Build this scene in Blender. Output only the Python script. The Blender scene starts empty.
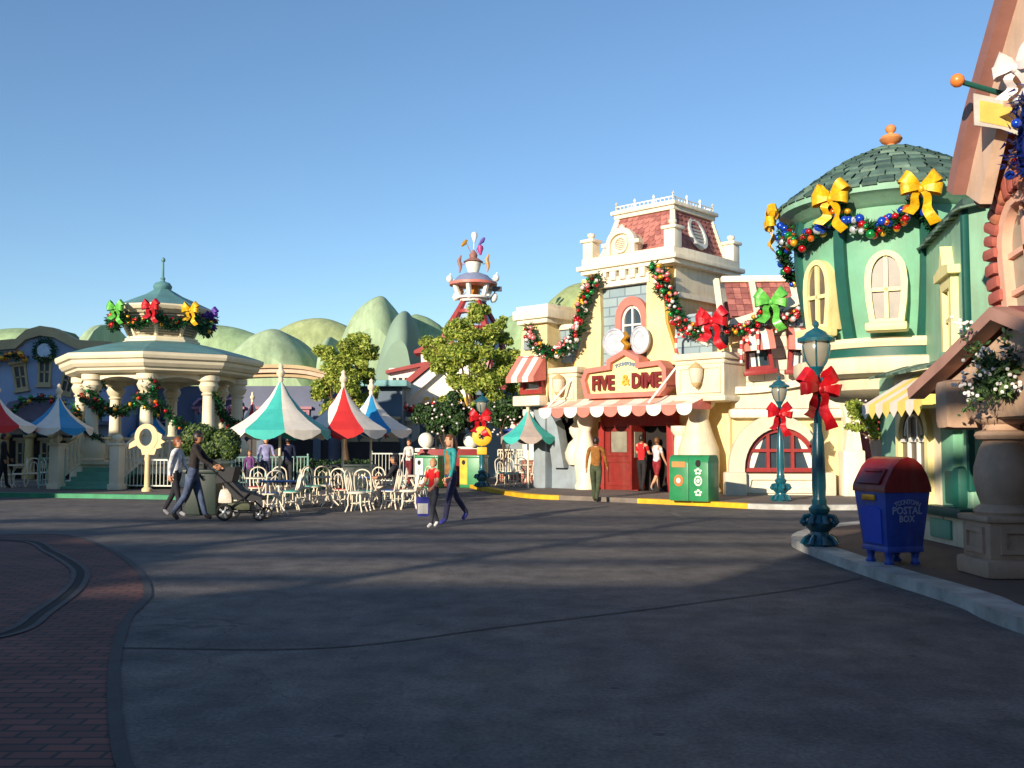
import bpy, bmesh, math, random
from mathutils import Vector, Matrix
R = random.Random(7)
rad = math.radians
C = bpy.context.scene.collection
SC = bpy.context.scene

# ------------------------------------------------------------------ camera, sky, sun, exposure
PITCH = math.atan(61 / 1000.0); CAMH = 1.55
cam_d = bpy.data.cameras.new('camera'); cam = bpy.data.objects.new('camera', cam_d); C.objects.link(cam)
cam_d.sensor_width = 36; cam_d.lens = 36 * 1000 / 1024.0
cam_d.clip_start = 0.05; cam_d.clip_end = 3000
cam.location = (0, 0, CAMH); cam.rotation_euler = (rad(90) + PITCH, 0, 0)
SC.camera = cam
SUN_EL = 14.5
SUN_H = Vector((0.54, 0.84))                      # the way the light travels over the ground
w = bpy.data.worlds.new('World'); SC.world = w; w.use_nodes = True
nt = w.node_tree
sky = nt.nodes.new('ShaderNodeTexSky'); sky.sky_type = 'NISHITA'; sky.sun_disc = False
sky.sun_elevation = rad(SUN_EL)
sky.sun_rotation = math.atan2(-SUN_H.x, -SUN_H.y)
sky.air_density = 1.0; sky.dust_density = 0.0; sky.ozone_density = 3.6; sky.altitude = 0
bg = nt.nodes['Background']; bg.inputs['Strength'].default_value = 0.12
nt.links.new(sky.outputs[0], bg.inputs['Color'])
sl = bpy.data.lights.new('sun', 'SUN'); sun = bpy.data.objects.new('sun', sl); C.objects.link(sun)
sl.energy = 4.9; sl.angle = rad(0.5); sl.color = (1.0, 0.87, 0.68)
dv = Vector((SUN_H.x, SUN_H.y, -math.tan(rad(SUN_EL)) * SUN_H.length))
sun.rotation_euler = dv.to_track_quat('-Z', 'Y').to_euler()
SC.view_settings.view_transform = 'Standard'; SC.view_settings.look = 'None'
SC.view_settings.exposure = 0.56; SC.view_settings.gamma = 1.0; SC.view_settings.use_curve_mapping = False
SC.render.engine = 'CYCLES'
SC.cycles.max_bounces = 6

# ------------------------------------------------------------------ measuring: pixel of the photo -> place
def _dir(px, py):
    a = (px - 512) / 1000.0; b = (384 - py) / 1000.0
    return Vector((a, math.cos(PITCH) - b * math.sin(PITCH), math.sin(PITCH) + b * math.cos(PITCH)))
def W(px, py, Y):
    v = _dir(px, py); t = Y / v.y
    return Vector((v.x * t, Y, CAMH + v.z * t))
def G(px, py, z=0.0):
    v = _dir(px, py); t = (z - CAMH) / v.z
    return Vector((v.x * t, v.y * t, z))
def L(F, px, py, d=0.0):                          # point on plane local-y = d of frame F=(x,y,angle): (u, z)
    ox, oy, a = F; v = _dir(px, py); c, s = math.cos(a), math.sin(a)
    t = (d - (s * ox - c * oy)) / (-s * v.x + c * v.y)
    x, y = v.x * t, v.y * t
    return (c * (x - ox) + s * (y - oy), CAMH + v.z * t)
def U(F, px, d=0.0, py=420): return L(F, px, py, d)[0]
def Z(F, px, py, d=0.0): return L(F, px, py, d)[1]

# ------------------------------------------------------------------ materials
def lin(c):
    f = lambda x: (x / 12.92 if x <= 0.04045 else ((x + 0.055) / 1.055) ** 2.4)
    return tuple(f(v / 255.0) for v in c) + (1,)
MATS = {}
def mat(name, c, rough=0.6, var=0.10, scale=3.0, bump=0.0, bscale=30.0, metal=0.0, coat=0.0, c2=None, spec=0.5):
    if name in MATS: return MATS[name]
    m = bpy.data.materials.new(name); m.use_nodes = True; n = m.node_tree.nodes; l = m.node_tree.links
    b = n['Principled BSDF']; b.inputs['Roughness'].default_value = rough; b.inputs['Metallic'].default_value = metal
    b.inputs['Coat Weight'].default_value = coat; b.inputs['Specular IOR Level'].default_value = spec
    tc = n.new('ShaderNodeTexCoord')
    nz = n.new('ShaderNodeTexNoise'); nz.inputs['Scale'].default_value = scale; nz.inputs['Detail'].default_value = 6; nz.inputs['Roughness'].default_value = 0.62
    l.new(tc.outputs['Object'], nz.inputs['Vector'])
    cr = n.new('ShaderNodeValToRGB'); e = cr.color_ramp.elements
    base = lin(c); dark = lin(c2) if c2 else tuple(x * (1 - 2.2 * var) for x in base[:3]) + (1,)
    e[0].position = 0.30; e[0].color = dark
    e[1].position = 0.66; e[1].color = tuple(min(1, x * (1 + 0.5 * var)) for x in base[:3]) + (1,)
    l.new(nz.outputs['Fac'], cr.inputs['Fac']); l.new(cr.outputs['Color'], b.inputs['Base Color'])
    if bump:
        n2 = n.new('ShaderNodeTexNoise'); n2.inputs['Scale'].default_value = bscale; n2.inputs['Detail'].default_value = 4
        l.new(tc.outputs['Object'], n2.inputs['Vector'])
        bp = n.new('ShaderNodeBump'); bp.inputs['Strength'].default_value = bump; bp.inputs['Distance'].default_value = 0.02
        l.new(n2.outputs['Fac'], bp.inputs['Height']); l.new(bp.outputs['Normal'], b.inputs['Normal'])
    MATS[name] = m
    return m
def weather(m, k=.22, spots=.5):
    n = m.node_tree.nodes; l = m.node_tree.links; bs = n['Principled BSDF']; src = bs.inputs['Base Color'].links[0].from_socket; tc = n.new('ShaderNodeTexCoord'); cur = src
    for scl, lo, hi, amt, dt in (((7, 7, .55), .48, .74, k, 6), ((1.3, 1.3, 1.0), .52, .70, k * .8, 8), ((30, 30, 30), .60, .72, k * spots, 2)):
        mp = n.new('ShaderNodeMapping'); mp.inputs['Scale'].default_value = scl; l.new(tc.outputs['Object'], mp.inputs[0]); nz = n.new('ShaderNodeTexNoise'); nz.inputs['Scale'].default_value = 1.0; nz.inputs['Detail'].default_value = dt; nz.inputs['Roughness'].default_value = .68; l.new(mp.outputs[0], nz.inputs['Vector'])
        mr = n.new('ShaderNodeMapRange'); mr.inputs[1].default_value = lo; mr.inputs[2].default_value = hi; mr.inputs[3].default_value = 0; mr.inputs[4].default_value = amt; l.new(nz.outputs['Fac'], mr.inputs[0])
        mx = n.new('ShaderNodeMix'); mx.data_type = 'RGBA'; mx.inputs[7].default_value = lin((128, 112, 92)); l.new(mr.outputs[0], mx.inputs[0]); l.new(cur, mx.inputs[6]); cur = mx.outputs[2]
    l.new(cur, bs.inputs['Base Color'])
def brick(name, c1, c2, mortar, bw=0.22, bh=0.075, gap=0.010, plane='xy', rough=0.8, bump=0.5, dirt=0.25):
    if name in MATS: return MATS[name]
    m = bpy.data.materials.new(name); m.use_nodes = True; n = m.node_tree.nodes; l = m.node_tree.links
    b = n['Principled BSDF']; b.inputs['Roughness'].default_value = rough
    tc = n.new('ShaderNodeTexCoord'); mp = n.new('ShaderNodeMapping')
    if plane == 'xz': mp.inputs['Rotation'].default_value = (rad(-90), 0, 0)
    l.new(tc.outputs['Object'], mp.inputs['Vector'])
    t = n.new('ShaderNodeTexBrick'); t.inputs['Scale'].default_value = 1.0
    t.inputs['Color1'].default_value = lin(c1); t.inputs['Color2'].default_value = lin(c2); t.inputs['Mortar'].default_value = lin(mortar)
    t.inputs['Mortar Size'].default_value = gap; t.inputs['Brick Width'].default_value = bw; t.inputs['Row Height'].default_value = bh
    l.new(mp.outputs[0], t.inputs['Vector'])
    nz = n.new('ShaderNodeTexNoise'); nz.inputs['Scale'].default_value = 1.1; nz.inputs['Detail'].default_value = 7
    l.new(tc.outputs['Object'], nz.inputs['Vector'])
    mr = n.new('ShaderNodeMapRange'); mr.inputs[1].default_value = 0.3; mr.inputs[2].default_value = 0.7; mr.inputs[3].default_value = 1 - dirt; mr.inputs[4].default_value = 1 + dirt * 0.5
    l.new(nz.outputs['Fac'], mr.inputs[0])
    mx = n.new('ShaderNodeMix'); mx.data_type = 'RGBA'; mx.blend_type = 'MULTIPLY'; mx.inputs[0].default_value = 1
    l.new(t.outputs['Color'], mx.inputs[6]); l.new(mr.outputs[0], mx.inputs[7]); l.new(mx.outputs[2], b.inputs['Base Color'])
    bp = n.new('ShaderNodeBump'); bp.inputs['Strength'].default_value = bump; bp.inputs['Distance'].default_value = 0.01; bp.invert = True
    l.new(t.outputs['Fac'], bp.inputs['Height']); l.new(bp.outputs['Normal'], b.inputs['Normal'])
    MATS[name] = m
    return m
def glass(name, c=(60, 75, 85)):
    return mat(name, c, rough=0.08, var=0.25, scale=0.8, spec=0.8)

CREAM = mat('cream paint', (238, 226, 200), .55, .08, 1.0, .10, 18)
CREAM2 = mat('warm ivory paint', (232, 216, 184), .55, .09, 1.0, .10, 18)
YELLOW = mat('butter yellow plaster', (236, 212, 154), .65, .09, 1.1, .16, 14)
OCHRE = mat('ochre paint', (206, 150, 62), .6, .08, 2)
STONEB = brick('blue grey painted blocks', (150, 168, 172), (128, 148, 158), (108, 124, 134), .62, .30, .022, 'xz', .7, .7, .12)
STONEW = brick('pale painted stone blocks', (226, 216, 192), (212, 204, 184), (178, 166, 144), .62, .34, .016, 'xz', .7, .7, .10)
GREYST = mat('grey blue stone paint', (140, 152, 160), .7, .10, 2, .2, 10)
SALMON = mat('salmon trim paint', (206, 118, 104), .5, .07, 3, .05)
REDP = mat('red paint', (150, 44, 42), .42, .08, 3, .05)
DOORRED = mat('dark red door paint', (128, 30, 24), .45, .12, 4, .08)
SHRED = mat('faded red shingle', (178, 112, 102), .75, .16, 5, .25, 40)
SHRED2 = mat('dark red shingle', (152, 90, 84), .75, .16, 5, .25, 40)
WHITE = mat('white paint', (236, 232, 220), .5, .05, 3, .04)
AWNR = mat('pink red canvas', (222, 122, 108), .8, .08, 5, .1, 60)
AWNW = mat('white canvas', (238, 226, 210), .8, .05, 5, .1, 60)
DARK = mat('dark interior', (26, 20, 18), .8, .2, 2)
GLASS = glass('window glass')
GLASSL = glass('pale curtain glass', (150, 146, 130))
MINT = mat('mint green plaster', (116, 176, 144), .6, .11, .9, .15, 12)
MINTL = mat('light mint plaster', (138, 184, 156), .6, .10, .9, .15, 12)
TEALD = mat('dark teal trim', (16, 82, 72), .5, .1, 3, .08)
TEALL = mat('lamp teal enamel', (10, 84, 98), .28, .10, 5, .05, 25, coat=.5)
SHG = [mat('slate green shingle', (88, 116, 104), .75, .18, 5, .25, 40), mat('dark green shingle', (66, 92, 84), .75, .18, 5, .25, 40), mat('pale green shingle', (112, 138, 122), .75, .18, 5, .25, 40)]
WINY = mat('pale yellow window paint', (240, 226, 160), .55, .06, 3, .06)
PINKW = mat('peach plaster', (214, 182, 158), .65, .08, 1.4, .18, 12)
PINKT = mat('rose brown trim', (150, 104, 94), .6, .1, 2, .12)
TANST = mat('tan cast stone', (192, 158, 132), .75, .14, 1.5, .35, 18)
BRICKT = [mat('toon brick red', (164, 88, 76), .75, .14, 4, .3, 14), mat('toon brick rose', (150, 92, 90), .75, .14, 4, .3, 14), mat('toon brick orange', (178, 110, 84), .75, .14, 4, .3, 14)]
def leafy(name, c):
    m = mat(name, c, .5, .2, 5); n = m.node_tree.nodes; l = m.node_tree.links; b_ = n['Principled BSDF']
    t = n.new('ShaderNodeBsdfTranslucent'); mx = n.new('ShaderNodeMixShader'); mx.inputs[0].default_value = .38
    l.new(b_.inputs['Base Color'].links[0].from_socket, t.inputs['Color']); l.new(b_.outputs[0], mx.inputs[1]); l.new(t.outputs[0], mx.inputs[2]); l.new(mx.outputs[0], n['Material Output'].inputs['Surface'])
    return m
FOL = [leafy('leaf green', (156, 178, 74)), leafy('leaf bright', (204, 210, 98)), leafy('leaf deep', (112, 142, 60))]
PINE = [mat('garland pine', (24, 74, 34), .5, .25, 8), mat('garland tinsel green', (40, 120, 60), .25, .2, 8, metal=.4), mat('garland dark', (16, 48, 26), .6, .2, 8)]
BAUB = {k: mat('bauble ' + k, c, .22, .03, 3, metal=.35, coat=.6) for k, c in dict(red=(190, 14, 24), green=(20, 130, 60), gold=(226, 164, 30), blue=(24, 70, 190), white=(235, 225, 215), orange=(226, 104, 24), pink=(226, 130, 130), silver=(200, 205, 210)).items()}
RIB = {k: mat('ribbon ' + k, c, .42, .18, 9, .6, 14, metal=.1, coat=.15) for k, c in dict(red=(196, 16, 30), gold=(236, 180, 16), green=(98, 186, 72), purple=(80, 40, 150)).items()}
BARK = mat('bark', (92, 70, 48), .85, .2, 6, .5, 30)
CHAIRW = mat('cream enamelled wire', (232, 220, 198), .4, .05, 5)
IRON = mat('black iron', (30, 30, 34), .4, .2, 5)
for m_ in (CREAM, CREAM2, YELLOW, MINT, MINTL, PINKW, GREYST, WHITE, SALMON, WINY, TANST): weather(m_, .30)
for m_ in (REDP, DOORRED, TEALL, AWNR, AWNW): weather(m_, .16)
CHROME = mat('brushed metal', (180, 184, 188), .3, .1, 5, metal=.9)
GOLD = mat('gold paint', (206, 150, 44), .35, .12, 4, metal=.5)
SILV = mat('silver coin paint', (188, 192, 200), .5, .12, 6, metal=.1)

# ------------------------------------------------------------------ mesh building
class MB:
    def __init__(self): self.bm = bmesh.new(); self.mi = 0; self.M = Matrix.Identity(4)
    def _add(self, vs, fs, M=None):
        T = self.M @ M if M else self.M
        bv = [self.bm.verts.new(T @ Vector(v)) for v in vs]
        for f in fs:
            try:
                q = self.bm.faces.new([bv[i] for i in f]); q.material_index = self.mi
            except ValueError: pass
        return self
    def box(self, c, s, rot=None, M=None, taper=1.0, bev=0.0):
        hx, hy, hz = s[0] / 2, s[1] / 2, s[2] / 2
        t = Matrix.Translation(c)
        if rot: t = t @ rot
        if M: t = M @ t
        if bev <= 0:
            vs = [(-hx, -hy, -hz), (hx, -hy, -hz), (hx, hy, -hz), (-hx, hy, -hz), (-hx * taper, -hy * taper, hz), (hx * taper, -hy * taper, hz), (hx * taper, hy * taper, hz), (-hx * taper, hy * taper, hz)]
            return self._add(vs, [(3, 2, 1, 0), (4, 5, 6, 7), (0, 1, 5, 4), (1, 2, 6, 5), (2, 3, 7, 6), (3, 0, 4, 7)], t)
        b = min(bev, hx * .95, hy * .95, hz * .95)
        tmp = bmesh.new(); bmesh.ops.create_cube(tmp, size=1.0)
        for v in tmp.verts:
            k = taper if v.co.z > 0 else 1.0
            v.co = Vector((v.co.x * 2 * hx * k, v.co.y * 2 * hy * k, v.co.z * 2 * hz))
        bmesh.ops.bevel(tmp, geom=list(tmp.edges), offset=b, segments=2, profile=.6, affect='EDGES')
        tmp.verts.index_update()
        vs = [v.co.copy() for v in tmp.verts]; fs = [[v.index for v in f.verts] for f in tmp.faces]
        tmp.free()
        return self._add(vs, fs, t)
    def lathe(self, prof, c=(0, 0, 0), n=20, M=None, a0=0, a1=2 * math.pi, sx=1, sy=1, caps=True):
        full = abs(a1 - a0 - 2 * math.pi) < 1e-6
        cols = n if full else n + 1
        vs = []
        for r, z in prof:
            for i in range(cols):
                a = a0 + (a1 - a0) * i / n
                vs.append((c[0] + r * math.cos(a) * sx, c[1] + r * math.sin(a) * sy, c[2] + z))
        fs = []
        for j in range(len(prof) - 1):
            for i in range(n):
                k = (i + 1) % cols
                fs.append((j * cols + i, j * cols + k, (j + 1) * cols + k, (j + 1) * cols + i))
        if caps and full:
            if prof[0][0] > 1e-4: fs.append(tuple(range(cols))[::-1])
            if prof[-1][0] > 1e-4: fs.append(tuple((len(prof) - 1) * cols + i for i in range(cols)))
        return self._add(vs, fs, M)
    def sphere(self, c, r, s=(1, 1, 1), n=12, M=None):
        m = max(4, n // 2)
        prof = [(max(1e-5, math.sin(math.pi * j / m)) * r, -math.cos(math.pi * j / m) * r) for j in range(m + 1)]
        T = Matrix.Translation(c) @ Matrix.Diagonal((s[0], s[1], s[2], 1))
        return self.lathe(prof, (0, 0, 0), n, (M @ T) if M else T, caps=False)
    def tube(self, pts, r, n=8, closed=False, cap=True):
        pts = [Vector(p) for p in pts]; N = len(pts)
        rs = r if isinstance(r, (list, tuple)) else [r] * N
        vs = []; prev = None
        for i, p in enumerate(pts):
            a = pts[(i - 1) % N] if (closed or i) else p; b = pts[(i + 1) % N] if (closed or i < N - 1) else p
            t = (b - a).normalized() if (b - a).length > 1e-9 else Vector((0, 0, 1))
            if prev is None:
                x = t.orthogonal().normalized()
            else:
                x = (prev - t * prev.dot(t)); x = x.normalized() if x.length > 1e-6 else t.orthogonal().normalized()
            prev = x; y = t.cross(x)
            for k in range(n):
                q = 2 * math.pi * k / n
                vs.append(p + (x * math.cos(q) + y * math.sin(q)) * rs[i])
        fs = []
        for i in range(N if closed else N - 1):
            j = (i + 1) % N
            for k in range(n):
                k2 = (k + 1) % n
                fs.append((i * n + k, i * n + k2, j * n + k2, j * n + k))
        if not closed and cap:
            fs.append(tuple(range(n))[::-1]); fs.append(tuple((N - 1) * n + k for k in range(n)))
        return self._add(vs, fs)
    def cyl(self, p0, p1, r0, r1=None, n=12): return self.tube([p0, p1], [r0, r1 if r1 is not None else r0], n)
    def prism(self, poly, d0, d1, M=None, taper=None):   # poly in (x, z), extruded along y d0..d1
        N = len(poly)
        cx = sum(p[0] for p in poly) / N; cz = sum(p[1] for p in poly) / N
        k = taper if taper else 1.0
        vs = [(cx + (x - cx) * k, d0, cz + (z - cz) * k) for x, z in poly] + [(x, d1, z) for x, z in poly]
        fs = [tuple(range(N)), tuple(range(2 * N - 1, N - 1, -1))] + [((i + 1) % N, i, N + i, N + (i + 1) % N) for i in range(N)]
        return self._add(vs, fs, M)
    def flat(self, poly, z0, z1):                        # poly in (x, y), slab z0..z1
        N = len(poly)
        vs = [(x, y, z1) for x, y in poly] + [(x, y, z0) for x, y in poly]
        fs = [tuple(range(N)), tuple(range(2 * N - 1, N - 1, -1))] + [((i + 1) % N, i, N + i, N + (i + 1) % N) for i in range(N)]
        return self._add(vs, fs)
    def ring(self, outer, inner, d0, d1, M=None):        # frame between two same-length outlines in (x, z)
        N = len(outer)
        vs = [(x, d0, z) for x, z in outer] + [(x, d0, z) for x, z in inner] + [(x, d1, z) for x, z in outer] + [(x, d1, z) for x, z in inner]
        fs = []
        for i in range(N):
            j = (i + 1) % N
            fs += [(i, j, N + j, N + i), (2 * N + i, 3 * N + i, 3 * N + j, 2 * N + j), (i, 2 * N + i, 2 * N + j, j), (N + i, N + j, 3 * N + j, 3 * N + i)]
        return self._add(vs, fs, M)
    def strip(self, pts, wv, th):                        # ribbon along pts, width vector(s) wv, thickness th
        pts = [Vector(p) for p in pts]; N = len(pts)
        ws = wv if isinstance(wv, list) else [Vector(wv)] * N
        vs = []
        for i, p in enumerate(pts):
            t = (pts[min(i + 1, N - 1)] - pts[max(i - 1, 0)]).normalized()
            nn = t.cross(ws[i]).normalized() * th * .5
            h = ws[i] * .5
            vs += [p - h - nn, p + h - nn, p + h + nn, p - h + nn]
        fs = [(3, 2, 1, 0), tuple((N - 1) * 4 + k for k in range(4))]
        for i in range(N - 1):
            for k in range(4):
                k2 = (k + 1) % 4
                fs.append((i * 4 + k, i * 4 + k2, i * 4 + 4 + k2, i * 4 + 4 + k))
        return self._add(vs, fs)
    def quad(self, a, b, c, d): return self._add([a, b, c, d], [(0, 1, 2, 3)])
    def build(self, name, m, parent=None, smooth=True, M=None, angle=38):
        bmesh.ops.recalc_face_normals(self.bm, faces=self.bm.faces)
        me = bpy.data.meshes.new(name); self.bm.to_mesh(me); self.bm.free()
        for q in (m if isinstance(m, (list, tuple)) else [m]): me.materials.append(q)
        o = bpy.data.objects.new(name, me); C.objects.link(o)
        if parent: o.parent = parent
        if M: o.matrix_local = M
        if smooth:
            me.shade_smooth()
            try: me.set_sharp_from_angle(angle=rad(angle))
            except Exception: pass
        return o

def tag(o, label=None, cat=None, group=None, kind=None):
    if label: o['label'] = label
    if cat: o['category'] = cat
    if group: o['group'] = group
    if kind: o['kind'] = kind
    return o
def root(name, label, cat, loc=(0, 0, 0), rz=0.0, group=None):
    o = bpy.data.objects.new(name, None); C.objects.link(o); o.empty_display_size = .1
    o.location = loc; o.rotation_euler = (0, 0, rz)
    return tag(o, label, cat, group)
def dup(o, parent=None):
    c = o.copy(); C.objects.link(c)
    if parent: c.parent = parent
    for ch in list(o.children): dup(ch, c)
    return c
def arch(x0, x1, z0, zs, n=12, rise=None):               # outline: rectangle with an arch on top (counted from lower right)
    cx = (x0 + x1) / 2; r = (x1 - x0) / 2; rise = rise or r
    return [(x1, z0)] + [(cx + r * math.cos(math.pi * i / n), zs + rise * math.sin(math.pi * i / n)) for i in range(n + 1)] + [(x0, z0)]
def oval(cx, cz, rx, rz, n=24): return [(cx + rx * math.cos(2 * math.pi * i / n), cz + rz * math.sin(2 * math.pi * i / n)) for i in range(n)]
def bez(p0, p1, p2, p3, n=12):
    out = []
    for i in range(n + 1):
        t = i / n; a = (1 - t)
        out.append(tuple(a ** 3 * p0[k] + 3 * a * a * t * p1[k] + 3 * a * t * t * p2[k] + t ** 3 * p3[k] for k in range(len(p0))))
    return out
def sag(a, b, drop, n=14):
    a, b = Vector(a), Vector(b)
    return [a.lerp(b, i / n) - Vector((0, 0, drop * (1 - (2 * i / n - 1) ** 2))) for i in range(n + 1)]
def RX(a): return Matrix.Rotation(a, 4, 'X')
def RY(a): return Matrix.Rotation(a, 4, 'Y')
def RZ(a): return Matrix.Rotation(a, 4, 'Z')
def T(*v): return Matrix.Translation(v[0] if len(v) == 1 else v)
def text_mesh(s, size, depth, name, m, parent, M, font_scale=1.0, bold=0.0):
    cu = bpy.data.curves.new('lettering', 'FONT'); cu.body = s; cu.size = size; cu.extrude = depth; cu.align_x = 'CENTER'; cu.align_y = 'CENTER'
    cu.offset = bold; cu.resolution_u = 2
    o = bpy.data.objects.new('lettering', cu); C.objects.link(o)
    bpy.context.view_layer.update()
    me = bpy.data.meshes.new_from_object(o.evaluated_get(bpy.context.evaluated_depsgraph_get()))
    bpy.data.objects.remove(o); bpy.data.curves.remove(cu)
    me.materials.clear(); me.materials.append(m)
    q = bpy.data.objects.new(name, me); C.objects.link(q); q.parent = parent; q.matrix_local = M
    return q
# ------------------------------------------------------------------ the setting
def ground_mat():
    m = bpy.data.materials.new('plaza asphalt'); m.use_nodes = True; n = m.node_tree.nodes; l = m.node_tree.links
    b = n['Principled BSDF']; b.inputs['Roughness'].default_value = .82; b.inputs['Specular IOR Level'].default_value = .35
    tc = n.new('ShaderNodeTexCoord')
    def noise(sc, det, stretch=None):
        mp = n.new('ShaderNodeMapping'); l.new(tc.outputs['Object'], mp.inputs[0])
        if stretch: mp.inputs['Scale'].default_value = stretch
        q = n.new('ShaderNodeTexNoise'); q.inputs['Scale'].default_value = sc; q.inputs['Detail'].default_value = det; q.inputs['Roughness'].default_value = .65
        l.new(mp.outputs[0], q.inputs['Vector']); return q
    a = noise(.35, 8, (1, 1.6, 1)); c = noise(2.6, 6, (1, .8, 1)); d = noise(34, 5)
    r1 = n.new('ShaderNodeValToRGB'); r1.color_ramp.elements[0].position = .34; r1.color_ramp.elements[1].position = .68
    r1.color_ramp.elements[0].color = lin((80, 78, 80)); r1.color_ramp.elements[1].color = lin((112, 104, 96))
    l.new(a.outputs['Fac'], r1.inputs[0])
    mx = n.new('ShaderNodeMix'); mx.data_type = 'RGBA'; mx.blend_type = 'MULTIPLY'; mx.inputs[0].default_value = 1
    mr = n.new('ShaderNodeMapRange'); mr.inputs[1].default_value = .32; mr.inputs[2].default_value = .68; mr.inputs[3].default_value = .6; mr.inputs[4].default_value = 1.28
    l.new(c.outputs['Fac'], mr.inputs[0]); l.new(r1.outputs[0], mx.inputs[6]); l.new(mr.outputs[0], mx.inputs[7])
    mx2 = n.new('ShaderNodeMix'); mx2.data_type = 'RGBA'; mx2.blend_type = 'MULTIPLY'; mx2.inputs[0].default_value = 1
    mr2 = n.new('ShaderNodeMapRange'); mr2.inputs[1].default_value = .3; mr2.inputs[2].default_value = .7; mr2.inputs[3].default_value = .62; mr2.inputs[4].default_value = 1.4
    l.new(d.outputs['Fac'], mr2.inputs[0]); l.new(mx.outputs[2], mx2.inputs[6]); l.new(mr2.outputs[0], mx2.inputs[7])
    l.new(mx2.outputs[2], b.inputs['Base Color'])
    cur = mx2.outputs[2]                                      # gum spots, hairline cracks, pale grit
    wv = noise(1.2, 4); vm = n.new('ShaderNodeVectorMath'); vm.operation = 'MULTIPLY_ADD'; vm.inputs[1].default_value = (.9, .9, 0); l.new(wv.outputs['Color'], vm.inputs[0]); l.new(tc.outputs['Object'], vm.inputs[2])
    for feat, sc_, lo, hi, col, vec in (('F1', 1.7, .045, .065, (34, 34, 36), tc.outputs['Object']), ('DISTANCE_TO_EDGE', .17, .0007, .0016, (52, 52, 54), vm.outputs[0]), ('F1', 9.0, .05, .09, (128, 122, 114), tc.outputs['Object'])):
        vo = n.new('ShaderNodeTexVoronoi'); vo.feature = feat; vo.inputs['Scale'].default_value = sc_; l.new(vec, vo.inputs['Vector'])
        m3 = n.new('ShaderNodeMapRange'); m3.inputs[1].default_value = lo; m3.inputs[2].default_value = hi; m3.inputs[3].default_value = .55; m3.inputs[4].default_value = 0; l.new(vo.outputs['Distance'], m3.inputs[0])
        m4 = n.new('ShaderNodeMix'); m4.data_type = 'RGBA'; m4.inputs[7].default_value = lin(col); l.new(m3.outputs[0], m4.inputs[0]); l.new(cur, m4.inputs[6]); cur = m4.outputs[2]
    l.new(cur, b.inputs['Base Color'])
    bp = n.new('ShaderNodeBump'); bp.inputs['Strength'].default_value = .35; bp.inputs['Distance'].default_value = .012
    l.new(d.outputs['Fac'], bp.inputs['Height']); l.new(bp.outputs['Normal'], b.inputs['Normal'])
    return m
ASPH = ground_mat()
b = MB(); b.quad((-900, -300, 0), (900, -300, 0), (900, 1500, 0), (-900, 1500, 0))
tag(b.build('ground', ASPH, smooth=False), kind='structure')

def smooth_line(pts, n=8):                                # Catmull-Rom through xy points
    P = [Vector(p[:2]) for p in pts]; P = [P[0] * 2 - P[1]] + P + [P[-1] * 2 - P[-2]]
    out = []
    for i in range(1, len(P) - 2):
        for k in range(n):
            t = k / n; a, b_, c, d = P[i - 1], P[i], P[i + 1], P[i + 2]
            out.append(0.5 * ((2 * b_) + (c - a) * t + (2 * a - 5 * b_ + 4 * c - d) * t * t + (3 * b_ - a - 3 * c + d) * t ** 3))
    out.append(P[-2]); return out
def offset(line, d):
    out = []
    for i, p in enumerate(line):
        t = (line[min(i + 1, len(line) - 1)] - line[max(i - 1, 0)]).normalized()
        out.append(p + Vector((-t.y, t.x)) * d)
    return out
def band(line, d0, d1, z0, z1, name, m, kind='structure'):
    A, B = offset(line, d0), offset(line, d1); b = MB()
    for i in range(len(A) - 1):
        a0, a1, b0, b1 = A[i], A[i + 1], B[i], B[i + 1]
        b.quad((*a0, z1), (*a1, z1), (*b1, z1), (*b0, z1))
        if z1 - z0 > .01:
            b.quad((*a0, z0), (*a1, z0), (*a1, z1), (*a0, z1)); b.quad((*b0, z0), (*b1, z0), (*b1, z1), (*b0, z1))
    if z1 - z0 > .01:
        for A_, B_ in ((A[0], B[0]), (A[-1], B[-1])): b.quad((*A_, z0), (*B_, z0), (*B_, z1), (*A_, z1))
    return tag(b.build(name, m, angle=50), kind=kind)
WALKM = mat('sidewalk concrete', (112, 100, 92), .85, .14, .9, .3, 40)
WALKW = mat('warm brown paving', (104, 82, 72), .85, .16, 1.2, .3, 40)
KERBW = mat('worn white kerb paint', (186, 184, 178), .7, .10, 2.2, .2, 20, c2=(128, 126, 122))
KERBY = mat('yellow kerb paint', (226, 178, 26), .6, .10, 3, .15, 20, c2=(186, 140, 30))
KERBG = mat('green kerb paint', (54, 142, 98), .65, .10, 2.5, .15, 20, c2=(40, 112, 80))
# brick paving with the tram rails, lower left
pave_edge = smooth_line([(-15, 17.6), (-9.5, 17.3), G(60, 535), G(110, 550), G(139, 572), (-3.75, 10.4), (-3.42, 9.0), (-2.78, 7.1), (-2.0, 5.2), (-1.55, 4.4), (-.9, 3.3), (0, 2), (1.5, .4)])
b = MB(); b._add([(p.x, p.y, .004) for p in pave_edge] + [(-3, -6, .004), (-40, -6, .004), (-40, 17.4, .004)], [tuple(range(len(pave_edge) + 3))])
PAVE = brick('brick pavers', (122, 74, 64), (96, 60, 56), (52, 46, 46), .24, .12, .012, 'xy', .85, .6, .35)
tag(b.build('paving', PAVE, smooth=False), kind='structure')
band(pave_edge, -.04, .04, 0, .009, 'paving_border', mat('dark border', (60, 58, 60), .8, .15, 3, .2))
rail_line = smooth_line([(-16, 16.6), (-10, 16.4), G(20, 541), G(50, 552), G(74, 566), G(80, 576), G(70, 592), G(42, 613), G(8, 634), (-4.6, 7.7), (-5.2, 6.6), (-6.2, 5.2)])
band(rail_line, -.10, -.04, .004, .013, 'tram_rail', mat('worn rail steel', (72, 66, 66), .7, .2, 5, metal=.3))
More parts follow.
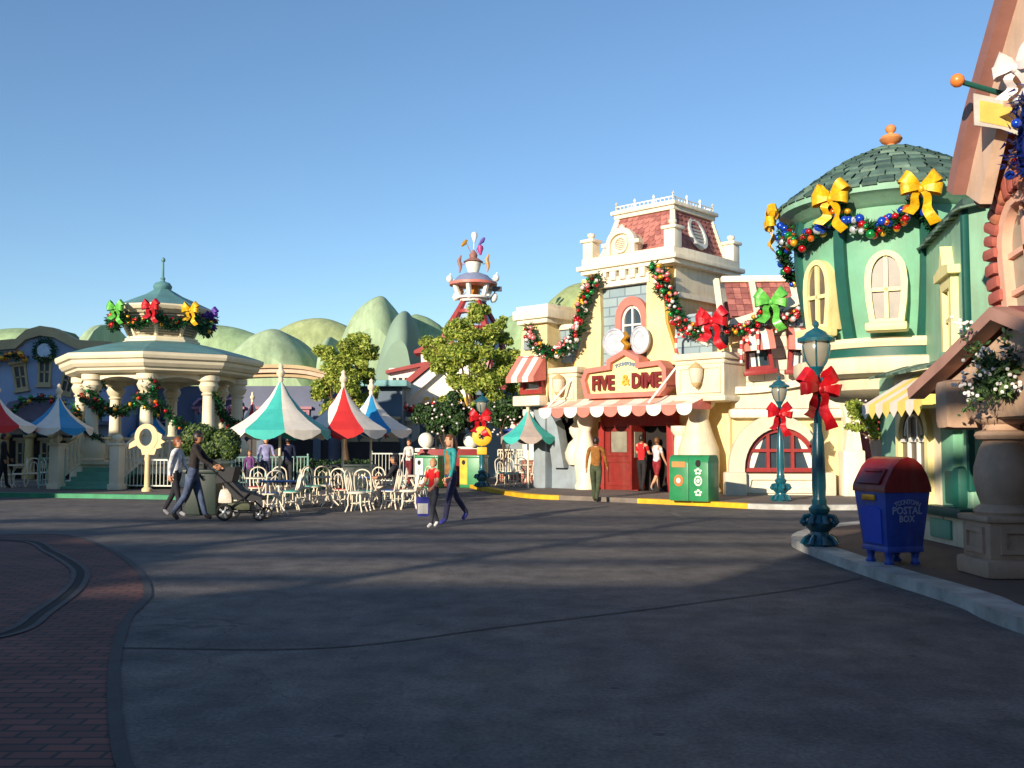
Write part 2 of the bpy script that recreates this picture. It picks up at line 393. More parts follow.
band(rail_line, -.04, .05, .004, .009, 'rail_groove', mat('groove shadow grey', (20, 20, 21), .9, .1, 3))
band(rail_line, .05, .11, .004, .013, 'tram_rail', MATS['worn rail steel'])
band(smooth_line([(-3.0, 7.75), G(330, 648), G(512, 626), G(660, 608), G(800, 589), (4.1, 11.8)]), -.015, .015, 0, .005, 'paving_joint', mat('joint tar', (68, 66, 66), .9, .1))
for q in ((668, 513, 690, 519), (648, 512, 664, 519)):     # two faint painted patches near the bins
    a = G(q[0], q[1]); c = G(q[2], q[3]); bb = MB(); bb.quad((a.x, c.y, .005), (c.x - .05, c.y, .005), (c.x, a.y, .005), (a.x + .05, a.y, .005))
    tag(bb.build('road_marking', mat('faded road paint', (112, 106, 98), .85, .25, 6), smooth=False), kind='structure')
# pavement in front of the shop
shop_kerb = smooth_line([(-2.0, 40), (-1.5, 36.4), G(500, 494), G(532, 498.5), G(590, 501), G(645, 503.5), G(700, 506), G(755, 509), G(800, 510), G(860, 510), (10, 24.6), (15, 25)])
def slab(line, extra, z, name, m):
    b = MB(); b._add([(p[0], p[1], z) for p in line] + [(p[0], p[1], z) for p in extra], [tuple(range(len(line) + len(extra)))])
    return tag(b.build(name, m, smooth=False), kind='structure')
slab(offset(shop_kerb, .2), [(16, 45), (-2, 45)], .116, 'sidewalk', WALKM)
i0 = min(range(len(shop_kerb)), key=lambda i: abs(shop_kerb[i].x - G(752, 509).x)); ia = min(range(len(shop_kerb)), key=lambda i: abs(shop_kerb[i].x - G(556, 500).x)); ib = min(range(len(shop_kerb)), key=lambda i: abs(shop_kerb[i].x - G(640, 503).x))
band(shop_kerb[:ia + 1], -.04, .26, 0, .125, 'kerb', KERBY); band(shop_kerb[ia:ib + 1], -.04, .26, 0, .125, 'kerb', mat('bare kerb', (120, 108, 98), .8, .15, 2, .2))
band(shop_kerb[ib:i0 + 1], -.04, .26, 0, .125, 'kerb', KERBY); band(shop_kerb[i0:], -.04, .26, 0, .125, 'kerb', KERBW)
# pavement on the right with its rounded tip at the lamp
rk = smooth_line([(4.75, 0), (4.5, 4), G(1024, 633), G(960, 606), G(880, 580), G(830, 562), G(803, 551), G(794, 545), G(801, 539), G(822, 533), G(850, 529), (7.0, 19.2), (9, 19.6), (13, 20)])
slab(offset(rk, -.2), [(13, 0)], .116, 'sidewalk', WALKW)
band(rk, -.30, .04, 0, .125, 'kerb', KERBW)
# bandstand island
gk = smooth_line([(-40, 32.5), (-22, 31.2), (-15.3, 30), (-9.4, 28.5), (-7.9, 27.8), (-7.2, 28.4), (-6.9, 31), (-6.8, 38), (-6.8, 60)])
slab(offset(gk, .2), [(-40, 60)], .116, 'sidewalk', WALKM)
band(gk, -.04, .3, 0, .125, 'kerb', KERBG)

# rolling painted hills of the skyline, each a rounded mound with its own depth
HILLA = mat('hill green', (166, 184, 146), .9, .10, .12, .3, 1.2, c2=(148, 174, 138)); HILLB = mat('hill pale green', (158, 180, 134), .9, .10, .12, .3, 1.2, c2=(140, 168, 126)); HILLO = mat('hill olive yellow', (164, 174, 124), .9, .10, .12, .3, 1.2, c2=(144, 160, 108))
HILLD = mat('hill deep green', (96, 124, 108), .9, .14, .15, .3, 1.2)
for hm in (HILLA, HILLB, HILLO):
    n_ = hm.node_tree.nodes; l_ = hm.node_tree.links; bs_ = n_['Principled BSDF']; src = bs_.inputs['Base Color'].links[0].from_socket
    tc_ = n_.new('ShaderNodeTexCoord'); mp_ = n_.new('ShaderNodeMapping'); mp_.inputs['Scale'].default_value = (1.6, 1.0, .35); l_.new(tc_.outputs['Object'], mp_.inputs[0]); nz_ = n_.new('ShaderNodeTexNoise'); nz_.inputs['Scale'].default_value = .9; nz_.inputs['Detail'].default_value = 9; nz_.inputs['Roughness'].default_value = .7; l_.new(mp_.outputs[0], nz_.inputs['Vector'])
    mr_ = n_.new('ShaderNodeMapRange'); mr_.inputs[1].default_value = .3; mr_.inputs[2].default_value = .7; mr_.inputs[3].default_value = .60; mr_.inputs[4].default_value = 1.18; l_.new(nz_.outputs['Fac'], mr_.inputs[0]); mx_ = n_.new('ShaderNodeMix'); mx_.data_type = 'RGBA'; mx_.blend_type = 'MULTIPLY'; mx_.inputs[0].default_value = 1; l_.new(src, mx_.inputs[6]); l_.new(mr_.outputs[0], mx_.inputs[7]); l_.new(mx_.outputs[2], bs_.inputs['Base Color'])
def hill(outline, Y, m, thick=10, px=True):
    pts = [W(x, y, Y) for x, y in outline]; sm = smooth_line([(p.x, p.z) for p in pts], 6)
    b = MB(); n = len(sm); prev = None; rows = []
    cx = sum(p.x for p in sm) / n; base = -1.0
    for k, (dy, sc) in enumerate(((-3.2, .80), (-2.7, .88), (-1.9, .94), (-1.0, .98), (0, 1.0), (thick * .5, 1.0), (thick, .94))):
        rows.append([(cx + (p.x - cx) * (sc ** .5), Y + dy, base + (p.y - base) * sc) for p in sm])
    vs = [v for r in rows for v in r]; fs = []
    for j in range(len(rows) - 1):
        for i in range(n - 1): fs.append((j * n + i, j * n + i + 1, (j + 1) * n + i + 1, (j + 1) * n + i))
    b._add(vs, fs)
    r0 = rows[0]; b._add([(v[0], v[1], v[2]) for v in r0] + [(r0[-1][0], r0[0][1], -2), (r0[0][0], r0[0][1], -2)], [tuple(range(n + 2))])
    return tag(b.build('hill', m, angle=50), kind='structure')
hill([(-90, 400), (-60, 350), (-20, 333), (20, 328), (50, 333), (80, 350), (100, 400)], 74, HILLB)
hill([(88, 420), (90, 345), (95, 328), (104, 325), (108, 335), (112, 420)], 66, HILLA, 4)
hill([(68, 420), (68.5, 346), (69, 344), (80, 343), (80.5, 344), (81, 420)], 65, HILLD, 4)
hill([(48, 420), (48.5, 338), (49, 336), (61, 335), (61.5, 337), (62, 420)], 64, HILLD, 4)
hill([(110, 420), (140, 345), (180, 330), (215, 325), (250, 332), (275, 350), (300, 420)], 84, HILLB)
hill([(205, 440), (222, 372), (245, 342), (270, 329), (290, 336), (312, 360), (330, 400), (338, 440)], 70, HILLA)
hill([(250, 420), (268, 345), (290, 324), (320, 318), (345, 325), (370, 340), (392, 370), (410, 420)], 92, HILLO)
hill([(320, 430), (328, 372), (340, 345), (356, 312), (379, 296), (392, 306), (404, 330), (430, 370), (450, 430)], 80, HILLA)
hill([(318, 420), (324, 352), (328, 338), (334, 340), (338, 360), (345, 420)], 68, HILLA, 5)
hill([(368, 440), (378, 372), (389, 332), (398, 315), (406, 311), (413, 320), (418, 345), (430, 392), (436, 440)], 64, mat('hill grey green', (134, 158, 138), .9, .1, .15, .3, 1.2), 6)
hill([(396, 420), (402, 345), (410, 317), (424, 316), (440, 325), (452, 335), (500, 320), (530, 310), (560, 316), (600, 420)], 88, HILLB)
hill([(520, 440), (535, 330), (560, 292), (590, 282), (630, 290), (660, 330), (680, 440)], 70, HILLO)
hill([(-330, 430), (-250, 372), (-160, 345), (-80, 352), (-20, 380), (20, 430)], 96, HILLA)
hill([(680, 430), (740, 360), (830, 335), (930, 345), (1000, 380), (1060, 430)], 90, HILLA)

# unseen row of buildings behind the viewpoint, shaped to keep the plaza in evening shade
o = root('building', 'unseen stepped row of plain plaster buildings behind the viewpoint, shaped to shade the plaza', 'building', (0, -14, 0))
x = -74.0; hs = [12.4, 11.6, 11.9, 11.2, 11.7, 10.8, 10.6, 9.9, 10.4, 9.4, 9.8, 9.0, 9.7, 9.2, 9.5, 9.7, 9.2, 9.6, 9.3]; i = 0
HS = hs
RW = random.Random(3)
b = MB(); rf = MB()
while x < 4:
    wd = RW.uniform(3.4, 5.2); h = hs[i % len(hs)]; i += 1
    if x > -27: h = RW.uniform(6.9, 7.5) if x < -14.5 else RW.uniform(9.0, 9.4)
    b.box((x + wd / 2, -4, h / 2), (wd - .004, 8, h))
    if not -27 < x < -14.5: b.box((x + wd / 2, -.3, h + .95), (wd + .0, .2, .30)); b.box((x + .1, -.3, h + .5), (.12, .18, .7)); b.box((x + wd / 2, -3.0, h + 1.75), (wd * .7, .2, .34)); b.box((x + wd / 2, -3.0, h + .9), (.3, .2, 1.5))  # added roof bars, their gaps let thin bands of sun through
    if -27 < x < -14.5:
        zs_ = h + .35
        while zs_ < 11.3: t_ = RW.uniform(.10, .30) * (1.15 - .07 * (zs_ - h)); b.box((x + wd / 2, -.5, zs_), (wd, .06, t_)); zs_ += t_ + RW.uniform(.22, .56)  # added slats, unevenly spaced to break the sun into streaks on the plaza
        for xx in (x + .08, x + wd - .08): b.box((xx, -.62, (h + 11.2) / 2), (.1, .1, 11.2 - h))
    if i % 5 == 9: rf.prism([(x + .2, h), (x + wd - .2, h), (x + wd / 2, h + 1.1)], -8, 0)
    else: rf.box((x + wd / 2, -4, h + .1), (wd + .0, 8.3, .2))
    x += wd
b.build('wall', CREAM2, o, smooth=False); rf.build('roof', SHRED, o, smooth=False)
for nm, (x0, x1, y0, y1, h) in (('unseen tall plaster building left of the view, added to shade the periwinkle shop', (-46, -30, 19, 28, 14)), ('unseen low plaster building left of the view, added to shade the left parasols', (-36, -24, 13, 19, 7.6))):
    o = root('building', nm, 'building', ((x0 + x1) / 2, (y0 + y1) / 2, 0)); b = MB(); b.box((0, 0, h / 2), (x1 - x0, y1 - y0, h)); b.build('wall', CREAM2, o, smooth=False)  # out-of-view blocks put in for the shade they cast
    b = MB(); b.box((0, 0, h + .1), (x1 - x0 + .4, y1 - y0 + .4, .2)); b.build('roof', SHRED, o, smooth=False)
# ------------------------------------------------------------------ shop with the mansard tower
FD = (4.97, 30.5, rad(-43))
LB = 'cream and yellow toon-style shop with tall mansard tower, striped awning and red doors'
fd = root('shop_building', LB, 'building', (FD[0], FD[1], 0), FD[2])
def fx(px, d=0.0, py=420): return U(FD, px, d, py)
def bulge_wall(b, x0, x1, z0, z1, d, amp=.12, n=8, thick=.4):
    vs = []; fs = []
    for i in range(n + 1):
        t = i / n; z = z0 + (z1 - z0) * t; k = amp * math.sin(t * math.pi)
        vs += [(x0 - k, d - k, z), (x1 + k, d - k, z), (x1 + k, d + thick, z), (x0 - k, d + thick, z)]
    for i in range(n):
        for k in range(4):
            k2 = (k + 1) % 4; fs.append((4 * i + k, 4 * i + k2, 4 * i + 4 + k2, 4 * i + 4 + k))
    fs += [(3, 2, 1, 0), (4 * n, 4 * n + 1, 4 * n + 2, 4 * n + 3)]
    b._add(vs, fs)
# body: main block (ground floor + first floor) and tower
b = MB()
b.box((-1.85, 3.2, 1.45), (8.1, 5.6, 2.9)); b.box((-1.82, 2.45, 3.7), (7.4, 4.4, 1.6))
b.box((-1.82, 1.95, 5.75), (3.36, 3.3, 2.5))
b.build('wall', YELLOW, fd)
# tower front: flared side pilasters and stone infill
b = MB()
b._add([], [])
for s in (-1, 1):
    cx = -1.82
    inner = [(cx + s * .92, 4.0), (cx + s * .90, 4.6), (cx + s * .88, 5.4), (cx + s * .92, 6.3), (cx + s * .95, 7.0)]
    outer = [(cx + s * 2.05, 4.0), (cx + s * 1.86, 4.6), (cx + s * 1.62, 5.3), (cx + s * 1.55, 6.2), (cx + s * 1.66, 7.0)]
    poly = inner + outer[::-1]
    b.prism(poly if s < 0 else poly[::-1], -.16, .32)
b.build('pilaster', YELLOW, fd)
b = MB()
for s in (-1, 1):
    cx = -1.82
    out = [(cx + s * 2.053, 4.0), (cx + s * 1.863, 4.6), (cx + s * 1.623, 5.3), (cx + s * 1.553, 6.2), (cx + s * 1.663, 7.0)]
    b.prism(out + [(x + s * .07, z) for x, z in out[::-1]], -.12, .30)
b.build('pilaster_edge', OCHRE, fd)
b = MB(); b.box((-1.82, .16, 5.5), (1.9, .3, 3.0)); b.build('stone_infill', STONEB, fd)
b = MB()                                                      # right side wall of the tower: pale panel, string course and volute
b.box((-.10, 1.75, 6.75), (.10, 3.1, .9)); b.build('tower_side_panel', CREAM2, fd)
b = MB(); b.box((-.08, 1.95, 6.2), (.22, 3.4, .16)); b.box((-1.82, -.06, 6.78), (2.1, .3, .3)); b.build('string_course', CREAM, fd)
def volute(s, x0, z0, x1, z1):
    c = bez((x0, z0), (x0 + s * .15, z0 - .7), (x1 - s * .6, z1 + .25), (x1, z1), 10)
    b = MB(); b.prism((c + [(x, z - .22) for x, z in c[::-1]])[::(1 if s > 0 else -1)], -.14, .30); return b
volute(1, -.15, 6.05, 1.25, 4.7).build('scroll_bracket', CREAM, fd); volute(-1, -3.5, 6.05, -4.75, 4.75).build('scroll_bracket', CREAM, fd)
b = MB(); b.box((.72, 1.05, 4.9), (1.3, 2.2, 1.2)); b.build('stone_wing', STONEB, fd)
b = MB(); b.box((-4.25, .9, 4.9), (1.0, 1.8, 1.2)); b.build('stone_wing', STONEB, fd)
# tower arched window
cx, zb = -1.52, 4.45
wn = MB(); wn.ring(arch(cx - .62, cx + .62, zb, 5.55, 14, .70), arch(cx - .40, cx + .40, zb, 5.45, 14, .52), -.16, .05)
wf = wn.build('window', SALMON, fd)
b = MB(); b.prism(arch(cx - .41, cx + .41, zb, 5.45, 14, .53), .0, .04); b.build('pane', GLASS, wf)
b = MB(); b.ring(arch(cx - .40, cx + .40, zb, 5.45, 14, .52), arch(cx - .33, cx + .33, zb + .07, 5.44, 14, .44), -.07, .0)
b.box((cx, -.04, 5.2), (.06, .06, 1.5)); b.box((cx, -.04, 5.35), (.66, .05, .06)); b.build('frame', WHITE, wf)
# dentils, cornice, parapet posts
b = MB()
for i in range(5): b.box((-2.52 + i * .38, -.12, 6.96), (.24, .36, .30), taper=1.0, bev=.04)
b.build('dentil_row', CREAM, fd)
b = MB(); b.box((-1.62, 1.70, 7.18), (3.66, 3.95, .14), bev=.03); b.box((-1.62, 1.70, 7.32), (3.90, 4.15, .16), bev=.04); b.box((-1.62, 1.70, 7.52), (3.62, 3.9, .26), bev=.03)
b.build('cornice', CREAM, fd)
for x, y in ((-3.20, -.02), (.0, -.02), (.0, 3.42), (-3.2, 3.42)):
    b = MB(); b.box((x, y, 7.92), (.40, .40, .62), bev=.02); b.box((x, y, 8.24), (.54, .54, .11), bev=.03); b.lathe([(.18, 8.29), (.08, 8.35), (.13, 8.41), (.13, 8.49), (.001, 8.55)], (x, y, 0), 10)
    b.build('parapet_post', CREAM, fd)
# mansard roof
mb0, mt0 = (-3.02, -.10, .16, 3.4), (-2.55, -.42, .62, 2.85)       # x0,x1,y0,y1 at foot and at top
zb_, zt_ = 7.55, 9.02
def mans(t):
    k = 1 - (1 - t) ** 1.7 if False else t ** .75
    return [mb0[i] + (mt0[i] - mb0[i]) * k for i in range(4)], zb_ + (zt_ - zb_) * t
b = MB(); NR = 9
for j in range(NR):
    (x0, x1, y0, y1), z0 = mans(j / NR); (X0, X1, Y0, Y1), z1 = mans((j + 1) / NR)
    b.mi = 0
    b._add([(x0, y0, z0), (x1, y0, z0), (x1, y1, z0), (x0, y1, z0), (X0, Y0, z1), (X1, Y0, z1), (X1, Y1, z1), (X0, Y1, z1)], [(0, 1, 5, 4), (1, 2, 6, 5), (2, 3, 7, 6), (3, 0, 4, 7)])
b._add([(mt0[0], mt0[2], zt_), (mt0[1], mt0[2], zt_), (mt0[1], mt0[3], zt_), (mt0[0], mt0[3], zt_)], [(0, 1, 2, 3)])
for j in range(NR):                                            # scalloped shingles, laid row by row
    (x0, x1, y0, y1), z0 = mans(j / NR); (X0, X1, Y0, Y1), z1 = mans(min(1, (j + 1.15) / NR))
    for side in (0, 1):
        n = 12 - (j // 3)
        for i in range(n):
            b.mi = R.choice((0, 0, 1))
            t0, t1 = (i + .02 + (.5 if j % 2 else 0) * .0) / n, (i + .98) / n; tm = (t0 + t1) / 2
            if side == 0: lo = lambda t: (x0 + (x1 - x0) * t, y0 - .045, z0 - .02); hi = lambda t: (X0 + (X1 - X0) * t, Y0 - .012, z1)
            else: lo = lambda t: (x1 + .045, y0 + (y1 - y0) * t, z0 - .02); hi = lambda t: (X1 + .012, Y0 + (Y1 - Y0) * t, z1)
            sh = .05
            a, c, d, e = Vector(lo(t0)), Vector(lo(t1)), Vector(hi(t1)), Vector(hi(t0)); m_ = Vector(lo(tm)); up = (d - c) * .3
            b._add([a + up, a.lerp(m_, .45) + up * .25, m_, c.lerp(m_, .45) + up * .25, c + up, d, e], [(0, 1, 2, 3, 4, 5, 6)])
b.build('roof', [SHRED, SHRED2], fd, smooth=False)
b = MB()                                                        # white hips
for cxn in ((0, 2), (1, 2), (1, 3)):
    pts = []
    for j in range(11):
        q, z = mans(j / 10); pts.append((q[cxn[0]], q[cxn[1]] , z))
    b.tube(pts, [.13 - .004 * j for j in range(11)], 6)
b.build('roof_hip', CREAM, fd)
b = MB(); b.box(((mt0[0] + mt0[1]) / 2, (mt0[2] + mt0[3]) / 2, 9.05), (2.36, 2.46, .14), bev=.03); b.box(((mt0[0] + mt0[1]) / 2, (mt0[2] + mt0[3]) / 2, 9.18), (2.52, 2.62, .13), bev=.03)
b.build('roof_cornice', CREAM, fd)
b = MB(); X0, X1, Y0, Y1 = mt0[0] - .05, mt0[1] + .05, mt0[2] - .05, mt0[3] + .05
for p, q in (((X0, Y0), (X1, Y0)), ((X1, Y0), (X1, Y1)), ((X0, Y0), (X0, Y1)), ((X0, Y1), (X1, Y1))):
    p, q = Vector((*p, 9.24)), Vector((*q, 9.24))
    b.tube([p + Vector((0, 0, .16)), q + Vector((0, 0, .16))], .022, 5); b.tube([p + Vector((0, 0, .03)), q + Vector((0, 0, .03))], .022, 5)
    for i in range(15):
        r = p.lerp(q, i / 14); b.tube([r, r + Vector((0, 0, .16))], .016, 4)
    for i in range(4):
        r = p.lerp(q, i / 3); b.lathe([(.035, 0), (.04, .16), (.02, .2), (.05, .26), (.001, .34)], tuple(r), 6)
b.build('roof_cresting', WHITE, fd)
# dormer with a round vent, and the round vent on the side slope
b = MB(); cx = -1.85
b.prism(arch(cx - .50, cx + .50, 7.62, 7.95, 14, .42), -.16, .5); dm = b.build('dormer', CREAM2, fd)
b = MB(); b.ring(arch(cx - .56, cx + .56, 7.64, 7.98, 14, .50), arch(cx - .42, cx + .42, 7.64, 7.94, 14, .36), -.26, -.06); b.box((cx - .62, -.14, 7.98), (.24, .26, .12)); b.box((cx + .62, -.14, 7.98), (.24, .26, .12)); b.lathe([(.09, 8.44), (.10, 8.54), (.001, 8.62)], (cx, -.14, 0), 8); b.build('hood', CREAM, dm)
def louvre(name, c, rx, rz, M, parent, m1=CREAM, m2=None):
    b = MB(); b.M = M; b.ring(oval(0, 0, rx * 1.3, rz * 1.3), oval(0, 0, rx, rz), -.08, .04); b.mi = 1
    b.prism(oval(0, 0, rx, rz), -.01, .03); b.mi = 0
    for i in range(7):
        z = -rz + (i + .5) * 2 * rz / 7; h = math.sqrt(max(0, 1 - (z / rz) ** 2)) * rx
        b.box((0, -.02, z), (2 * h, .04, rz * .13), rot=RX(.5))
    return b.build(name, [m1, mat('vent grey', (150, 140, 122), .7, .1)], parent)
louvre('vent', None, .21, .21, T(cx, -.17, 7.94), dm)
(q, zz) = mans(.55)
louvre('roof_vent', None, .36, .44, T(q[1] + .03, 1.75, zz) @ RZ(rad(90)) @ RX(rad(-20)), fd, mat('pale grey vent', (196, 196, 190), .6, .06))
# left corner bay: flared wall with cornice slab
b = MB(); bulge_wall(b, -5.62, -4.62, 3.15, 5.9, -.62, .10, 8, 2.2); bay = b.build('bay', YELLOW, fd)
b = MB(); b.box((-5.10, .40, 5.70), (1.36, 2.5, .18), bev=.03); b.box((-5.10, .40, 5.92), (1.6, 2.7, .32), bev=.05); b.box((-5.1, .40, 6.15), (1.44, 2.5, .16), bev=.03); b.build('cornice', CREAM, bay)
b = MB(); b.box((-4.0, .7, 5.5), (1.5, 1.6, .18), bev=.03); b.build('cornice', CREAM, bay)
b = MB(); b.lathe([(1.15, 0), (1.08, .45), (.85, .85), (.45, 1.12), (.001, 1.2)], (-4.2, 1.9, 6.0), 20, sx=1.0); b.build('dome', mat('ochre dome', (206, 180, 96), .7, .1, 2), fd)
b = MB(); b.box((-5.2, -.80, 3.02), (1.2, .5, .34), bev=.05); b.build('window_sill', CREAM, bay)
for x, s in ((-5.14, 1.0),):
    wn = MB(); wn.ring([(x + .5, 3.25), (x + .42, 4.5), (x - .42, 4.5), (x - .5, 3.25)], [(x + .36, 3.4), (x + .31, 4.38), (x - .31, 4.38), (x - .36, 3.4)], -.86, -.66); wf = wn.build('window', REDP, bay)
    b = MB(); b.box((x, -.70, 3.9), (.8, .03, 1.1)); b.build('pane', GLASSL, wf)
    b = MB()
    for i in range(5):
        b.mi = i % 2; u0, u1 = x - .62 + i * .248, x - .62 + (i + 1) * .248
        b.quad((u0, -.80, 4.55), (u1, -.80, 4.55), (u1 * 1.0, -1.42, 3.78), (u0, -1.42, 3.78)); b.quad((u0, -1.42, 3.78), (u1, -1.42, 3.78), (u1, -1.42, 3.62), (u0, -1.42, 3.62))
    b.mi = 0; b._add([(x + .62, -.8, 4.55), (x + .62, -1.42, 3.78), (x + .62, -1.42, 3.62), (x + .62, -.8, 3.7)], [(0, 1, 2, 3)])
    b._add([(x - .62, -.8, 4.55), (x - .62, -1.42, 3.78), (x - .62, -1.42, 3.62), (x - .62, -.8, 3.7)], [(0, 1, 2, 3)])
    b.build('window_awning', [AWNR, AWNW], wf, smooth=False)
b = MB()
for x in (-5.35, -4.95): b.box((x, -.75, 4.95), (.34, .16, .4), taper=.85, bev=.03)
for i in range(3): b.box((-4.35 + i * .33, -.05, 4.8 + i * .05), (.28, .2, .42), bev=.04)
b.build('voussoir', GREYST, fd)
# parapet boxes with lanterns, both sides of the sign
def pbox(x0, x1, z0, z1, d0, d1):
    b = MB(); bulge_wall(b, x0, x1, z0, z1 - .2, d0, .03, 5, d1 - d0); b.box(((x0 + x1) / 2, (d0 + d1) / 2, z1 - .1), (x1 - x0 + .22, d1 - d0 + .2, .2), bev=.05); b.box(((x0 + x1) / 2, (d0 + d1) / 2, z1 - .27), (x1 - x0 + .1, d1 - d0 + .1, .12), bev=.03)
    b.box(((x0 + x1) / 2, (d0 + d1) / 2, z0 - .06), (x1 - x0 + .16, d1 - d0 + .16, .16), bev=.05)
    b.ring([(x1 - .08, z0 + .1), (x1 - .08, z1 - .4), (x0 + .08, z1 - .4), (x0 + .08, z0 + .1)], [(x1 - .14, z0 + .16), (x1 - .14, z1 - .46), (x0 + .14, z1 - .46), (x0 + .14, z0 + .16)], d0 - .06, d0 + .02)
    return b
pbox(.62, 2.2, 2.95, 4.22, -.8, .9).build('parapet', CREAM2, fd); pbox(-4.55, -3.42, 2.95, 4.1, -.55, .9).build('parapet', CREAM2, fd)
def lantern(x, z, d):
    o = root('wall_lantern', '', 'lantern', (0, 0, 0)); o.parent = None
    c, s = math.cos(FD[2]), math.sin(FD[2]); o.scale = (.8, .8, .8); o.location = (FD[0] + c * x - s * d, FD[1] + s * x + c * d, z); o.rotation_euler.z = FD[2]
    b = MB(); b.lathe([(.20, .34), (.28, .30), (.14, .44), (.05, .50), (.001, .56)], (0, -.22, 0), 10); b.lathe([(.02, -.40), (.10, -.36), (.16, -.26), (.18, -.22)], (0, -.22, 0), 10); b.tube([(0, .0, -.3), (0, -.1, -.42), (0, -.22, -.38)], .03, 6); b.box((0, -.02, -.15), (.12, .06, .5)); b.build('bracket', mat('lantern bracket tan', (206, 172, 120), .55, .1, 4), o)
    b = MB(); b.lathe([(.17, -.22), (.24, .02), (.26, .30)], (0, -.22, 0), 10); b.build('lamp_glass', mat('frosted lantern glass', (222, 206, 180), .4, .06, 4), o)
    return o
tag(lantern(1.40, 3.52, -.83), 'ochre wall lantern on the parapet box right of the red shop sign', group='lanterns beside the sign')
tag(lantern(-4.0, 3.46, -.60), 'ochre wall lantern on the parapet box left of the red shop sign', group='lanterns beside the sign')
# sign
SD = -.62
sg = root('shop_sign', 'pink framed yellow sign with red letters above the striped awning', 'sign', (FD[0], FD[1], 0), FD[2])
sx0, sx1 = -2.98, .24; scx = (sx0 + sx1) / 2
so = [(sx0 + .12, 3.02), (sx1 - .28, 3.02), (sx1, 3.30), (sx1 - .02, 3.85), (sx1 - .24, 4.10), (scx + .62, 4.06), (scx + .60, 4.22), (scx + .05, 4.50), (scx - .62, 4.22), (scx - .64, 4.04), (sx0 + .12, 3.98), (sx0 - .06, 3.62)]
def shrink(poly, k, m=None):
    n = len(poly); out = []
    for i in range(n):
        p0, p1, p2 = Vector(poly[i - 1]), Vector(poly[i]), Vector(poly[(i + 1) % n])
        n1 = (p1 - p0).normalized(); n2 = (p2 - p1).normalized(); a = Vector((-n1.y, n1.x)); c = Vector((-n2.y, n2.x)); h = (a + c).normalized(); out.append(tuple(p1 + h * k / max(.4, h.dot(a))))
    return out
si = shrink(so, .15)
b = MB(); b.ring(so, si, SD - .18, SD + .34); b.build('sign_frame', SALMON, sg)
b = MB(); b.prism(shrink(so, .10), SD - .02, SD + .25); b.build('sign_board', mat('sign yellow', (240, 220, 154), .5, .04, 3), sg)
LR = mat('sign letter red', (116, 30, 28), .45, .1, 5); LG = mat('sign letter grey', (120, 140, 158), .5, .08)
for s, x, z, ang, k in (('FIVE', scx - .84, 3.48, 0, .56), ('DIME', scx + .82, 3.50, 0, .56)):
    text_mesh(s, k, .035, 'letter', LR, sg, T(x, SD - .09, z) @ RY(-ang) @ RX(rad(90)) @ Matrix.Diagonal((.86, 1.12, 1, 1)), bold=.022)
text_mesh('&', .46, .03, 'letter', mat('sign letter gold', (222, 170, 60), .4, .1), sg, T(scx + .02, SD - .06, 3.55) @ RX(rad(90)), bold=.01)
word = 'TOONTOWN'
for i, ch in enumerate(word):
    a = (i - 3.5) * .094
    text_mesh(ch, .15, .015, 'letter', LG, sg, T(scx + math.sin(a) * 1.1, SD - .04, 2.965 + math.cos(a) * 1.1) @ RY(a) @ RX(rad(90)), bold=.008)
# two big coins above the sign with a plain gold scroll between them
c1 = root('coin_ornament', 'pair of large silver coin discs joined by a gold scroll, above the shop sign', 'ornament', (FD[0], FD[1], 0), FD[2])
for x in (-1.98, -.98):
    b = MB(); M = T(x, SD + .22, 4.80) @ RX(rad(90)); b.lathe([(.38, -.05), (.44, -.04), (.44, .05), (.39, .07), (.37, .04), (.27, .06), (.25, .04), (.001, .04)], (0, 0, 0), 28, M=M, sx=1.0 if x < -1.5 else .8)
    b.build('coin', SILV, c1)
b = MB(); b.tube([(-1.5, SD + .15, 4.5), (-1.36, SD + .1, 4.65), (-1.54, SD + .1, 4.8), (-1.38, SD + .1, 4.95), (-1.5, SD + .12, 5.08)], [.09, .11, .1, .09, .05], 8); b.build('scroll', GOLD, c1)
# awning over the doors
aw = root('shop_awning', 'long pink and white scalloped awning over the shop doors', 'awning', (FD[0], FD[1], 0), FD[2])
b = MB(); n = 11; x0, x1 = -4.25, 1.55; y1 = -1.45; zt, zl = 3.04, 2.72
for i in range(n):
    b.mi = (i + 1) % 2; u0, u1 = x0 + (x1 - x0) * i / n, x0 + (x1 - x0) * (i + 1) / n
    prev = None
    for k in range(5):
        t = k / 4; z = zt + (zl - zt) * t - .06 * math.sin(math.pi * t); y = -.45 + (y1 + .45) * t
        cur = ((u0, y, z), (u1, y, z))
        b.mi = (i + 1) % 2 or 2
        if (i + 1) % 2 == 0: b.mi = 2
        if prev: b.quad(prev[0], prev[1], cur[1], cur[0])
        prev = cur
    b.mi = (i + 1) % 2
    w_ = u1 - u0
    sc = [(u0, zl), (u1, zl)] + [(u0 + w_ / 2 + w_ / 2 * math.cos(math.pi * j / 8), zl - .10 - .22 * math.sin(math.pi * j / 8)) for j in range(9)]
    b.prism(sc[::-1], y1 - .008, y1 + .008)
b.mi = 0
for x in (x0, x1): b._add([(x, -.45, zt), (x, y1, zl), (x, y1, zl - .14), (x, -.45, zl - .14)], [(0, 1, 2, 3)])
b.build('canopy', [AWNR, AWNW, mat('sun-faded pink canvas', (232, 176, 154), .8, .08, 5, .1, 60)], aw, smooth=False)  # canopy top: fading and strong sunlight both put into the paler pink
b = MB()
for p in (((-3.5, -.4, 3.9), (-3.9, -1.4, 2.76)), ((.62, -.6, 4.02), (.02, -1.42, 2.78))): b.cyl(p[0], p[1], .035, n=6)
b.cyl((x0 + .05, y1 + .03, zl - .02), (x1 - .05, y1 + .03, zl - .02), .03, n=6)
b.build('support_rod', WHITE, aw)
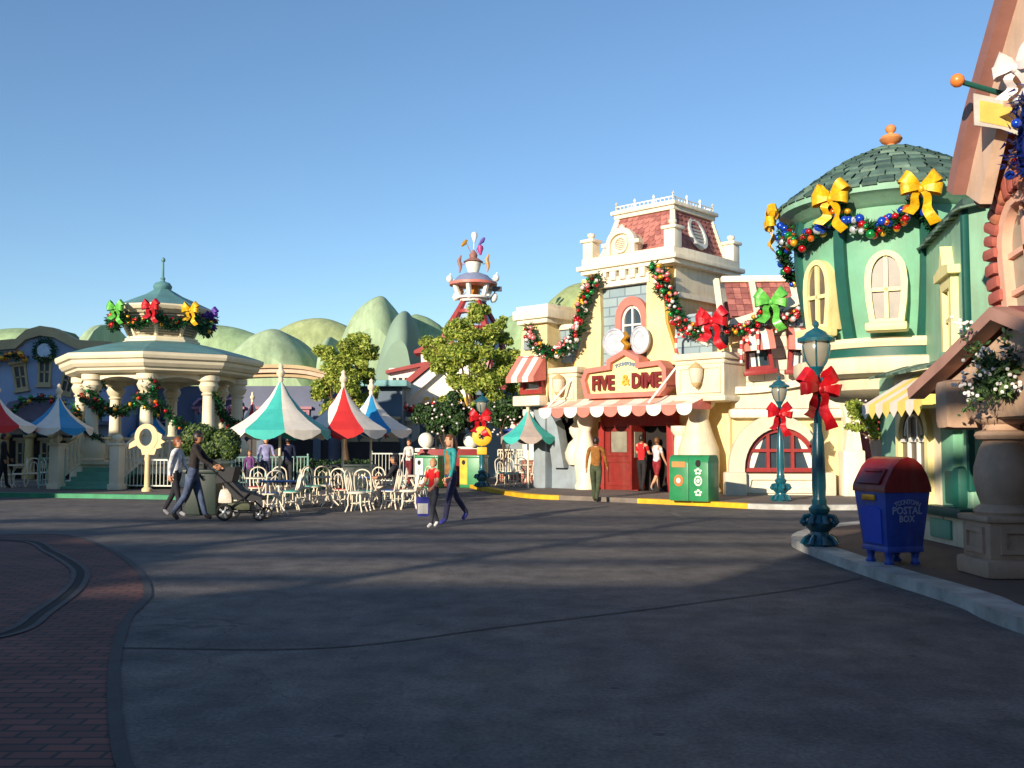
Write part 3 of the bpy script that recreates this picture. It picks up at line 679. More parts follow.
# ground floor: piers, red doors, doorway
b = MB()
b.box((-5.05, .1, 1.55), (.55, 1.3, 2.9), bev=.08)
pts = bez((-4.55, .1), (-4.2, .9), (-4.15, 1.8), (-4.9, 2.8), 12)
b.box((-4.15, .3, .45), (1.5, 1.0, .9), bev=.1)
b.prism([(-4.55, .8), (-4.05, .8), (-4.2, 1.5), (-4.35, 2.2), (-4.75, 2.75), (-5.1, 2.75), (-4.75, 2.0)], -.45, -.05)
b.box((-4.85, .2, 2.82), (1.5, 1.5, .28), bev=.06); b.build('stone_porch', GREYST, fd)
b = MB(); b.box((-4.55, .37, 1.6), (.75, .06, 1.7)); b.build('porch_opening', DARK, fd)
def bulb(x, y, z0, prof, n=18, name='column', m=CREAM):
    b = MB(); b.lathe([(r, z0 + z) for r, z in prof], (x, y, 0), n); return b.build(name, m, fd)
bulb(1.05, -.35, .12, [(.62, 0), (.66, .08), (.58, .2), (.62, .9), (.60, 1.3), (.42, 1.8), (.30, 2.2), (.34, 2.45), (.50, 2.62), (.52, 2.8)], m=CREAM2)
bulb(.38, -.30, .12, [(.30, 0), (.30, .2), (.20, .3), (.19, 1.5), (.17, 1.7), (.28, 1.85), (.28, 2.0)], 12)
bulb(-3.25, -.30, .12, [(.34, 0), (.36, .1), (.30, .25), (.36, .7), (.40, 1.1), (.26, 1.5), (.17, 1.85), (.30, 2.2), (.22, 2.5), (.30, 2.75)], m=CREAM)
bulb(-3.75, -.1, .9, [(.30, 0), (.40, .2), (.42, .4), (.30, .7), (.14, .85), (.26, 1.05), (.28, 1.2), (.12, 1.4), (.2, 1.8)], m=CREAM)
b = MB(); b.box((-1.55, .30, 2.35), (2.9, .30, .42), bev=.03); b.box((-2.95, .3, 1.2), (.22, .34, 2.2)); b.box((-.12, .10, 1.16), (.26, .42, 2.1), bev=.03); b.box((-1.58, .3, 1.2), (.20, .34, 2.2)); b.build('door_frame', REDP, fd)
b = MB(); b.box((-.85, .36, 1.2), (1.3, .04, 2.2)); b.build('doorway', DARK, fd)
b = MB(); b.box((-2.27, .26, 1.16), (1.24, .10, 2.1)); b.ring([(-1.75, 1.2), (-1.75, 2.1), (-2.8, 2.1), (-2.8, 1.2)], [(-1.95, 1.3), (-1.95, 2.0), (-2.6, 2.0), (-2.6, 1.3)], .17, .22); b.ring([(-1.75, .25), (-1.75, 1.1), (-2.8, 1.1), (-2.8, .25)], [(-1.85, .35), (-1.85, 1.0), (-2.7, 1.0), (-2.7, .35)], .18, .215)
dr = b.build('door', DOORRED, fd)
b = MB(); b.box((-2.27, .2, 1.65), (.62, .03, .66)); b.build('pane', GLASSL, dr)
b = MB(); b.tube([(-1.72, .2, 1.0), (-1.72, .12, 1.05), (-1.72, .12, 1.25), (-1.72, .2, 1.3)], .018, 6); b.build('handle', GOLD, dr)
b = MB(); b.box((-1.35, -.1, 1.1), (.08, .7, 2.0)); dr = b.build('door', DOORRED, fd, M=T(0, 0, .06))
b = MB(); b.box((-1.301, -.1, 1.5), (.02, .4, .8)); b.build('pane', GLASSL, dr)

# ------------------------------------------------------------------ right wing of the shop
RW_ = (6.45, 29.0, rad(-4))
wg = root('shop_building', 'lower wing of the yellow shop with red arched window and two small awninged windows', 'building', (RW_[0], RW_[1], 0), RW_[2])
def rx(px, d=0.0, py=420): return U(RW_, px, d, py)
def rz(px, py, d=0.0): return Z(RW_, px, py, d)
xr = rx(845); ax = (rx(742) + rx(818)) / 2
b = MB(); b.box((xr / 2, 2.4, 1.4), (xr + .1, 4.6, 2.8)); b.build('wall', YELLOW, wg)
b = MB(); b.box((xr / 2, 2.5, 3.9), (xr, 4.4, 2.6)); b.build('upper_wall', STONEW, wg)
b = MB(); z0 = rz(760, 418); b.box((xr / 2, .02, z0 + .13), (xr + .3, .5, .28), bev=.09); b.build('string_course', CREAM, wg)
b = MB()                                                       # sloped yellow skirt above the string course, then the upper moulding
q = [(-.22, z0 + .27), (.05, z0 + .82), (.4, z0 + .82), (.4, z0 + .27)]
b._add([(x, y, z) for x in (0, xr) for y, z in q], [(0, 1, 2, 3), (7, 6, 5, 4), (0, 4, 5, 1), (1, 5, 6, 2), (2, 6, 7, 3), (3, 7, 4, 0)]); b.build('skirt', CREAM2, wg)
b = MB(); c = bez((0, rz(735, 394)), (xr * .4, rz(760, 394)), (xr * .6, rz(790, 384)), (xr, rz(810, 380)), 12); b.prism(([(x, z) for x, z in c] + [(x, z + .2) for x, z in c[::-1]]), -.16, .1); b.build('moulding', CREAM, wg)
# arched window
aw0, aw1 = rx(724), rx(826); iw0, iw1 = rx(743), rx(817); zs = rz(780, 472)
b = MB(); b.ring(arch(aw0 + .1, aw1 - .1, zs, zs + .1, 18, rz(770, 415) - zs - .1), arch(iw0, iw1, zs, zs + .1, 18, rz(770, 428) - zs - .1), -.22, .1)
for x in ((aw0 + iw0) / 2, (aw1 + iw1) / 2): b.box((x, -.1, zs / 2 + .05), (iw0 - aw0 + .06, .5, zs - .1), bev=.05)
wf = b.build('window', mat('arch grey cream', (206, 198, 174), .65, .08, 2, .15), wg)
b = MB(); b.prism(arch(iw0 - .01, iw1 + .01, zs, zs + .1, 18, rz(770, 428) - zs - .09), .05, .09); b.build('pane', GLASS, wf)
b = MB(); h = rz(770, 428) - zs - .1; b.ring(arch(iw0, iw1, zs, zs + .1, 18, h), arch(iw0 + .12, iw1 - .12, zs + .12, zs + .12, 18, h - .14), -.06, .11)
for t in (.33, .66): b.box((iw0 + (iw1 - iw0) * t, .0, zs + .62), (.09, .1, 1.2))
b.box(((iw0 + iw1) / 2, .0, zs + .62), (iw1 - iw0 - .1, .09, .09)); b.box(((iw0 + iw1) / 2, -.03, zs + .04), (iw1 - iw0, .18, .12)); b.build('frame', REDP, wf)
for s in (0, 1):
    b = MB(); x0 = iw0 + .14 if s == 0 else iw1 - .1; k = 1 if s == 0 else -1
    b._add([(x0, .04, zs + .75), (x0 + k * .5, .04, zs + 1.15), (x0 + k * .15, .04, zs + .1), (x0, .04, zs + .1)], [(0, 1, 2, 3)]); b.build('curtain', AWNW, wf)
b = MB(); b.ring([(iw1 + .05, .18), (iw1 - .0, zs - .08), (iw0 + .0, zs - .08), (iw0 - .05, .18)], [(iw1 - .15, .32), (iw1 - .2, zs - .22), (iw0 + .2, zs - .22), (iw0 + .15, .32)], -.12, .02); b.box(((iw0 + iw1) / 2, .0, zs / 2), (iw1 - iw0, .08, zs)); b.build('window_panel', mat('pale panel', (220, 212, 188), .6, .06, 2), wg)
# two upper windows with awnings
def upwin(px, py, rot, sc):
    x, z = L(RW_, px, py); M = T(x, -.06, z) @ RY(rot) @ Matrix.Diagonal((sc * .86, sc, sc * 1.08, 1))
    b = MB(); b.M = M; b.ring([(.50, -.62), (.44, .62), (-.44, .62), (-.50, -.62)], [(.36, -.46), (.32, .5), (-.32, .5), (-.36, -.46)], -.14, .08); b.box((0, -.1, -.64), (1.2, .26, .14), bev=.03); f = b.build('window', REDP, wg)
    b = MB(); b.M = M; b.box((0, .02, 0), (.8, .04, 1.1)); b.build('pane', GLASS, f)
    b = MB(); b.M = M; b.box((0, -.02, -.1), (.05, .05, .9)); b.box((-.22, -.0, -.25), (.22, .03, .4)); b.build('frame', WHITE, f)
    b = MB(); b.M = M
    for i in range(5):
        b.mi = i % 2; u0, u1 = -.56 + i * .224, -.56 + (i + 1) * .224
        pv = None
        for k in range(5):
            t = k / 4; y, zz = -.12 - .42 * math.sin(t * 1.5), .66 - .62 * (1 - math.cos(t * 1.5)) - .1 * t
            if pv: b.quad((u0, pv[0], pv[1]), (u1, pv[0], pv[1]), (u1, y, zz), (u0, y, zz))
            pv = (y, zz)
    b.mi = 0
    for u in (-.56, .56): b._add([(u, -.12, .66), (u, -.42, .42), (u, pv[0], pv[1]), (u, -.12, .0)], [(0, 1, 2, 3)])
    b.build('window_awning', [AWNR, AWNW], f, smooth=False)
    b = MB(); b.M = M
    for i in range(4): b.box((-.42 + .28 * i, -.14, .86), (.25, .26, .36), rot=RY((i - 1.5) * .06), bev=.05)
    b.build('voussoir', GREYST, f)
upwin(757, 351, -.10, .92); upwin(801, 351, .04, .92)
b = MB()                                                       # rising cornice
c = bez((-.1, rz(722, 332)), (.5, rz(742, 328)), (1.2, rz(760, 316)), (xr * .75, rz(805, 298)), 14); c.append((xr, rz(820, 290)))
b.prism([(x, z) for x, z in c] + [(x, z + .34) for x, z in c[::-1]], -.34, .3); b.build('cornice', CREAM, wg)
b = MB(); b.prism([(x, z - .36) for x, z in c] + [(x, z + .01) for x, z in c[::-1]], -.1, .3); b.build('frieze', YELLOW, wg)
b = MB(); zr = rz(760, 306, 1.2); b.mi = 0                      # low shingled roof behind
za, zc = rz(740, 308, .9), rz(750, 283, 1.9)
for j in range(6):
    for i in range(14):
        t0, t1 = i / 14, (i + .96) / 14; k0, k1 = j / 6, (j + 1.2) / 6; b.mi = R.choice((0, 0, 1))
        y0, y1_ = .5 + 1.2 * k0, .5 + 1.2 * k1; za_ = za - .3 + (zc - za + .3) * k0; zb2 = za - .3 + (zc - za + .3) * k1
        b.quad((xr * t0, y0 - .04, za_), (xr * t1, y0 - .04, za_), (xr * t1, y1_, zb2), (xr * t0, y1_, zb2))
b.mi = 1; b.quad((0, .54, za - .34), (xr, .54, za - .34), (xr, 1.74, zc - .04), (0, 1.74, zc - .04)); b.box((xr / 2, 2.6, za - .1), (xr, 2.0, .8)); b.build('roof', [SHRED, SHRED2], wg, smooth=False)
b = MB(); b.box((xr / 2, 1.75, zc + .08), (xr + .2, .4, .2), bev=.04)
for px in (722, 759, 801): b.tube([(rx(px, .5), .45, za - .2), (rx(px, .5) + .05, 1.7, zc + .05)], .11, 6)
b.build('roof_trim', CREAM, wg)
# end post and the maroon door recess beside it
x = rx(848); b = MB(); b.box((x, -.3, .75), (.62, .62, 1.3), bev=.06); b.prism([(x - .24, 1.38), (x + .24, 1.38), (x + .16, 2.0), (x + .26, 2.75), (x - .28, 2.75), (x - .16, 2.0)], -.55, -.05); b.build('end_post', CREAM, wg)
b = MB(); b.box((x + 2.0, 1.3, 1.8), (3.6, .3, 3.4)); b.build('side_wall', CREAM2, wg)
b = MB(); b.box((rx(877, 1.0), 1.1, 1.2), (.95, .14, 2.2), bev=.02); b.build('door', DOORRED, wg)
# ------------------------------------------------------------------ round green tower building on the right
GC = Vector((7.13, 18.5, 0)); GL = 'mint green round-tower building with dark shingled dome roof and yellow awning'
gb = root('tower_building', GL, 'building', GC)
TW = T(-GC)
def MBW(): b = MB(); b.M = TW.copy(); return b
def tower_at(px, r):                                     # angle on the tower wall seen at photo column px
    a = (px - 512) / 1000.0; d = Vector((a, math.cos(PITCH))).normalized(); c = Vector((GC.x, GC.y)); t = c.dot(d); h2 = c.length_squared - t * t
    if h2 >= r * r: return math.atan2(-.0, -1.0)
    p = d * (t - math.sqrt(r * r - h2)) - c
    return math.atan2(p.y, p.x)
TP = [(1.46, 3.38), (1.60, 3.9), (1.70, 4.5), (1.74, 5.0), (1.72, 5.5), (1.66, 5.8)]
def tr(z):
    for (r0, z0), (r1, z1) in zip(TP, TP[1:]):
        if z0 <= z <= z1: return r0 + (r1 - r0) * (z - z0) / (z1 - z0)
    return TP[0][0] if z < TP[0][1] else TP[-1][0]
b = MB(); b.lathe(TP, (0, 0, 0), 48); b.build('tower_wall', MINT, gb)
b = MB(); b.lathe([(1.5, 2.72), (1.80, 2.78), (1.84, 2.86), (1.84, 3.04), (1.78, 3.07), (1.5, 3.08)], (0, 0, 0), 48); b.build('fascia', CREAM2, gb)
b = MB(); b.lathe([(1.62, 3.06), (1.62, 3.24)], (0, 0, 0), 48); b.build('green_band', TEALD, gb)
b = MB(); b.lathe([(1.4, 3.22), (1.66, 3.24), (1.70, 3.32), (1.66, 3.40), (1.4, 3.42)], (0, 0, 0), 48); b.build('sill_band', CREAM2, gb)
b = MB(); b.lathe([(1.5, 2.73), (1.42, 2.52), (1.1, 2.36), (.001, 2.30)], (0, 0, 0), 48); b.build('soffit', CREAM2, gb)
b = MB(); b.lathe([(.86, .1), (.86, 2.4)], (.80, .1, 0), 40); b.build('lower_wall', YELLOW, gb)
b = MB(); b.lathe([(1.6, 5.62), (1.80, 5.70), (1.92, 5.82), (2.06, 5.86), (2.08, 5.98), (1.9, 6.04)], (0, 0, 0), 48); b.build('eave', MINTL, gb)
RP = [(2.10, 5.97), (1.72, 6.27), (1.36, 6.52), (1.02, 6.74), (.70, 6.91), (.40, 7.04), (.16, 7.12)]
b = MB(); b.lathe([(r - .03, z - .03) for r, z in RP], (0, 0, 0), 40)
for j in range(11):                                       # slabs of the dome roof
    def rp(t):
        k = min(len(RP) - 1.001, t * (len(RP) - 1)); i = int(k); f = k - i
        return RP[i][0] + (RP[i + 1][0] - RP[i][0]) * f, RP[i][1] + (RP[i + 1][1] - RP[i][1]) * f
    r0, z0 = rp(j / 11); r1, z1 = rp(min(1, (j + 1.25) / 11)); n = max(9, int(2 * math.pi * r0 / .27)); ph = R.random()
    for i in range(n):
        b.mi = R.choice((0, 0, 1, 1, 2)); a0 = (i + ph + R.uniform(.02, .07)) * 2 * math.pi / n; a1 = (i + ph + R.uniform(.9, .98)) * 2 * math.pi / n; dz = R.uniform(-.02, .015); lf = .035
        pt = lambda r, z, a: (r * math.cos(a), r * math.sin(a), z)
        A, B_, C_, D = pt(r0 + lf * .6, z0 + lf + dz, a0), pt(r0 + lf * .6, z0 + lf + dz * .5, a1), pt(r1, z1 + .004, a1), pt(r1, z1 + .004, a0)
        b.quad(A, B_, C_, D); b.quad(pt(r0 + .01, z0 - .01 + dz, a0), pt(r0 + .01, z0 - .01 + dz, a1), B_, A)
b.build('roof', SHG, gb, smooth=False)
b = MB(); b.lathe([(.20, 7.08), (.17, 7.13), (.08, 7.16), (.07, 7.19), (.17, 7.23), (.21, 7.29), (.17, 7.35), (.06, 7.38), (.055, 7.41), (.09, 7.45), (.10, 7.50), (.07, 7.55), (.001, 7.58)], (0, 0, 0), 18); b.build('finial', mat('terracotta finial', (214, 140, 84), .5, .1, 4), gb)
for px in (800, 848, 927):                                 # dark ribs
    b = MB(); a = tower_at(px, 1.62); a = a if px > 800 else tower_at(803, 1.62)
    pts = [((tr(3.4 + 2.3 * k / 12) + .01) * math.cos(a), (tr(3.4 + 2.3 * k / 12) + .01) * math.sin(a), 3.4 + 2.3 * k / 12) for k in range(13)]
    b.strip(pts, Vector((-math.sin(a), math.cos(a), 0)) * .20, .18); b.build('rib', TEALD, gb)
for px in (825, 889, 962):
    a = tower_at(px, 1.68) if px < 960 else tower_at(889, 1.68) + .95
    M = RZ(a + rad(90)) @ T(0, -1.76, 4.22)
    ov = [(.27, -.62), (.33, -.2), (.345, .10)] + [(.335 * math.cos(math.pi * k / 14), .22 + .42 * math.sin(math.pi * k / 14)) for k in range(15)] + [(-.345, .10), (-.33, -.2), (-.27, -.62)]; ovi = [(x * .70, z * .86 + .0) for x, z in ov]
    b = MB(); b.M = M; b.ring(ov, ovi, -.09, .24); wf = b.build('window', WINY, gb)
    b = MB(); b.M = M; b.prism([(x * 1.02, z * 1.02) for x, z in ovi], -.025, .01); b.build('pane', mat('curtained glass', (104, 92, 78), .4, .25, 2.5), wf)
    b = MB(); b.M = M; b.box((0, -.05, 0), (.065, .06, 1.05)); b.box((0, -.05, -.03), (.46, .06, .065)); b.build('mullion', WINY, wf)
    b = MB(); b.M = M; b.box((0, -.10, -.68), (.68, .40, .15), bev=.05); b.build('sill', WINY, wf)
# flat green block beside the tower
b = MBW(); b.flat([(6.35, 13.9), (9.6, 13.9), (9.6, 17.2), (7.05, 17.0)], 2.6, 4.9); b.box((8.0, 15.6, 1.4), (3.3, 3.4, 2.6), bev=.04); b.build('block_wall', MINTL, gb, smooth=False)
BA = rad(-90) - math.atan2(.70, 3.1)
b = MBW(); b.box((6.37, 13.92, 2.9), (.10, .09, 4.0), bev=.03); b.build('corner_trim', TEALD, gb)
b = MBW()
for j in range(3):
    for i in range(13):
        b.mi = R.choice((0, 1, 2)); y0 = 13.7 + i * .27; x0 = 6.22 + j * .25 + i * .06; z0 = 4.88 + j * .10
        b.box((x0 + .16, y0 + .14, z0 + R.uniform(-.01, .01)), (.34, .27, .03), rot=RY(-.22))
b.mi = 1; b.flat([(6.3, 13.8), (9.7, 13.8), (9.7, 17.2), (7.0, 17.0)], 4.902, 5.0); b.build('block_roof', SHG, gb, smooth=False)
wy = 14.72; wx = 6.53                                        # little pedimented window on its street face
b = MBW(); b.M = TW @ T(wx, wy, 0) @ RZ(BA); b.ring([(.36, 2.82), (.40, 4.05), (-.40, 4.05), (-.36, 2.82)], [(.22, 2.92), (.25, 3.85), (-.25, 3.85), (-.22, 2.92)], -.10, .05)
b.prism([(-.54, 4.02), (.54, 4.02), (.54, 4.14), (.12, 4.2), (0, 4.5), (-.12, 4.2), (-.54, 4.14)], -.16, .04); wf = b.build('window', WINY, gb)
b = MBW(); b.M = TW @ T(wx, wy, 0) @ RZ(BA); b.prism([(-.26, 2.9), (.26, 2.9), (.26, 3.88), (-.26, 3.88)], -.02, .03); b.build('pane', MATS['curtained glass'], wf)
b = MBW(); b.M = TW @ T(wx, wy, 0) @ RZ(BA); b.box((0, -.04, 3.4), (.05, .05, 1)); b.box((0, -.04, 3.4), (.5, .05, .06)); b.build('mullion', WINY, wf)
b = MBW(); b.M = TW @ T(wx, wy, 0) @ RZ(BA); b.box((0, -.12, 2.72), (.84, .3, .17), bev=.06); b.build('sill', TEALD, wf)
# lower street face: yellow surround, arched shop window, ledge and plinth
b = MBW(); b.box((6.36, 15.55, 1.55), (.16, 1.75, 2.3), bev=.03); b.build('shop_front', CREAM2, gb)
b = MBW(); b.M = TW @ T(6.27, 15.55, 0) @ RZ(rad(-90)); b.ring(arch(-.62, .62, .62, 1.75, 12, .5), arch(-.5, .5, .72, 1.72, 12, .40), -.08, .02); wf = b.build('window', WINY, gb)
b = MBW(); b.M = TW @ T(6.27, 15.55, 0) @ RZ(rad(-90)); b.prism(arch(-.51, .51, .7, 1.72, 12, .41), -.01, .02); b.build('pane', MATS['curtained glass'], wf)
b = MBW(); b.M = TW @ T(6.27, 15.55, 0) @ RZ(rad(-90))
for x in (-.18, .18): b.box((x, -.03, 1.3), (.05, .05, 1.3))
for z in (1.1, 1.62): b.box((0, -.03, z), (1.0, .05, .05))
b.tube([(.32 * math.cos(t * .35), -.03, 1.7 + .32 * math.sin(t * .35)) for t in range(10)], .025, 6); b.build('mullion', WHITE, wf)
b = MBW(); b.box((6.33, 15.5, .60), (.34, 3.3, .15), bev=.05); b.box((6.34, 14.25, .95), (.26, .5, .6), bev=.1); b.build('ledge', TEALD, gb)
b = MBW(); b.box((7.6, 15.7, .30), (2.6, 3.5, .50), bev=.04); b.build('plinth', CREAM2, gb)
b = MBW(); b.box((6.285, 14.75, .33), (.05, .7, .28), bev=.02); b.build('plinth_panel', MINT, gb)
b = MBW(); b.box((6.32, 14.35, 1.75), (.2, .42, 2.3), bev=.05); b.build('mint_pilaster', MINT, gb)
# small shingled ledge roof over the awning
b = MBW()
for i in range(12):
    b.mi = R.choice((0, 1, 2)); b.box((6.22, 13.75 + i * .26, 2.74 + R.uniform(-.01, .01)), (.5, .24, .035), rot=RY(-.3))
b.build('ledge_roof', SHG, gb, smooth=False)
ya = root('awning', 'pale yellow and white striped awning on the mint green building, beside the mailbox', 'awning', (6.3, 14.5, 0))
b = MB(); n = 8
for i in range(n):
    b.mi = i % 2; y0, y1 = -1.15 + 2.3 * i / n, -1.15 + 2.3 * (i + 1) / n
    b.quad((0, y0, 2.66), (0, y1, 2.66), (-.82, y1, 2.16), (-.82, y0, 2.16)); ym = (y0 + y1) / 2
    b._add([(-.82, y0, 2.16), (-.82, y1, 2.16), (-.82, y1, 2.04), (-.82, ym, 1.94), (-.82, y0, 2.04)], [(0, 1, 2, 3, 4)])
b.mi = 0
for y in (-1.15, 1.15): b._add([(0, y, 2.66), (-.82, y, 2.16), (-.82, y, 2.04), (0, y, 2.04)], [(0, 1, 2, 3)])
b.build('canopy', [mat('yellow canvas', (244, 214, 112), .8, .06, 4, .1, 60), AWNW], ya, smooth=False)
b = MB(); b.cyl((-.8, -1.14, 2.15), (-.8, 1.14, 2.15), .02, n=6); b.build('frame', WHITE, ya)

# ------------------------------------------------------------------ peach gabled building at the right edge
PB = Vector((6.0, 10.5, 0)); pb = root('gabled_building', 'peach gabled building with brick-framed arched window at the right edge', 'building', PB)
PW = T(-PB)
def MBP(): b = MB(); b.M = PW.copy(); return b
b = MBP(); b.box((8.2, 8.95, 2.4), (4.9, 5.9, 4.8)); b._add([(5.76, 11.85, 4.8), (5.76, 6.1, 4.8), (5.76, 9.0, 7.4), (10, 11.85, 4.8), (10, 6.1, 4.8), (10, 9.0, 7.4)], [(0, 1, 2), (3, 5, 4), (0, 2, 5, 3), (1, 4, 5, 2)]); b.build('wall', PINKW, pb)
gl = [(11.55, 4.50), (11.34, 4.86), (11.06, 5.28), (10.66, 5.76), (10.2, 6.3), (9.65, 6.95), (9.0, 7.6)]
gl2 = gl + [(18.0 - y, z) for y, z in gl[-2::-1]]
def offs(line, d):
    q = offset([Vector(p) for p in line], d); return [tuple(v) for v in q]
YZ = Matrix(((0, 1, 0, 0), (1, 0, 0, 0), (0, 0, 1, 0), (0, 0, 0, 1)))     # (along, depth, z) -> (x=depth, y=along, z)
b = MB(); b.M = PW @ YZ; o1 = offs(gl2, -.09); o2 = offs(gl2, .09); b.prism(o1 + o2[::-1], 5.12, 5.32); b.build('barge_board', PINKT, pb)
b = MB(); b.M = PW @ YZ; o1 = offs(gl2, .06); o2 = offs(gl2, .46); b.prism(o1 + o2[::-1], 5.28, 5.42); b.build('gable_board', PINKW, pb)
b = MB(); b.M = PW @ YZ; o1 = offs(gl2, -.10); o2 = offs(gl2, .04); b.prism(o1 + o2[::-1], 5.33, 10.2); b.build('roof', SHRED2, pb)
# window with leaning frame in a surround of fat toon bricks
wy, wz = 10.92, 3.62; M = PW @ T(5.74, wy, wz) @ RZ(rad(-90)) @ RY(rad(-7))
ac = arch(-.50, .50, -.80, .15, 14, .60); ai = arch(-.38, .38, -.72, .15, 14, .48)
b = MB(); b.M = M; b.ring(ac, ai, -.14, .03); wf = b.build('window', mat('peach frame', (222, 172, 148), .6, .07, 3, .1), pb)
b = MB(); b.M = M; b.prism(arch(-.39, .39, -.75, .15, 14, .49), -.02, .02); b.build('pane', GLASSL, wf)
b = MB(); b.M = M
b.box((0, -.05, -.05), (.06, .06, 1.4)); b.box((0, -.05, .12), (.76, .06, .06)); b.box((0, -.05, -.32), (.76, .06, .06)); b.build('mullion', MATS['peach frame'], wf)
b = MB(); b.M = M; RB = random.Random(5)
for i in range(15):
    t = math.pi * (i + .5) / 15; c = Vector((.62 * math.cos(t), -.06, .15 + .72 * math.sin(t))); b.mi = RB.choice((0, 0, 1, 2))
    b.box(c, (.22 + RB.uniform(0, .08), .28, .14), rot=RY(-t), bev=.06)
for s in (-1, 1):
    for i in range(6):
        b.mi = RB.choice((0, 0, 1, 2)); b.box((s * (.60 + RB.uniform(-.03, .05)), -.06, .04 - i * .17), (.20 + RB.uniform(0, .1), .26, .15), bev=.05)
b.build('brick_surround', BRICKT, pb)
b = MBP(); RB = random.Random(9)
for i in range(7):
    b.sphere((5.66, 11.8 - i * .21 + RB.uniform(-.04, .04), 4.52 + (i * .05) + RB.uniform(-.06, .06)), .16, (.8, 1, .8), 10)
b.build('rubble_stone', mat('brown rubble stone', (150, 112, 92), .85, .2, 4, .5, 12), pb)
# porch: gable roof on stout columns
po = root('porch', 'small peach porch roof resting on a fat beam beside the mailbox', 'porch', (5.5, 10.5, 0))
QW = T(-5.5, -10.5, 0)
pg = [(12.75, 2.22), (11.7, 2.55), (10.5, 2.96), (9.4, 2.6), (8.3, 2.2)]
b = MB(); b.M = QW @ YZ; o1 = offs(pg, -.05); o2 = offs(pg, .09); b.prism(o1 + o2[::-1], 5.05, 5.25); b.build('barge_board', mat('tan rose trim', (178, 134, 118), .6, .1, 2, .12), po)  # rose trim lightened on the porch to offset the shade it stands in
b = MB(); b.M = QW @ YZ; o1 = offs(pg, -.06); o2 = offs(pg, .02); b.prism(o1 + o2[::-1], 5.252, 6.4); b.build('roof', SHRED2, po)
b = MB(); b.M = QW @ YZ; b.prism([(12.45, 2.22), (11.6, 2.46), (10.5, 2.84), (9.4, 2.5), (8.5, 2.15), (8.5, 2.05), (12.45, 2.05)], 5.30, 5.5); b.build('gable_panel', PINKW, po)
b = MB(); b.M = QW; b.box((5.55, 10.3, 2.08), (.62, 3.4, .50), bev=.10); b.box((5.36, 11.72, 2.02), (.70, .34, .58), bev=.10); b.build('beam', TANST, po)
pc = root('porch_column', 'fat baluster-shaped tan column on square pedestal, right of the mailbox', 'column', (5.46, 11.15, .116))
b = MB(); b.box((0, 0, .10), (.78, .78, .20), bev=.05); b.box((0, 0, .40), (.66, .66, .42), bev=.04); b.box((0, 0, .63), (.74, .74, .07), bev=.03)
for s in ((0, -1), (-1, 0)):
    M = RZ(0) if s[0] == 0 else RZ(rad(-90))
    bb = [(.22, .26), (.22, .54), (-.22, .54), (-.22, .26)]; b.ring(bb, [(x * .72, .40 + (z - .40) * .6) for x, z in bb], -.36, -.32, M=M)
b.build('pedestal', TANST, pc)
b = MB(); b.lathe([(.30, .66), (.32, .70), (.30, .74), (.24, .78), (.28, .9), (.31, 1.05), (.30, 1.2), (.24, 1.40), (.20, 1.48), (.27, 1.50), (.29, 1.54), (.27, 1.58), (.20, 1.60), (.20, 1.66), (.28, 1.70), (.30, 1.74), (.26, 1.79)], (0, 0, 0), 28); b.build('shaft', TANST, pc)
fp = root('flower_planter', 'leafy white-flowered plant hanging over the porch beam at the right edge', 'plant', (5.28, 10.65, 2.12))
RF = random.Random(21)
def leaf(b, p, s, n=None):
    n = n or Vector((RF.gauss(0, 1), RF.gauss(0, 1), RF.gauss(0, .7) + .5)).normalized()
    x = n.orthogonal().normalized(); x = Matrix.Rotation(RF.uniform(0, 6.28), 3, n) @ x; y = n.cross(x); p = Vector(p)
    b._add([p - x * s, p - y * s * .45 + n * s * .12, p + x * s, p + y * s * .45 + n * s * .12], [(0, 1, 2, 3)])
b = MB(); f = MB()
for k in range(80):
    ang = RF.uniform(0, 6.28); ln = RF.uniform(.3, .8); q = Vector((math.cos(ang) * .5 - .1, math.sin(ang) * .8, RF.uniform(-.35, .95))) * ln
    for j in range(26):
        t = RF.uniform(.15, 1); p = q * t + Vector((0, 0, .1)) + Vector((RF.gauss(0, .04), RF.gauss(0, .04), RF.gauss(0, .04) - .12 * t * t)); b.mi = RF.choice((0, 1, 2)); leaf(b, p, RF.uniform(.03, .055))
    if k % 2:
        for j in range(5): f.sphere(q + Vector((RF.gauss(0, .04), RF.gauss(0, .04), .08 + RF.gauss(0, .03))), .022, n=6)
b.build('foliage', [mat('planter leaf', (62, 92, 44), .5, .2, 6), mat('planter leaf pale', (96, 120, 64), .5, .2, 6), mat('planter leaf deep', (40, 66, 34), .5, .2, 6)], fp, smooth=False); f.build('blossom', mat('white blossom', (232, 226, 222), .6, .05), fp)
b = MB(); b.box((0.12, 0, -.02), (.2, .6, .12), bev=.03); b.build('trough', TANST, fp)
# banner pole and plain banner under the gable
bp = root('banner', 'plain yellow-grey banner on a pole with orange ball, under the peach gable', 'banner', (5.75, 10.6, 5.2))
b = MB(); b.tube([(0, 0, 0), (-.5, -.05, .13), (-.92, -.08, .24)], [.035, .032, .03], 8); b.lathe([(.05, 0), (.06, .05), (.05, .1)], (-.3, -.03, 0), 8); b.build('pole', TEALD, bp)
b = MB(); b.sphere((-.97, -.085, .255), .075, n=12); b.build('ball', mat('orange knob', (230, 130, 60), .35, .06), bp)
b = MB(); b.prism([(-.78, .13), (-.26, .02), (-.28, -.34), (-.5, -.26), (-.78, -.22)], -.045, -.03); b.mi = 1; b.prism([(-.72, .05), (-.34, -.02), (-.35, -.26), (-.72, -.18)], -.052, -.023); b.build('cloth', [mat('banner grey', (190, 184, 176), .8, .1, 6), mat('banner yellow', (220, 184, 90), .8, .12, 5)], bp)

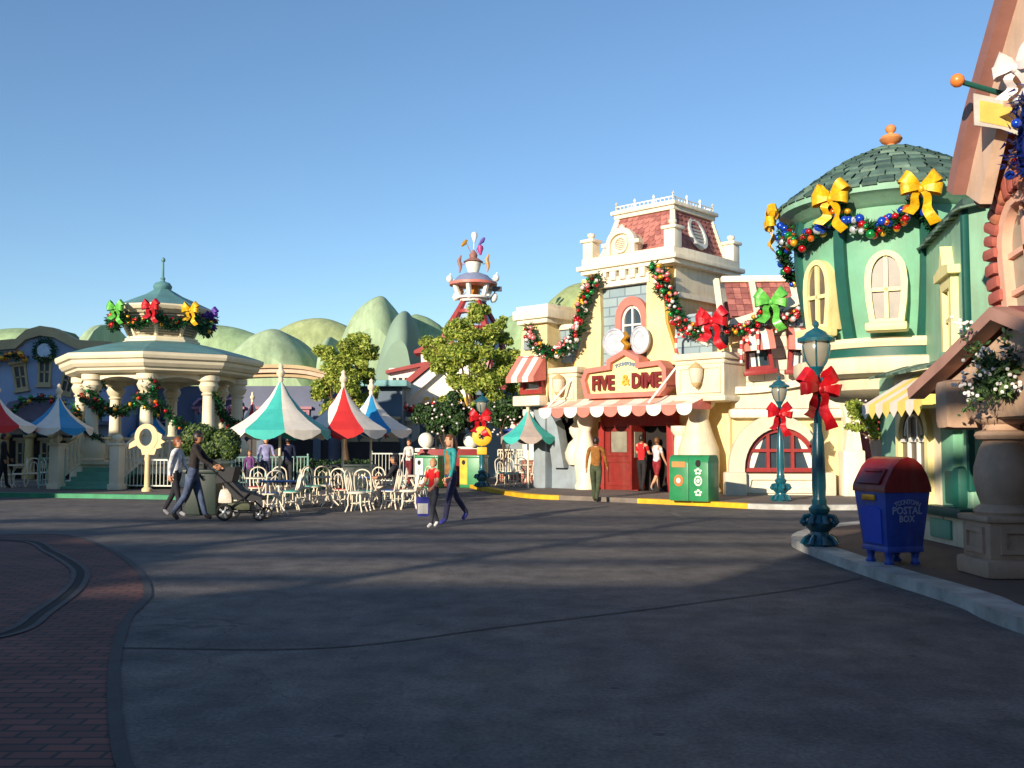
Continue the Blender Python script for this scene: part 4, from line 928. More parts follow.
# ------------------------------------------------------------------ mailbox
mb = root('mailbox', 'big blue mailbox with dark red domed top on the right pavement', 'mailbox', (*G(893, 563, .116).xy, .116), rad(15))
BLUE = mat('mailbox blue', (32, 70, 164), .45, .16, 5, .10, 16, coat=.1); MRED = mat('mailbox red', (132, 24, 28), .42, .16, 5, .10, 16, coat=.1)
weather(BLUE, .2, .9); weather(MRED, .2, .9)
def frust(b, x0, x1, z0, z1, y0=None, y1=None):
    y0 = y0 or x0; y1 = y1 or x1
    vs = [(-x0, -y0, z0), (x0, -y0, z0), (x0, y0, z0), (-x0, y0, z0), (-x1, -y1, z1), (x1, -y1, z1), (x1, y1, z1), (-x1, y1, z1)]
    tmp = bmesh.new(); v = [tmp.verts.new(q) for q in vs]
    for fc in ((3, 2, 1, 0), (4, 5, 6, 7), (0, 1, 5, 4), (1, 2, 6, 5), (2, 3, 7, 6), (3, 0, 4, 7)): tmp.faces.new([v[i] for i in fc])
    bmesh.ops.bevel(tmp, geom=list(tmp.edges), offset=.022, segments=2, profile=.6, affect='EDGES'); tmp.verts.index_update()
    b._add([q.co.copy() for q in tmp.verts], [[q.index for q in fc.verts] for fc in tmp.faces]); tmp.free()
b = MB(); frust(b, .285, .365, .20, .93); frust(b, .30, .295, .16, .24); b.build('body', BLUE, mb)
for sx in (-1, 1):
    for sy in (-1, 1):
        b = MB(); b.lathe([(.065, 0), (.07, .03), (.05, .06), (.055, .12), (.075, .18)], (sx * .21, sy * .21, 0), 12); b.build('leg', BLUE, mb)
b = MB(); pr = [(-.375, .925), (-.375, .985), (-.36, 1.03), (-.30, 1.13), (-.22, 1.25), (-.12, 1.34), (0, 1.375), (.12, 1.35), (.23, 1.27), (.31, 1.15), (.36, 1.03), (.375, .985), (.375, .925)]
b.prism(pr[::-1], -.375, .375); b.build('hood', MRED, mb, angle=30)
b = MB(); b.M = T(-.315, 0, 1.125) @ RY(rad(36)); b.box((0, 0, 0), (.03, .52, .24), bev=.012); b.box((-.02, 0, .07), (.03, .38, .03), bev=.01); b.build('mail_flap', mat('mailbox flap red', (110, 16, 22), .4, .12, 4), mb)
b = MB(); b.M = RZ(rad(-90)) @ RX(rad(6.3)) @ T(0, -.035, 0); b.prism([(-.2, .30), (.2, .30), (.24, .74), (.12, .78), (-.12, .78), (-.24, .74)], -.245, -.215); b.build('front_panel', mat('mailbox panel blue', (30, 76, 196), .35, .08, 4), mb)
b = MB(); b.box((-.372, .0, .855), (.03, .30, .075), bev=.01); b.build('plate', GOLD, mb)
mb.scale = (.86, .86, .94)
PT = mat('mailbox lettering', (150, 160, 190), .5, .05); tilt = math.atan2(.08, .73)
for s, z, k in (('POSTAL', .69, .135), ('BOX', .585, .12)):
    text_mesh(s, k, .004, 'letter', PT, mb, T(.0, -(.285 + (z - .2) * .08 / .73) - .004, z) @ RX(rad(90) + tilt), bold=.002)
for i, ch in enumerate('TOONTOWN'):
    a = (i - 3.5) * .115; z = .80 - .40 + .40 * math.cos(a); text_mesh(ch, .085, .004, 'letter', PT, mb, T(math.sin(a) * .46, -(.285 + (z - .2) * .08 / .73) - .004, z) @ RY(a) @ RX(rad(90) + tilt), bold=.001)

# ------------------------------------------------------------------ street lamps
def make_lamp():
    o = root('street_lamp', '', 'lamp post', (0, 0, 0))
    b = MB(); b.lathe([(.24, 0), (.25, .04), (.21, .08), (.15, .14), (.14, .22), (.20, .28), (.22, .36), (.16, .43), (.12, .48), (.15, .52), (.16, .57), (.11, .62), (.11, .70)], (0, 0, 0), 20)
    for k in range(8):
        a = k * math.pi / 4; c, s = math.cos(a), math.sin(a)
        b.tube([(c * .13, s * .13, .46), (c * .23, s * .23, .44), (c * .27, s * .27, .36), (c * .22, s * .22, .31)], [.03, .038, .04, .03], 6); b.sphere((c * .24, s * .24, .36), .05, n=8)
        b.tube([(c * .15, s * .15, .16), (c * .22, s * .22, .12), (c * .27, s * .27, .03)], [.03, .035, .045], 6)
    b.build('base', TEALL, o)
    b = MB(); b.lathe([(.11, .68), (.095, .74), (.105, .9), (.10, 1.3), (.085, 1.62), (.06, 1.75), (.06, 2.2), (.07, 2.22), (.07, 2.3), (.05, 2.34), (.05, 2.6), (.09, 2.66), (.10, 2.70)], (0, 0, 0), 16)
    for k in range(4):
        a = k * math.pi / 2 + .4; c, s = math.cos(a), math.sin(a); b.tube([(c * .05, s * .05, 2.32), (c * .13, s * .13, 2.36), (c * .15, s * .15, 2.46), (c * .10, s * .10, 2.55)], [.022, .03, .03, .02], 6)
    b.build('shaft', TEALL, o)
    b = MB(); b.lathe([(.09, 2.70), (.16, 2.80), (.20, 2.92), (.215, 3.04), (.19, 3.10)], (0, 0, 0), 18); g = b.build('lamp_glass', mat('milky lamp glass', (138, 134, 120), .25, .05, 3), o)
    b = MB()
    for k in range(6):
        a = k * math.pi / 3 + .2; b.tube([(math.cos(a) * r, math.sin(a) * r, z) for r, z in ((.095, 2.70), (.168, 2.80), (.208, 2.92), (.223, 3.04), (.20, 3.10))], .013, 5)
    b.lathe([(.10, 2.68), (.115, 2.71), (.10, 2.73)], (0, 0, 0), 18); b.build('cage', TEALL, o)
    b = MB(); b.lathe([(.20, 3.08), (.28, 3.10), (.285, 3.15), (.19, 3.20), (.15, 3.25), (.08, 3.29), (.03, 3.32), (.05, 3.36), (.04, 3.40), (.001, 3.44)], (0, 0, 0), 20); b.build('cap', TEALL, o)
    return o
lamp0 = make_lamp(); lamp0.scale = (.94, .94, .94); LPOS = [(*G(820, 546, .116).xy, .116), (*G(781, 501, .116).xy, .116), (*G(482, 487, .116).xy, .116)]
lamp0.location = LPOS[0]; tag(lamp0, 'nearest teal street lamp with red bow, at the rounded kerb tip', group='teal street lamps')
l2 = dup(lamp0); l2.location = LPOS[1]; tag(l2, 'teal street lamp with red bow before the arched red window', group='teal street lamps')
l3 = dup(lamp0); l3.location = LPOS[2]; tag(l3, 'teal street lamp with red bow and yellow disc, far left of the shop', group='teal street lamps')
yd = root('round_sign', 'yellow gear-edged disc sign strapped to the far street lamp', 'sign', (LPOS[2][0], LPOS[2][1] - .14, 1.85))
b = MB(); b.M = RX(rad(90)); b.lathe([(.001, .03), (.10, .03), (.11, .06), (.30, .06), (.34, .03), (.34, -.03), (.30, -.05), (.001, -.05)], (0, 0, 0), 16); b.build('disc', mat('sign disc yellow', (226, 178, 40), .5, .08), yd)
b = MB(); b.M = RX(rad(90))
for k in range(5): b.box((math.cos(k * 1.257) * .06, math.sin(k * 1.257) * .06, .05), (.12, .05, .03), rot=RZ(k * 1.257))
b.build('emblem', IRON, yd)
b = MB(); b.box((0, .13, -.50), (.34, .3, .26), bev=.03); b.build('strap', MATS['sign disc yellow'], yd)

# ------------------------------------------------------------------ bows
def make_bow(m, s=1.0, tails=2):
    o = root('ribbon_bow', '', 'bow', (0, 0, 0))
    rb = random.Random(int(s * 100) + len(m.name))
    for k, up, ln_, wd_, dy in ((-1, .62, .40, 1.0, 0), (1, .70, .40, 1.0, 0), (-1, -.05, .36, .8, -.05), (1, -.12, .36, .8, -.05)):
        b = MB(); n = 18; pts = []; wv = []; ca, sa_ = math.cos(up), math.sin(up)
        for i in range(n + 1):
            q = 2 * math.pi * i / n; e = (1 - math.cos(q)) / 2; j = rb.uniform(-.012, .012)
            r_ = .03 + ln_ * e; pts.append((k * s * r_ * ca, -s * (.09 + .15 * math.sin(q) * (.35 + .65 * e) - dy) + j * s, s * (r_ * sa_ + .02 + j)))
            wv.append(Vector((-.95 * k * sa_, -.12 + rb.uniform(-.12, .12), .95 * ca)).normalized() * s * wd_ * (.08 + .20 * e ** .7))
        b.strip(pts, wv, .012 * s); b.build('loop', m, o)
    for k in (-1, 1):
        b = MB(); pts = [(k * s * (.02 + .22 * t + .05 * math.sin(t * 7)), -s * (.10 + .05 * math.sin(t * 9 + k)), -s * (.02 + (.56 + .10 * k) * t)) for t in [i / 10 for i in range(11)]]
        wv = [Vector((.95, -.25 * k + .2 * math.sin(i), .32 * k)).normalized() * s * (.13 + .010 * i) for i in range(11)]
        b.strip(pts, wv, .012 * s); b.build('tail', m, o)
    b = MB(); b.sphere((0, -.13 * s, .0), .075 * s, (1, .9, 1.1), 12); b.build('knot', m, o)
    return o
def bow(m, loc, rz, s, label, group):
    key = (m.name, round(s, 2)); src = BOWS.get(key)
    o = dup(src) if src else make_bow(m, s)
    BOWS[key] = o; o.location = loc; o.rotation_euler.z = rz; tag(o, label, group=group); return o
BOWS = {}
for i, (p, nm, s) in enumerate(zip(LPOS, ('nearest street lamp at the rounded kerb tip', 'street lamp before the arched red window', 'far street lamp with the yellow disc'), (.82, .82, .95))):
    bow(RIB['red'], (p[0] - .05, p[1] - .10, 2.34 if i != 2 else 2.45), rad((20, 5, 0)[i]), s, 'large shiny red ribbon bow on the ' + nm, 'bows on street lamps')

# ------------------------------------------------------------------ bins
GBIN = mat('bin green', (38, 128, 78), .42, .10, 4, .06, 25, coat=.2); BWHITE = mat('bin white print', (214, 222, 206), .5, .06)
tb = root('waste_bin', 'double green waste bin with white scrollwork, left of the arched window', 'bin', (*W(694, 480, 25.75).xy, .125), rad(-37))
for k, x in ((0, -.275), (1, .275)):
    b = MB(); pr = [(-.27, 0), (.27, 0), (.27, 1.0), (.20, 1.13), (-.20, 1.13), (-.27, 1.0)]
    b.box((x, 0, .5), (.545, .62, 1.0), bev=.03); b.prism([(-.31, .97), (.31, .97), (.27, 1.10), (.18, 1.17), (-.18, 1.17), (-.27, 1.10)], x - .272, x + .272, M=RZ(rad(90)) @ Matrix.Diagonal((1, -1, 1, 1))); b.build('bin_body', GBIN, tb)
b = MB(); b.prism([(-.46, .86), (-.09, .86), (-.09, 1.0), (-.46, 1.0)], -.325, -.305); b.mi = 1; b.prism(oval(-.275, .52, .13, .15, 10), -.325, -.31); b.mi = 2; b.prism(oval(-.275, .52, .06, .07, 12), -.332, -.32); b.build('badge', [mat('bin orange', (210, 130, 70), .5, .1), mat('bin badge orange', (226, 110, 50), .5, .1), BWHITE], tb)
b = MB(); b.prism(oval(.275, .96, .07, .09, 14), -.33, -.30); b.build('hole', DARK, tb)
b = MB(); b.ring(oval(.275, .52, .11, .13, 16), oval(.275, .52, .075, .09, 16), -.326, -.31); b.prism(oval(.275, .52, .045, .06, 10), -.326, -.31)
for q in ((.275, .22), (.275, .76)):
    for k in range(5):
        a = k * 1.257 + .3; b.prism(oval(q[0] + math.cos(a) * .07, q[1] + math.sin(a) * .06, .04, .03, 8), -.326, -.312)
b.build('scrollwork', BWHITE, tb)
# ------------------------------------------------------------------ bandstand
BZ = Vector((-12.85, 36.5, .12)); TH = rad(10.3)
bs = root('bandstand', 'octagonal cream bandstand with blue-green roof, louvred cupola and steps', 'bandstand', BZ)
OCT = RZ(TH - rad(90))
def octa(b, prof): b.lathe(prof, (0, 0, 0), 8, M=OCT)
ROOFB = mat('blue green roof', (92, 138, 140), .6, .12, 1.5, .1, 20); IVORY = mat('bandstand ivory', (226, 214, 184), .6, .07, 1.2, .1, 16)
GRSTEP = mat('sea green step paint', (98, 156, 132), .6, .1, 2.5, .1)
bs.scale = (1, 1, .95)
b = MB(); octa(b, [(3.25, 0), (3.25, .15), (3.05, .2), (3.05, .78), (3.2, .82), (3.2, .90)]); b.build('base', IVORY, bs, smooth=False)
def corner(k, r): a = TH + k * rad(45); return (r * math.sin(a), -r * math.cos(a))
for k in range(8):
    x, y = corner(k, 2.72); b = MB()
    b.lathe([(.42, .9), (.46, .98), (.40, 1.05), (.46, 1.2), (.44, 1.5), (.30, 1.72), (.24, 1.8), (.26, 1.86), (.22, 1.95), (.20, 3.3), (.26, 3.36), (.20, 3.42), (.28, 3.5), (.34, 3.66), (.28, 3.8), (.36, 3.86), (.36, 4.05)], (x, y, 0), 16); b.build('column', IVORY, bs)
b = MB()
for k in range(8):                                          # arched frieze between the columns
    p, q = Vector((*corner(k, 2.75), 0)), Vector((*corner(k + 1, 2.75), 0)); d = (q - p); ln = d.length; M = T(p) @ RZ(math.atan2(d.y, d.x))
    c = [(ln * i / 12, 3.62 + .34 * math.sin(math.pi * i / 12) ** .6) for i in range(13)]
    b.prism(c + [(ln, 4.1), (0, 4.1)], -.06, .06, M=M)
b.build('frieze', IVORY, bs, smooth=False)
b = MB(); octa(b, [(2.4, 4.06), (3.1, 4.08), (3.28, 4.16), (3.30, 4.24), (3.40, 4.28), (3.5, 4.40), (3.52, 4.52), (3.62, 4.56), (3.66, 4.66), (3.66, 4.76), (3.5, 4.8)]); b.build('eave', IVORY, bs, smooth=False)
b = MB(); octa(b, [(3.58, 4.79), (3.0, 4.98), (2.2, 5.20), (1.25, 5.42)]); b.build('roof', ROOFB, bs, smooth=False)
cu = MB(); octa(cu, [(1.36, 5.34), (1.36, 5.46), (1.28, 5.5), (1.28, 5.58), (1.1, 5.6)]); cup = cu.build('cupola_base', IVORY, bs, smooth=False)
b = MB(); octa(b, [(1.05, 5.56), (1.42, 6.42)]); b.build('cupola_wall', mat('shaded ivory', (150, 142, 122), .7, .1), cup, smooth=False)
b = MB()
for j in range(9):
    t = j / 9; r = 1.07 + .37 * t; z = 5.62 + .84 * t; octa(b, [(r - .06, z + .05), (r + .03, z - .01), (r + .035, z + .012), (r - .05, z + .07)])
for k in range(8):
    c0, c1 = corner(k, 1.07), corner(k, 1.48); b.tube([(c0[0], c0[1], 5.56), (c1[0], c1[1], 6.5)], .075, 6)
b.build('louvre', IVORY, cup, smooth=False)
b = MB(); octa(b, [(1.2, 6.42), (1.46, 6.46), (1.55, 6.54), (1.68, 6.58), (1.76, 6.70), (1.76, 6.76), (1.5, 6.8)]); b.build('cupola_eave', IVORY, cup, smooth=False)
b = MB(); octa(b, [(1.72, 6.77), (1.2, 7.02), (.72, 7.24), (.3, 7.50)]); b.build('cupola_roof', ROOFB, cup, smooth=False)
b = MB(); b.lathe([(.30, 7.4), (.26, 7.46), (.32, 7.54), (.34, 7.64), (.26, 7.76), (.10, 7.82), (.07, 7.88), (.10, 7.94), (.05, 8.0), (.035, 8.58), (.07, 8.62), (.08, 8.68), (.05, 8.74), (.001, 8.78)], (0, 0, 0), 14); b.build('finial', ROOFB, bs)
sa = TH - rad(22.5); sdir = Vector((math.sin(sa), -math.cos(sa), 0)); SM = RZ(math.atan2(sdir.y, sdir.x) + rad(90))   # local -y points down the steps
for j in range(5):
    b = MB(); b.M = SM; y = -2.9 - .30 * j; b.box((0, y, (.72 - .155 * j) / 2), (1.9, .36, .72 - .155 * j), bev=.02); b.build('step', GRSTEP, bs)
def gpost(b, x, y, h=1.5): b.box((x, y, h / 2), (.34, .34, h), bev=.02); b.box((x, y, h + .03), (.44, .44, .08), bev=.02); b.box((x, y, .1), (.42, .42, .2), bev=.02); b.lathe([(.09, h + .06), (.07, h + .1), (.15, h + .17), (.17, h + .25), (.12, h + .34), (.001, h + .38)], (x, y, 0), 10)
for s in (-1, 1):
    b = MB(); b.M = SM; gpost(b, s * 1.1, -4.2); b.build('newel_post', IVORY, bs)
    b = MB(); b.M = SM
    b.tube([(s * 1.1, -4.1, 1.30), (s * 1.1, -2.75, 1.98)], .07, 8); b.tube([(s * 1.1, -4.1, .32), (s * 1.1, -2.75, 1.0)], .06, 8)
    for i in range(6):
        t = (i + .7) / 6.4; y = -4.1 + 1.35 * t; z = .34 + .68 * t; b.lathe([(.05, 0), (.085, .2), (.04, .55), (.05, .6), (.05, .95)], (s * 1.1, y, z), 8)
    b.build('handrail', IVORY, bs)
for k in range(8):                                          # balustrades on the other sides
    if k == 7: continue
    b = MB(); p, q = Vector((*corner(k, 2.72), 0)), Vector((*corner(k + 1, 2.72), 0))
    b.tube([p + Vector((0, 0, 1.75)), q + Vector((0, 0, 1.75))], .06, 6); b.tube([p + Vector((0, 0, 1.02)), q + Vector((0, 0, 1.02))], .05, 6)
    for i in range(1, 8): r = p.lerp(q, i / 8); b.lathe([(.04, 1.0), (.07, 1.2), (.035, 1.5), (.05, 1.75)], (r.x, r.y, 0), 6)
    b.build('balustrade', IVORY, bs)

def fence(name, label, p, q, h, m, cat='fence', gap=.13, group=None, post=.05):
    p, q = Vector(p), Vector(q); d = q - p; o = root(name, label, cat, p, math.atan2(d.y, d.x), group); n = max(2, int(d.length / gap)); b = MB()
    for i in range(1, n): b.cyl((d.length * i / n, 0, .1), (d.length * i / n, 0, h - .06), .014, n=5)
    b.box((d.length / 2, 0, h - .05), (d.length, .04, .05)); b.box((d.length / 2, 0, .12), (d.length, .04, .04)); b.build('rail_panel', m, o)
    for x in (0, d.length):
        b = MB(); b.box((x, 0, h / 2), (post, post, h)); b.sphere((x, 0, h + .03), post * .8, n=8); b.build('post', m, o)
    return o
FW = mat('fence white paint', (214, 214, 200), .5, .06, 3); FG = mat('fence pale green paint', (150, 196, 182), .5, .08, 3)
def gp(px, Y, z=.12): p = W(px, 445, Y); return (p.x, Y, z)
fence('railing', 'white picket railing in front of the bandstand, beside the key sculpture', gp(127, 32.6), gp(176, 32.2), 1.0, FW)
fence('railing', 'pale green railing left of the bandstand steps', gp(40, 33.0), gp(65, 32.8), 1.05, FG)
fence('railing', 'pale railing right of the bandstand, behind the cafe tables', gp(232, 35, .12), gp(308, 36.5, .12), 1.05, FG)
# key sculpture
ks = root('key_sculpture', 'tall cream key-shaped sculpture in front of the bandstand', 'sculpture', gp(148, 31.0))
b = MB(); h = 1.25
b.ring(oval(-.04, h + .42, .36, .42, 26), oval(-.06, h + .42, .20, .27, 26), -.06, .07)
b.prism([(-.16, h - .12), (.22, h - .12), (.30, h + .12), (-.20, h + .08)], -.055, .065); b.prism([(-.34, h + .16), (-.58, h + .06), (-.56, h + .22), (-.36, h + .36)][::-1], -.05, .06); b.prism([(.24, h + .05), (.44, h + .10), (.40, h + .2), (.54, h + .28), (.42, h + .36), (.44, h + .5), (.28, h + .6), (.22, h + .3)], -.05, .06)
b.build('key_bow', mat('key cream', (226, 196, 146), .55, .07, 3), ks)
b = MB(); b.lathe([(.16, 0), (.16, .08), (.09, .14), (.08, .9), (.10, 1.0), (.08, 1.15)], (0, 0, 0), 12); b.build('key_stem', MATS['key cream'], ks)

# ------------------------------------------------------------------ topiary in a dark green planter
tpx = gp(206, 22.6, 0); tp = root('topiary', 'cloud-clipped green topiary in a tall dark green planter behind the strolling couple', 'topiary', tpx); tp.scale = (.9, .9, .96)
b = MB(); b.box((0, 0, .5), (.78, .78, 1.0), taper=1.0, bev=.04); b.box((0, 0, 1.0), (.88, .88, .1), bev=.03); b.build('planter', mat('dark green planter', (8, 36, 30), .5, .1, 3, .08), tp)
b = MB(); b.cyl((0, 0, 1), (0, 0, 1.6), .05, .04, 8); b.build('trunk', BARK, tp)
b = MB(); RT = random.Random(4)
for c, r, s in (((-.15, 0, 1.78), .42, (1.15, 1, .82)), ((.45, .05, 1.66), .40, (1.0, 1, .9)), ((-.55, .1, 1.62), .26, (1, 1, 1)), ((.62, -.1, 1.5), .26, (1, 1, .9)), ((0.1, -.1, 1.5), .34, (1.2, 1, .7))):
    for i in range(2100):
        v = Vector((RT.gauss(0, 1), RT.gauss(0, 1), RT.gauss(0, 1))).normalized(); p = Vector(c) + Vector((v.x * s[0], v.y * s[1], v.z * s[2])) * r * .92 * RT.uniform(.84, 1.10); b.mi = RT.choice((0, 0, 1, 2))
        n = (v + Vector((RT.gauss(0, .5), RT.gauss(0, .5), RT.gauss(0, .5)))).normalized(); x = n.orthogonal().normalized() * .028; y = n.cross(x).normalized() * .022; b._add([p - x - y, p + x - y, p + x + y, p - x + y], [(0, 1, 2, 3)])
    b.mi = 2; b.sphere(c, r * .85, s, 12)
b.build('foliage', [mat('topiary green', (66, 92, 34), .6, .2, 6), mat('topiary light green', (96, 114, 44), .6, .2, 6), mat('topiary deep green', (36, 60, 26), .7, .2, 6)], tp, smooth=False)

# ------------------------------------------------------------------ parasols
def parasol(label, px, Y, ztop, zeave, Rr, m1, m2, rz=0, z0=0.0, n=8, group='cafe parasols'):
    o = root('parasol', label, 'parasol', (*W(px, 430, Y).xy, z0), rz, group); zt, ze = ztop - z0, zeave - z0; sub = 4
    prof = [(1e-4, zt), (Rr * .06, zt - (zt - ze) * .10), (Rr * .20, zt - (zt - ze) * .34), (Rr * .42, zt - (zt - ze) * .60), (Rr * .70, zt - (zt - ze) * .82), (Rr, ze)]
    b = MB(); N = n * sub
    def pt(r, z, i):
        a = 2 * math.pi * i / N; f = (i % sub) / sub; k = 1 - .055 * math.sin(math.pi * f) * (r / Rr); zz = z - .03 * math.sin(math.pi * f) * (r / Rr) * 0
        return (r * k * math.cos(a), r * k * math.sin(a), zz + .05 * (r / Rr) * (math.sin(math.pi * f)) * -.3)
    for i in range(N):
        b.mi = (i // sub) % 2
        for (r0, za), (r1, zb) in zip(prof, prof[1:]): b.quad(pt(r0, za, i), pt(r0, za, i + 1), pt(r1, zb, i + 1), pt(r1, zb, i))
        f0, f1 = (i % sub) / sub, (i % sub + 1) / sub; dr = lambda f: .07 + .17 * math.sin(math.pi * f)
        A, B_ = Vector(pt(Rr, ze, i)), Vector(pt(Rr, ze, i + 1)); b.quad(A, B_, B_ - Vector((0, 0, dr(f1))), A - Vector((0, 0, dr(f0))))
    b.build('canopy', [m1, m2], o, angle=60)
    b = MB(); b.cyl((0, 0, 0), (0, 0, zt - .05), .032, n=8)
    for k in range(n):
        a = 2 * math.pi * k / n; b.tube([(0, 0, ze - .05), (Rr * .6 * math.cos(a), Rr * .6 * math.sin(a), ze + (zt - ze) * .20)], .012, 4)
    b.build('pole', CHAIRW, o)
    b = MB(); b.lathe([(.05, zt - .08), (.07, zt - .02), (.05, zt + .04), (.10, zt + .10), (.11, zt + .17), (.06, zt + .24), (.05, zt + .28), (.07, zt + .33), (.001, zt + .40)], (0, 0, 0), 12); b.build('finial', CREAM2, o)
    return o
CT = mat('teal canvas', (58, 174, 164), .75, .07, 4, .1, 50); CR_ = mat('red canvas', (206, 44, 44), .75, .07, 4, .1, 50); CB = mat('blue canvas', (36, 140, 190), .75, .07, 4, .1, 50); CWH = mat('parasol white canvas', (232, 222, 206), .75, .05, 4, .1, 50); CGY = mat('dusty pink canvas', (176, 160, 150), .75, .06, 4, .1, 50)
parasol('teal and white scalloped parasol, largest of the centre parasols', 280, 25.0, 3.20, 1.92, 1.27, CWH, CT, rad(18))
parasol('red and white scalloped parasol between the teal and the blue ones', 343, 26.5, 3.15, 1.95, 1.20, CR_, CWH, rad(-100))
parasol('blue and white scalloped parasol right of the red one', 371, 28.5, 3.05, 1.98, 1.20, CWH, CB, rad(-55))
parasol('red parasol cut by the left edge of the photo', -4, 31.0, 3.1, 2.15, 1.15, CR_, CWH, rad(-75), .12)
parasol('blue and white parasol left of the bandstand steps', 58, 32.5, 3.15, 2.10, 1.08, CB, CWH, rad(-62), .12)
parasol('teal and dusty pink parasol left of the yellow shop', 528, 33.5, 2.75, 1.82, .95, CT, CGY, rad(-62), .116)
parasol('distant blue parasol seen through the bandstand columns', 152, 45.5, 3.1, 2.0, 1.15, CB, CWH, rad(-75), .12)
parasol('distant red and white parasol seen through the bandstand columns', 222, 46.0, 3.2, 2.1, 1.15, CR_, CWH, rad(-85), .12)
parasol('distant red-topped parasol peeking between bandstand and teal parasol', 252, 44.0, 3.5, 2.2, .9, CWH, CR_, rad(-60), .12)

# ------------------------------------------------------------------ wire cafe chairs and tables
def make_chair(seat_m):
    o = root('cafe_chair', '', 'chair', (0, 0, 0))
    b = MB(); b.lathe([(.205, .43), (.225, .445), (.215, .465), (.19, .475), (.001, .478)], (0, 0, 0), 18); b.build('seat', seat_m, o)
    b = MB(); b.tube([(.22 * math.cos(a * math.pi / 9), .22 * math.sin(a * math.pi / 9), .435) for a in range(18)], .016, 6, closed=True); b.build('seat_ring', CHAIRW, o)
    for sx in (-1, 1):
        for sy in (-1, 1):
            b = MB(); b.tube([(sx * .13, sy * .13, .44), (sx * .155, sy * .155, .32), (sx * .15, sy * .15, .16), (sx * .20, sy * .20, .0)], [.018, .017, .016, .019], 6); b.build('leg', CHAIRW, o)
    b = MB(); hoop = [(-.19, .14, .44), (-.205, .19, .62), (-.20, .22, .78)] + [(.20 * -math.cos(math.pi * i / 10), .23, .80 + .17 * math.sin(math.pi * i / 10)) for i in range(1, 10)] + [(.20, .22, .78), (.205, .19, .62), (.19, .14, .44)]
    b.tube(hoop, .017, 6)
    b.tube([(-.10, .17, .45), (-.12, .20, .62), (-.09, .22, .78), (0, .225, .85), (.09, .22, .78), (.12, .20, .62), (.10, .17, .45)], .013, 6)
    b.tube([(0, .19, .5), (0, .225, .85)], .012, 6); b.build('backrest', CHAIRW, o)
    b = MB(); b.tube([(.135 * math.cos(a * math.pi / 8), .135 * math.sin(a * math.pi / 8), .2) for a in range(16)], .011, 5, closed=True); b.build('stretcher', CHAIRW, o)
    return o
def make_table(top_m):
    o = root('cafe_table', '', 'table', (0, 0, 0))
    b = MB(); b.lathe([(.36, .715), (.41, .725), (.415, .745), (.40, .755), (.001, .757)], (0, 0, 0), 24); b.build('table_top', top_m, o)
    for k in range(4):
        a = k * math.pi / 2 + .78; c, s = math.cos(a), math.sin(a); b = MB(); b.tube([(c * .22, s * .22, .715), (c * .08, s * .08, .5), (c * .05, s * .05, .32), (c * .18, s * .18, .12), (c * .33, s * .33, 0.0)], .017, 6); b.build('leg', CHAIRW, o)
    b = MB(); b.tube([(.10 * math.cos(a * math.pi / 6), .10 * math.sin(a * math.pi / 6), .40) for a in range(12)], .013, 5, closed=True); b.build('wire_ring', CHAIRW, o)
    return o
SEATS = {'teal': mat('seat teal', (70, 170, 160), .5, .08), 'red': mat('seat red', (176, 50, 46), .5, .08), 'white': mat('seat cream', (224, 214, 192), .5, .06), 'blue': mat('seat blue', (54, 92, 150), .5, .08)}
CH0 = {}; TB0 = {}
def place(kind, key, x, y, rz, label, group, z=0.0):
    store, mk, M_ = (CH0, make_chair, SEATS) if kind == 'c' else (TB0, make_table, SEATS)
    o = dup(store[key]) if key in store else mk(M_[key])
    store.setdefault(key, o); o.location = (x, y, z); o.rotation_euler.z = rz; tag(o, label, group=group); return o
GCH = 'white wire cafe chairs on the plaza'; GTB = 'round cafe tables on the plaza'
CHL = [(238, 24.6, 100, 'white', 'cream-seated wire chair beside the stroller, leftmost at the tables under the teal parasol'), (258, 26.2, 10, 'red', 'wire chair with red seat tucked behind the table under the teal parasol'),
       (273, 23.0, -150, 'blue', 'wire chair with blue seat nearest the viewer, front left of the teal parasol pole'), (291, 23.8, -70, 'teal', 'wire chair with teal seat just right of the teal parasol pole'),
       (302, 25.8, -40, 'white', 'cream-seated wire chair behind the teal-seated one, right of the teal parasol pole'), (314, 26.8, 60, 'teal', 'wire chair with teal seat left of the table under the red parasol'),
       (324, 27.2, 20, 'white', 'cream-seated wire chair close left of the red parasol pole'), (343, 25.0, 160, 'red', 'wire chair with dark red seat in front of the red parasol pole'),
       (354, 26.6, -30, 'white', 'cream-seated wire chair just right of the red parasol pole'), (365, 24.0, 175, 'teal', 'wire chair with teal seat nearest the viewer, between red and blue parasol poles'),
       (375, 27.2, 5, 'red', 'wire chair with red seat behind the table under the blue parasol'), (391, 24.4, -100, 'blue', 'wire chair with blue seat turned sideways right of the blue parasol pole'), (409, 24.3, -80, 'white', 'cream-seated wire chair at the right end of the cafe, beside the seated guest'),
       (248, 23.6, 70, 'teal', 'teal-seated wire chair just behind the pushchair, left of the nearest blue table'), (283, 27.0, 170, 'white', 'cream-seated wire chair far behind the teal parasol pole'), (333, 28.2, 200, 'blue', 'blue-seated wire chair at the back, left of the red parasol pole'), (384, 26.4, 150, 'white', 'cream-seated wire chair close behind the blue-topped table'), (400, 27.6, 40, 'teal', 'teal-seated wire chair at the back right of the cafe'), (357, 23.4, 80, 'white', 'cream-seated wire chair at the front, turned sideways below the red and blue parasols'), (421, 27.4, -60, 'red', 'red-seated wire chair at the table behind the child in red')]
for px, Y, a, k, lb in CHL: p = W(px, 445, Y); place('c', k, p.x, Y, rad(a), lb, GCH)
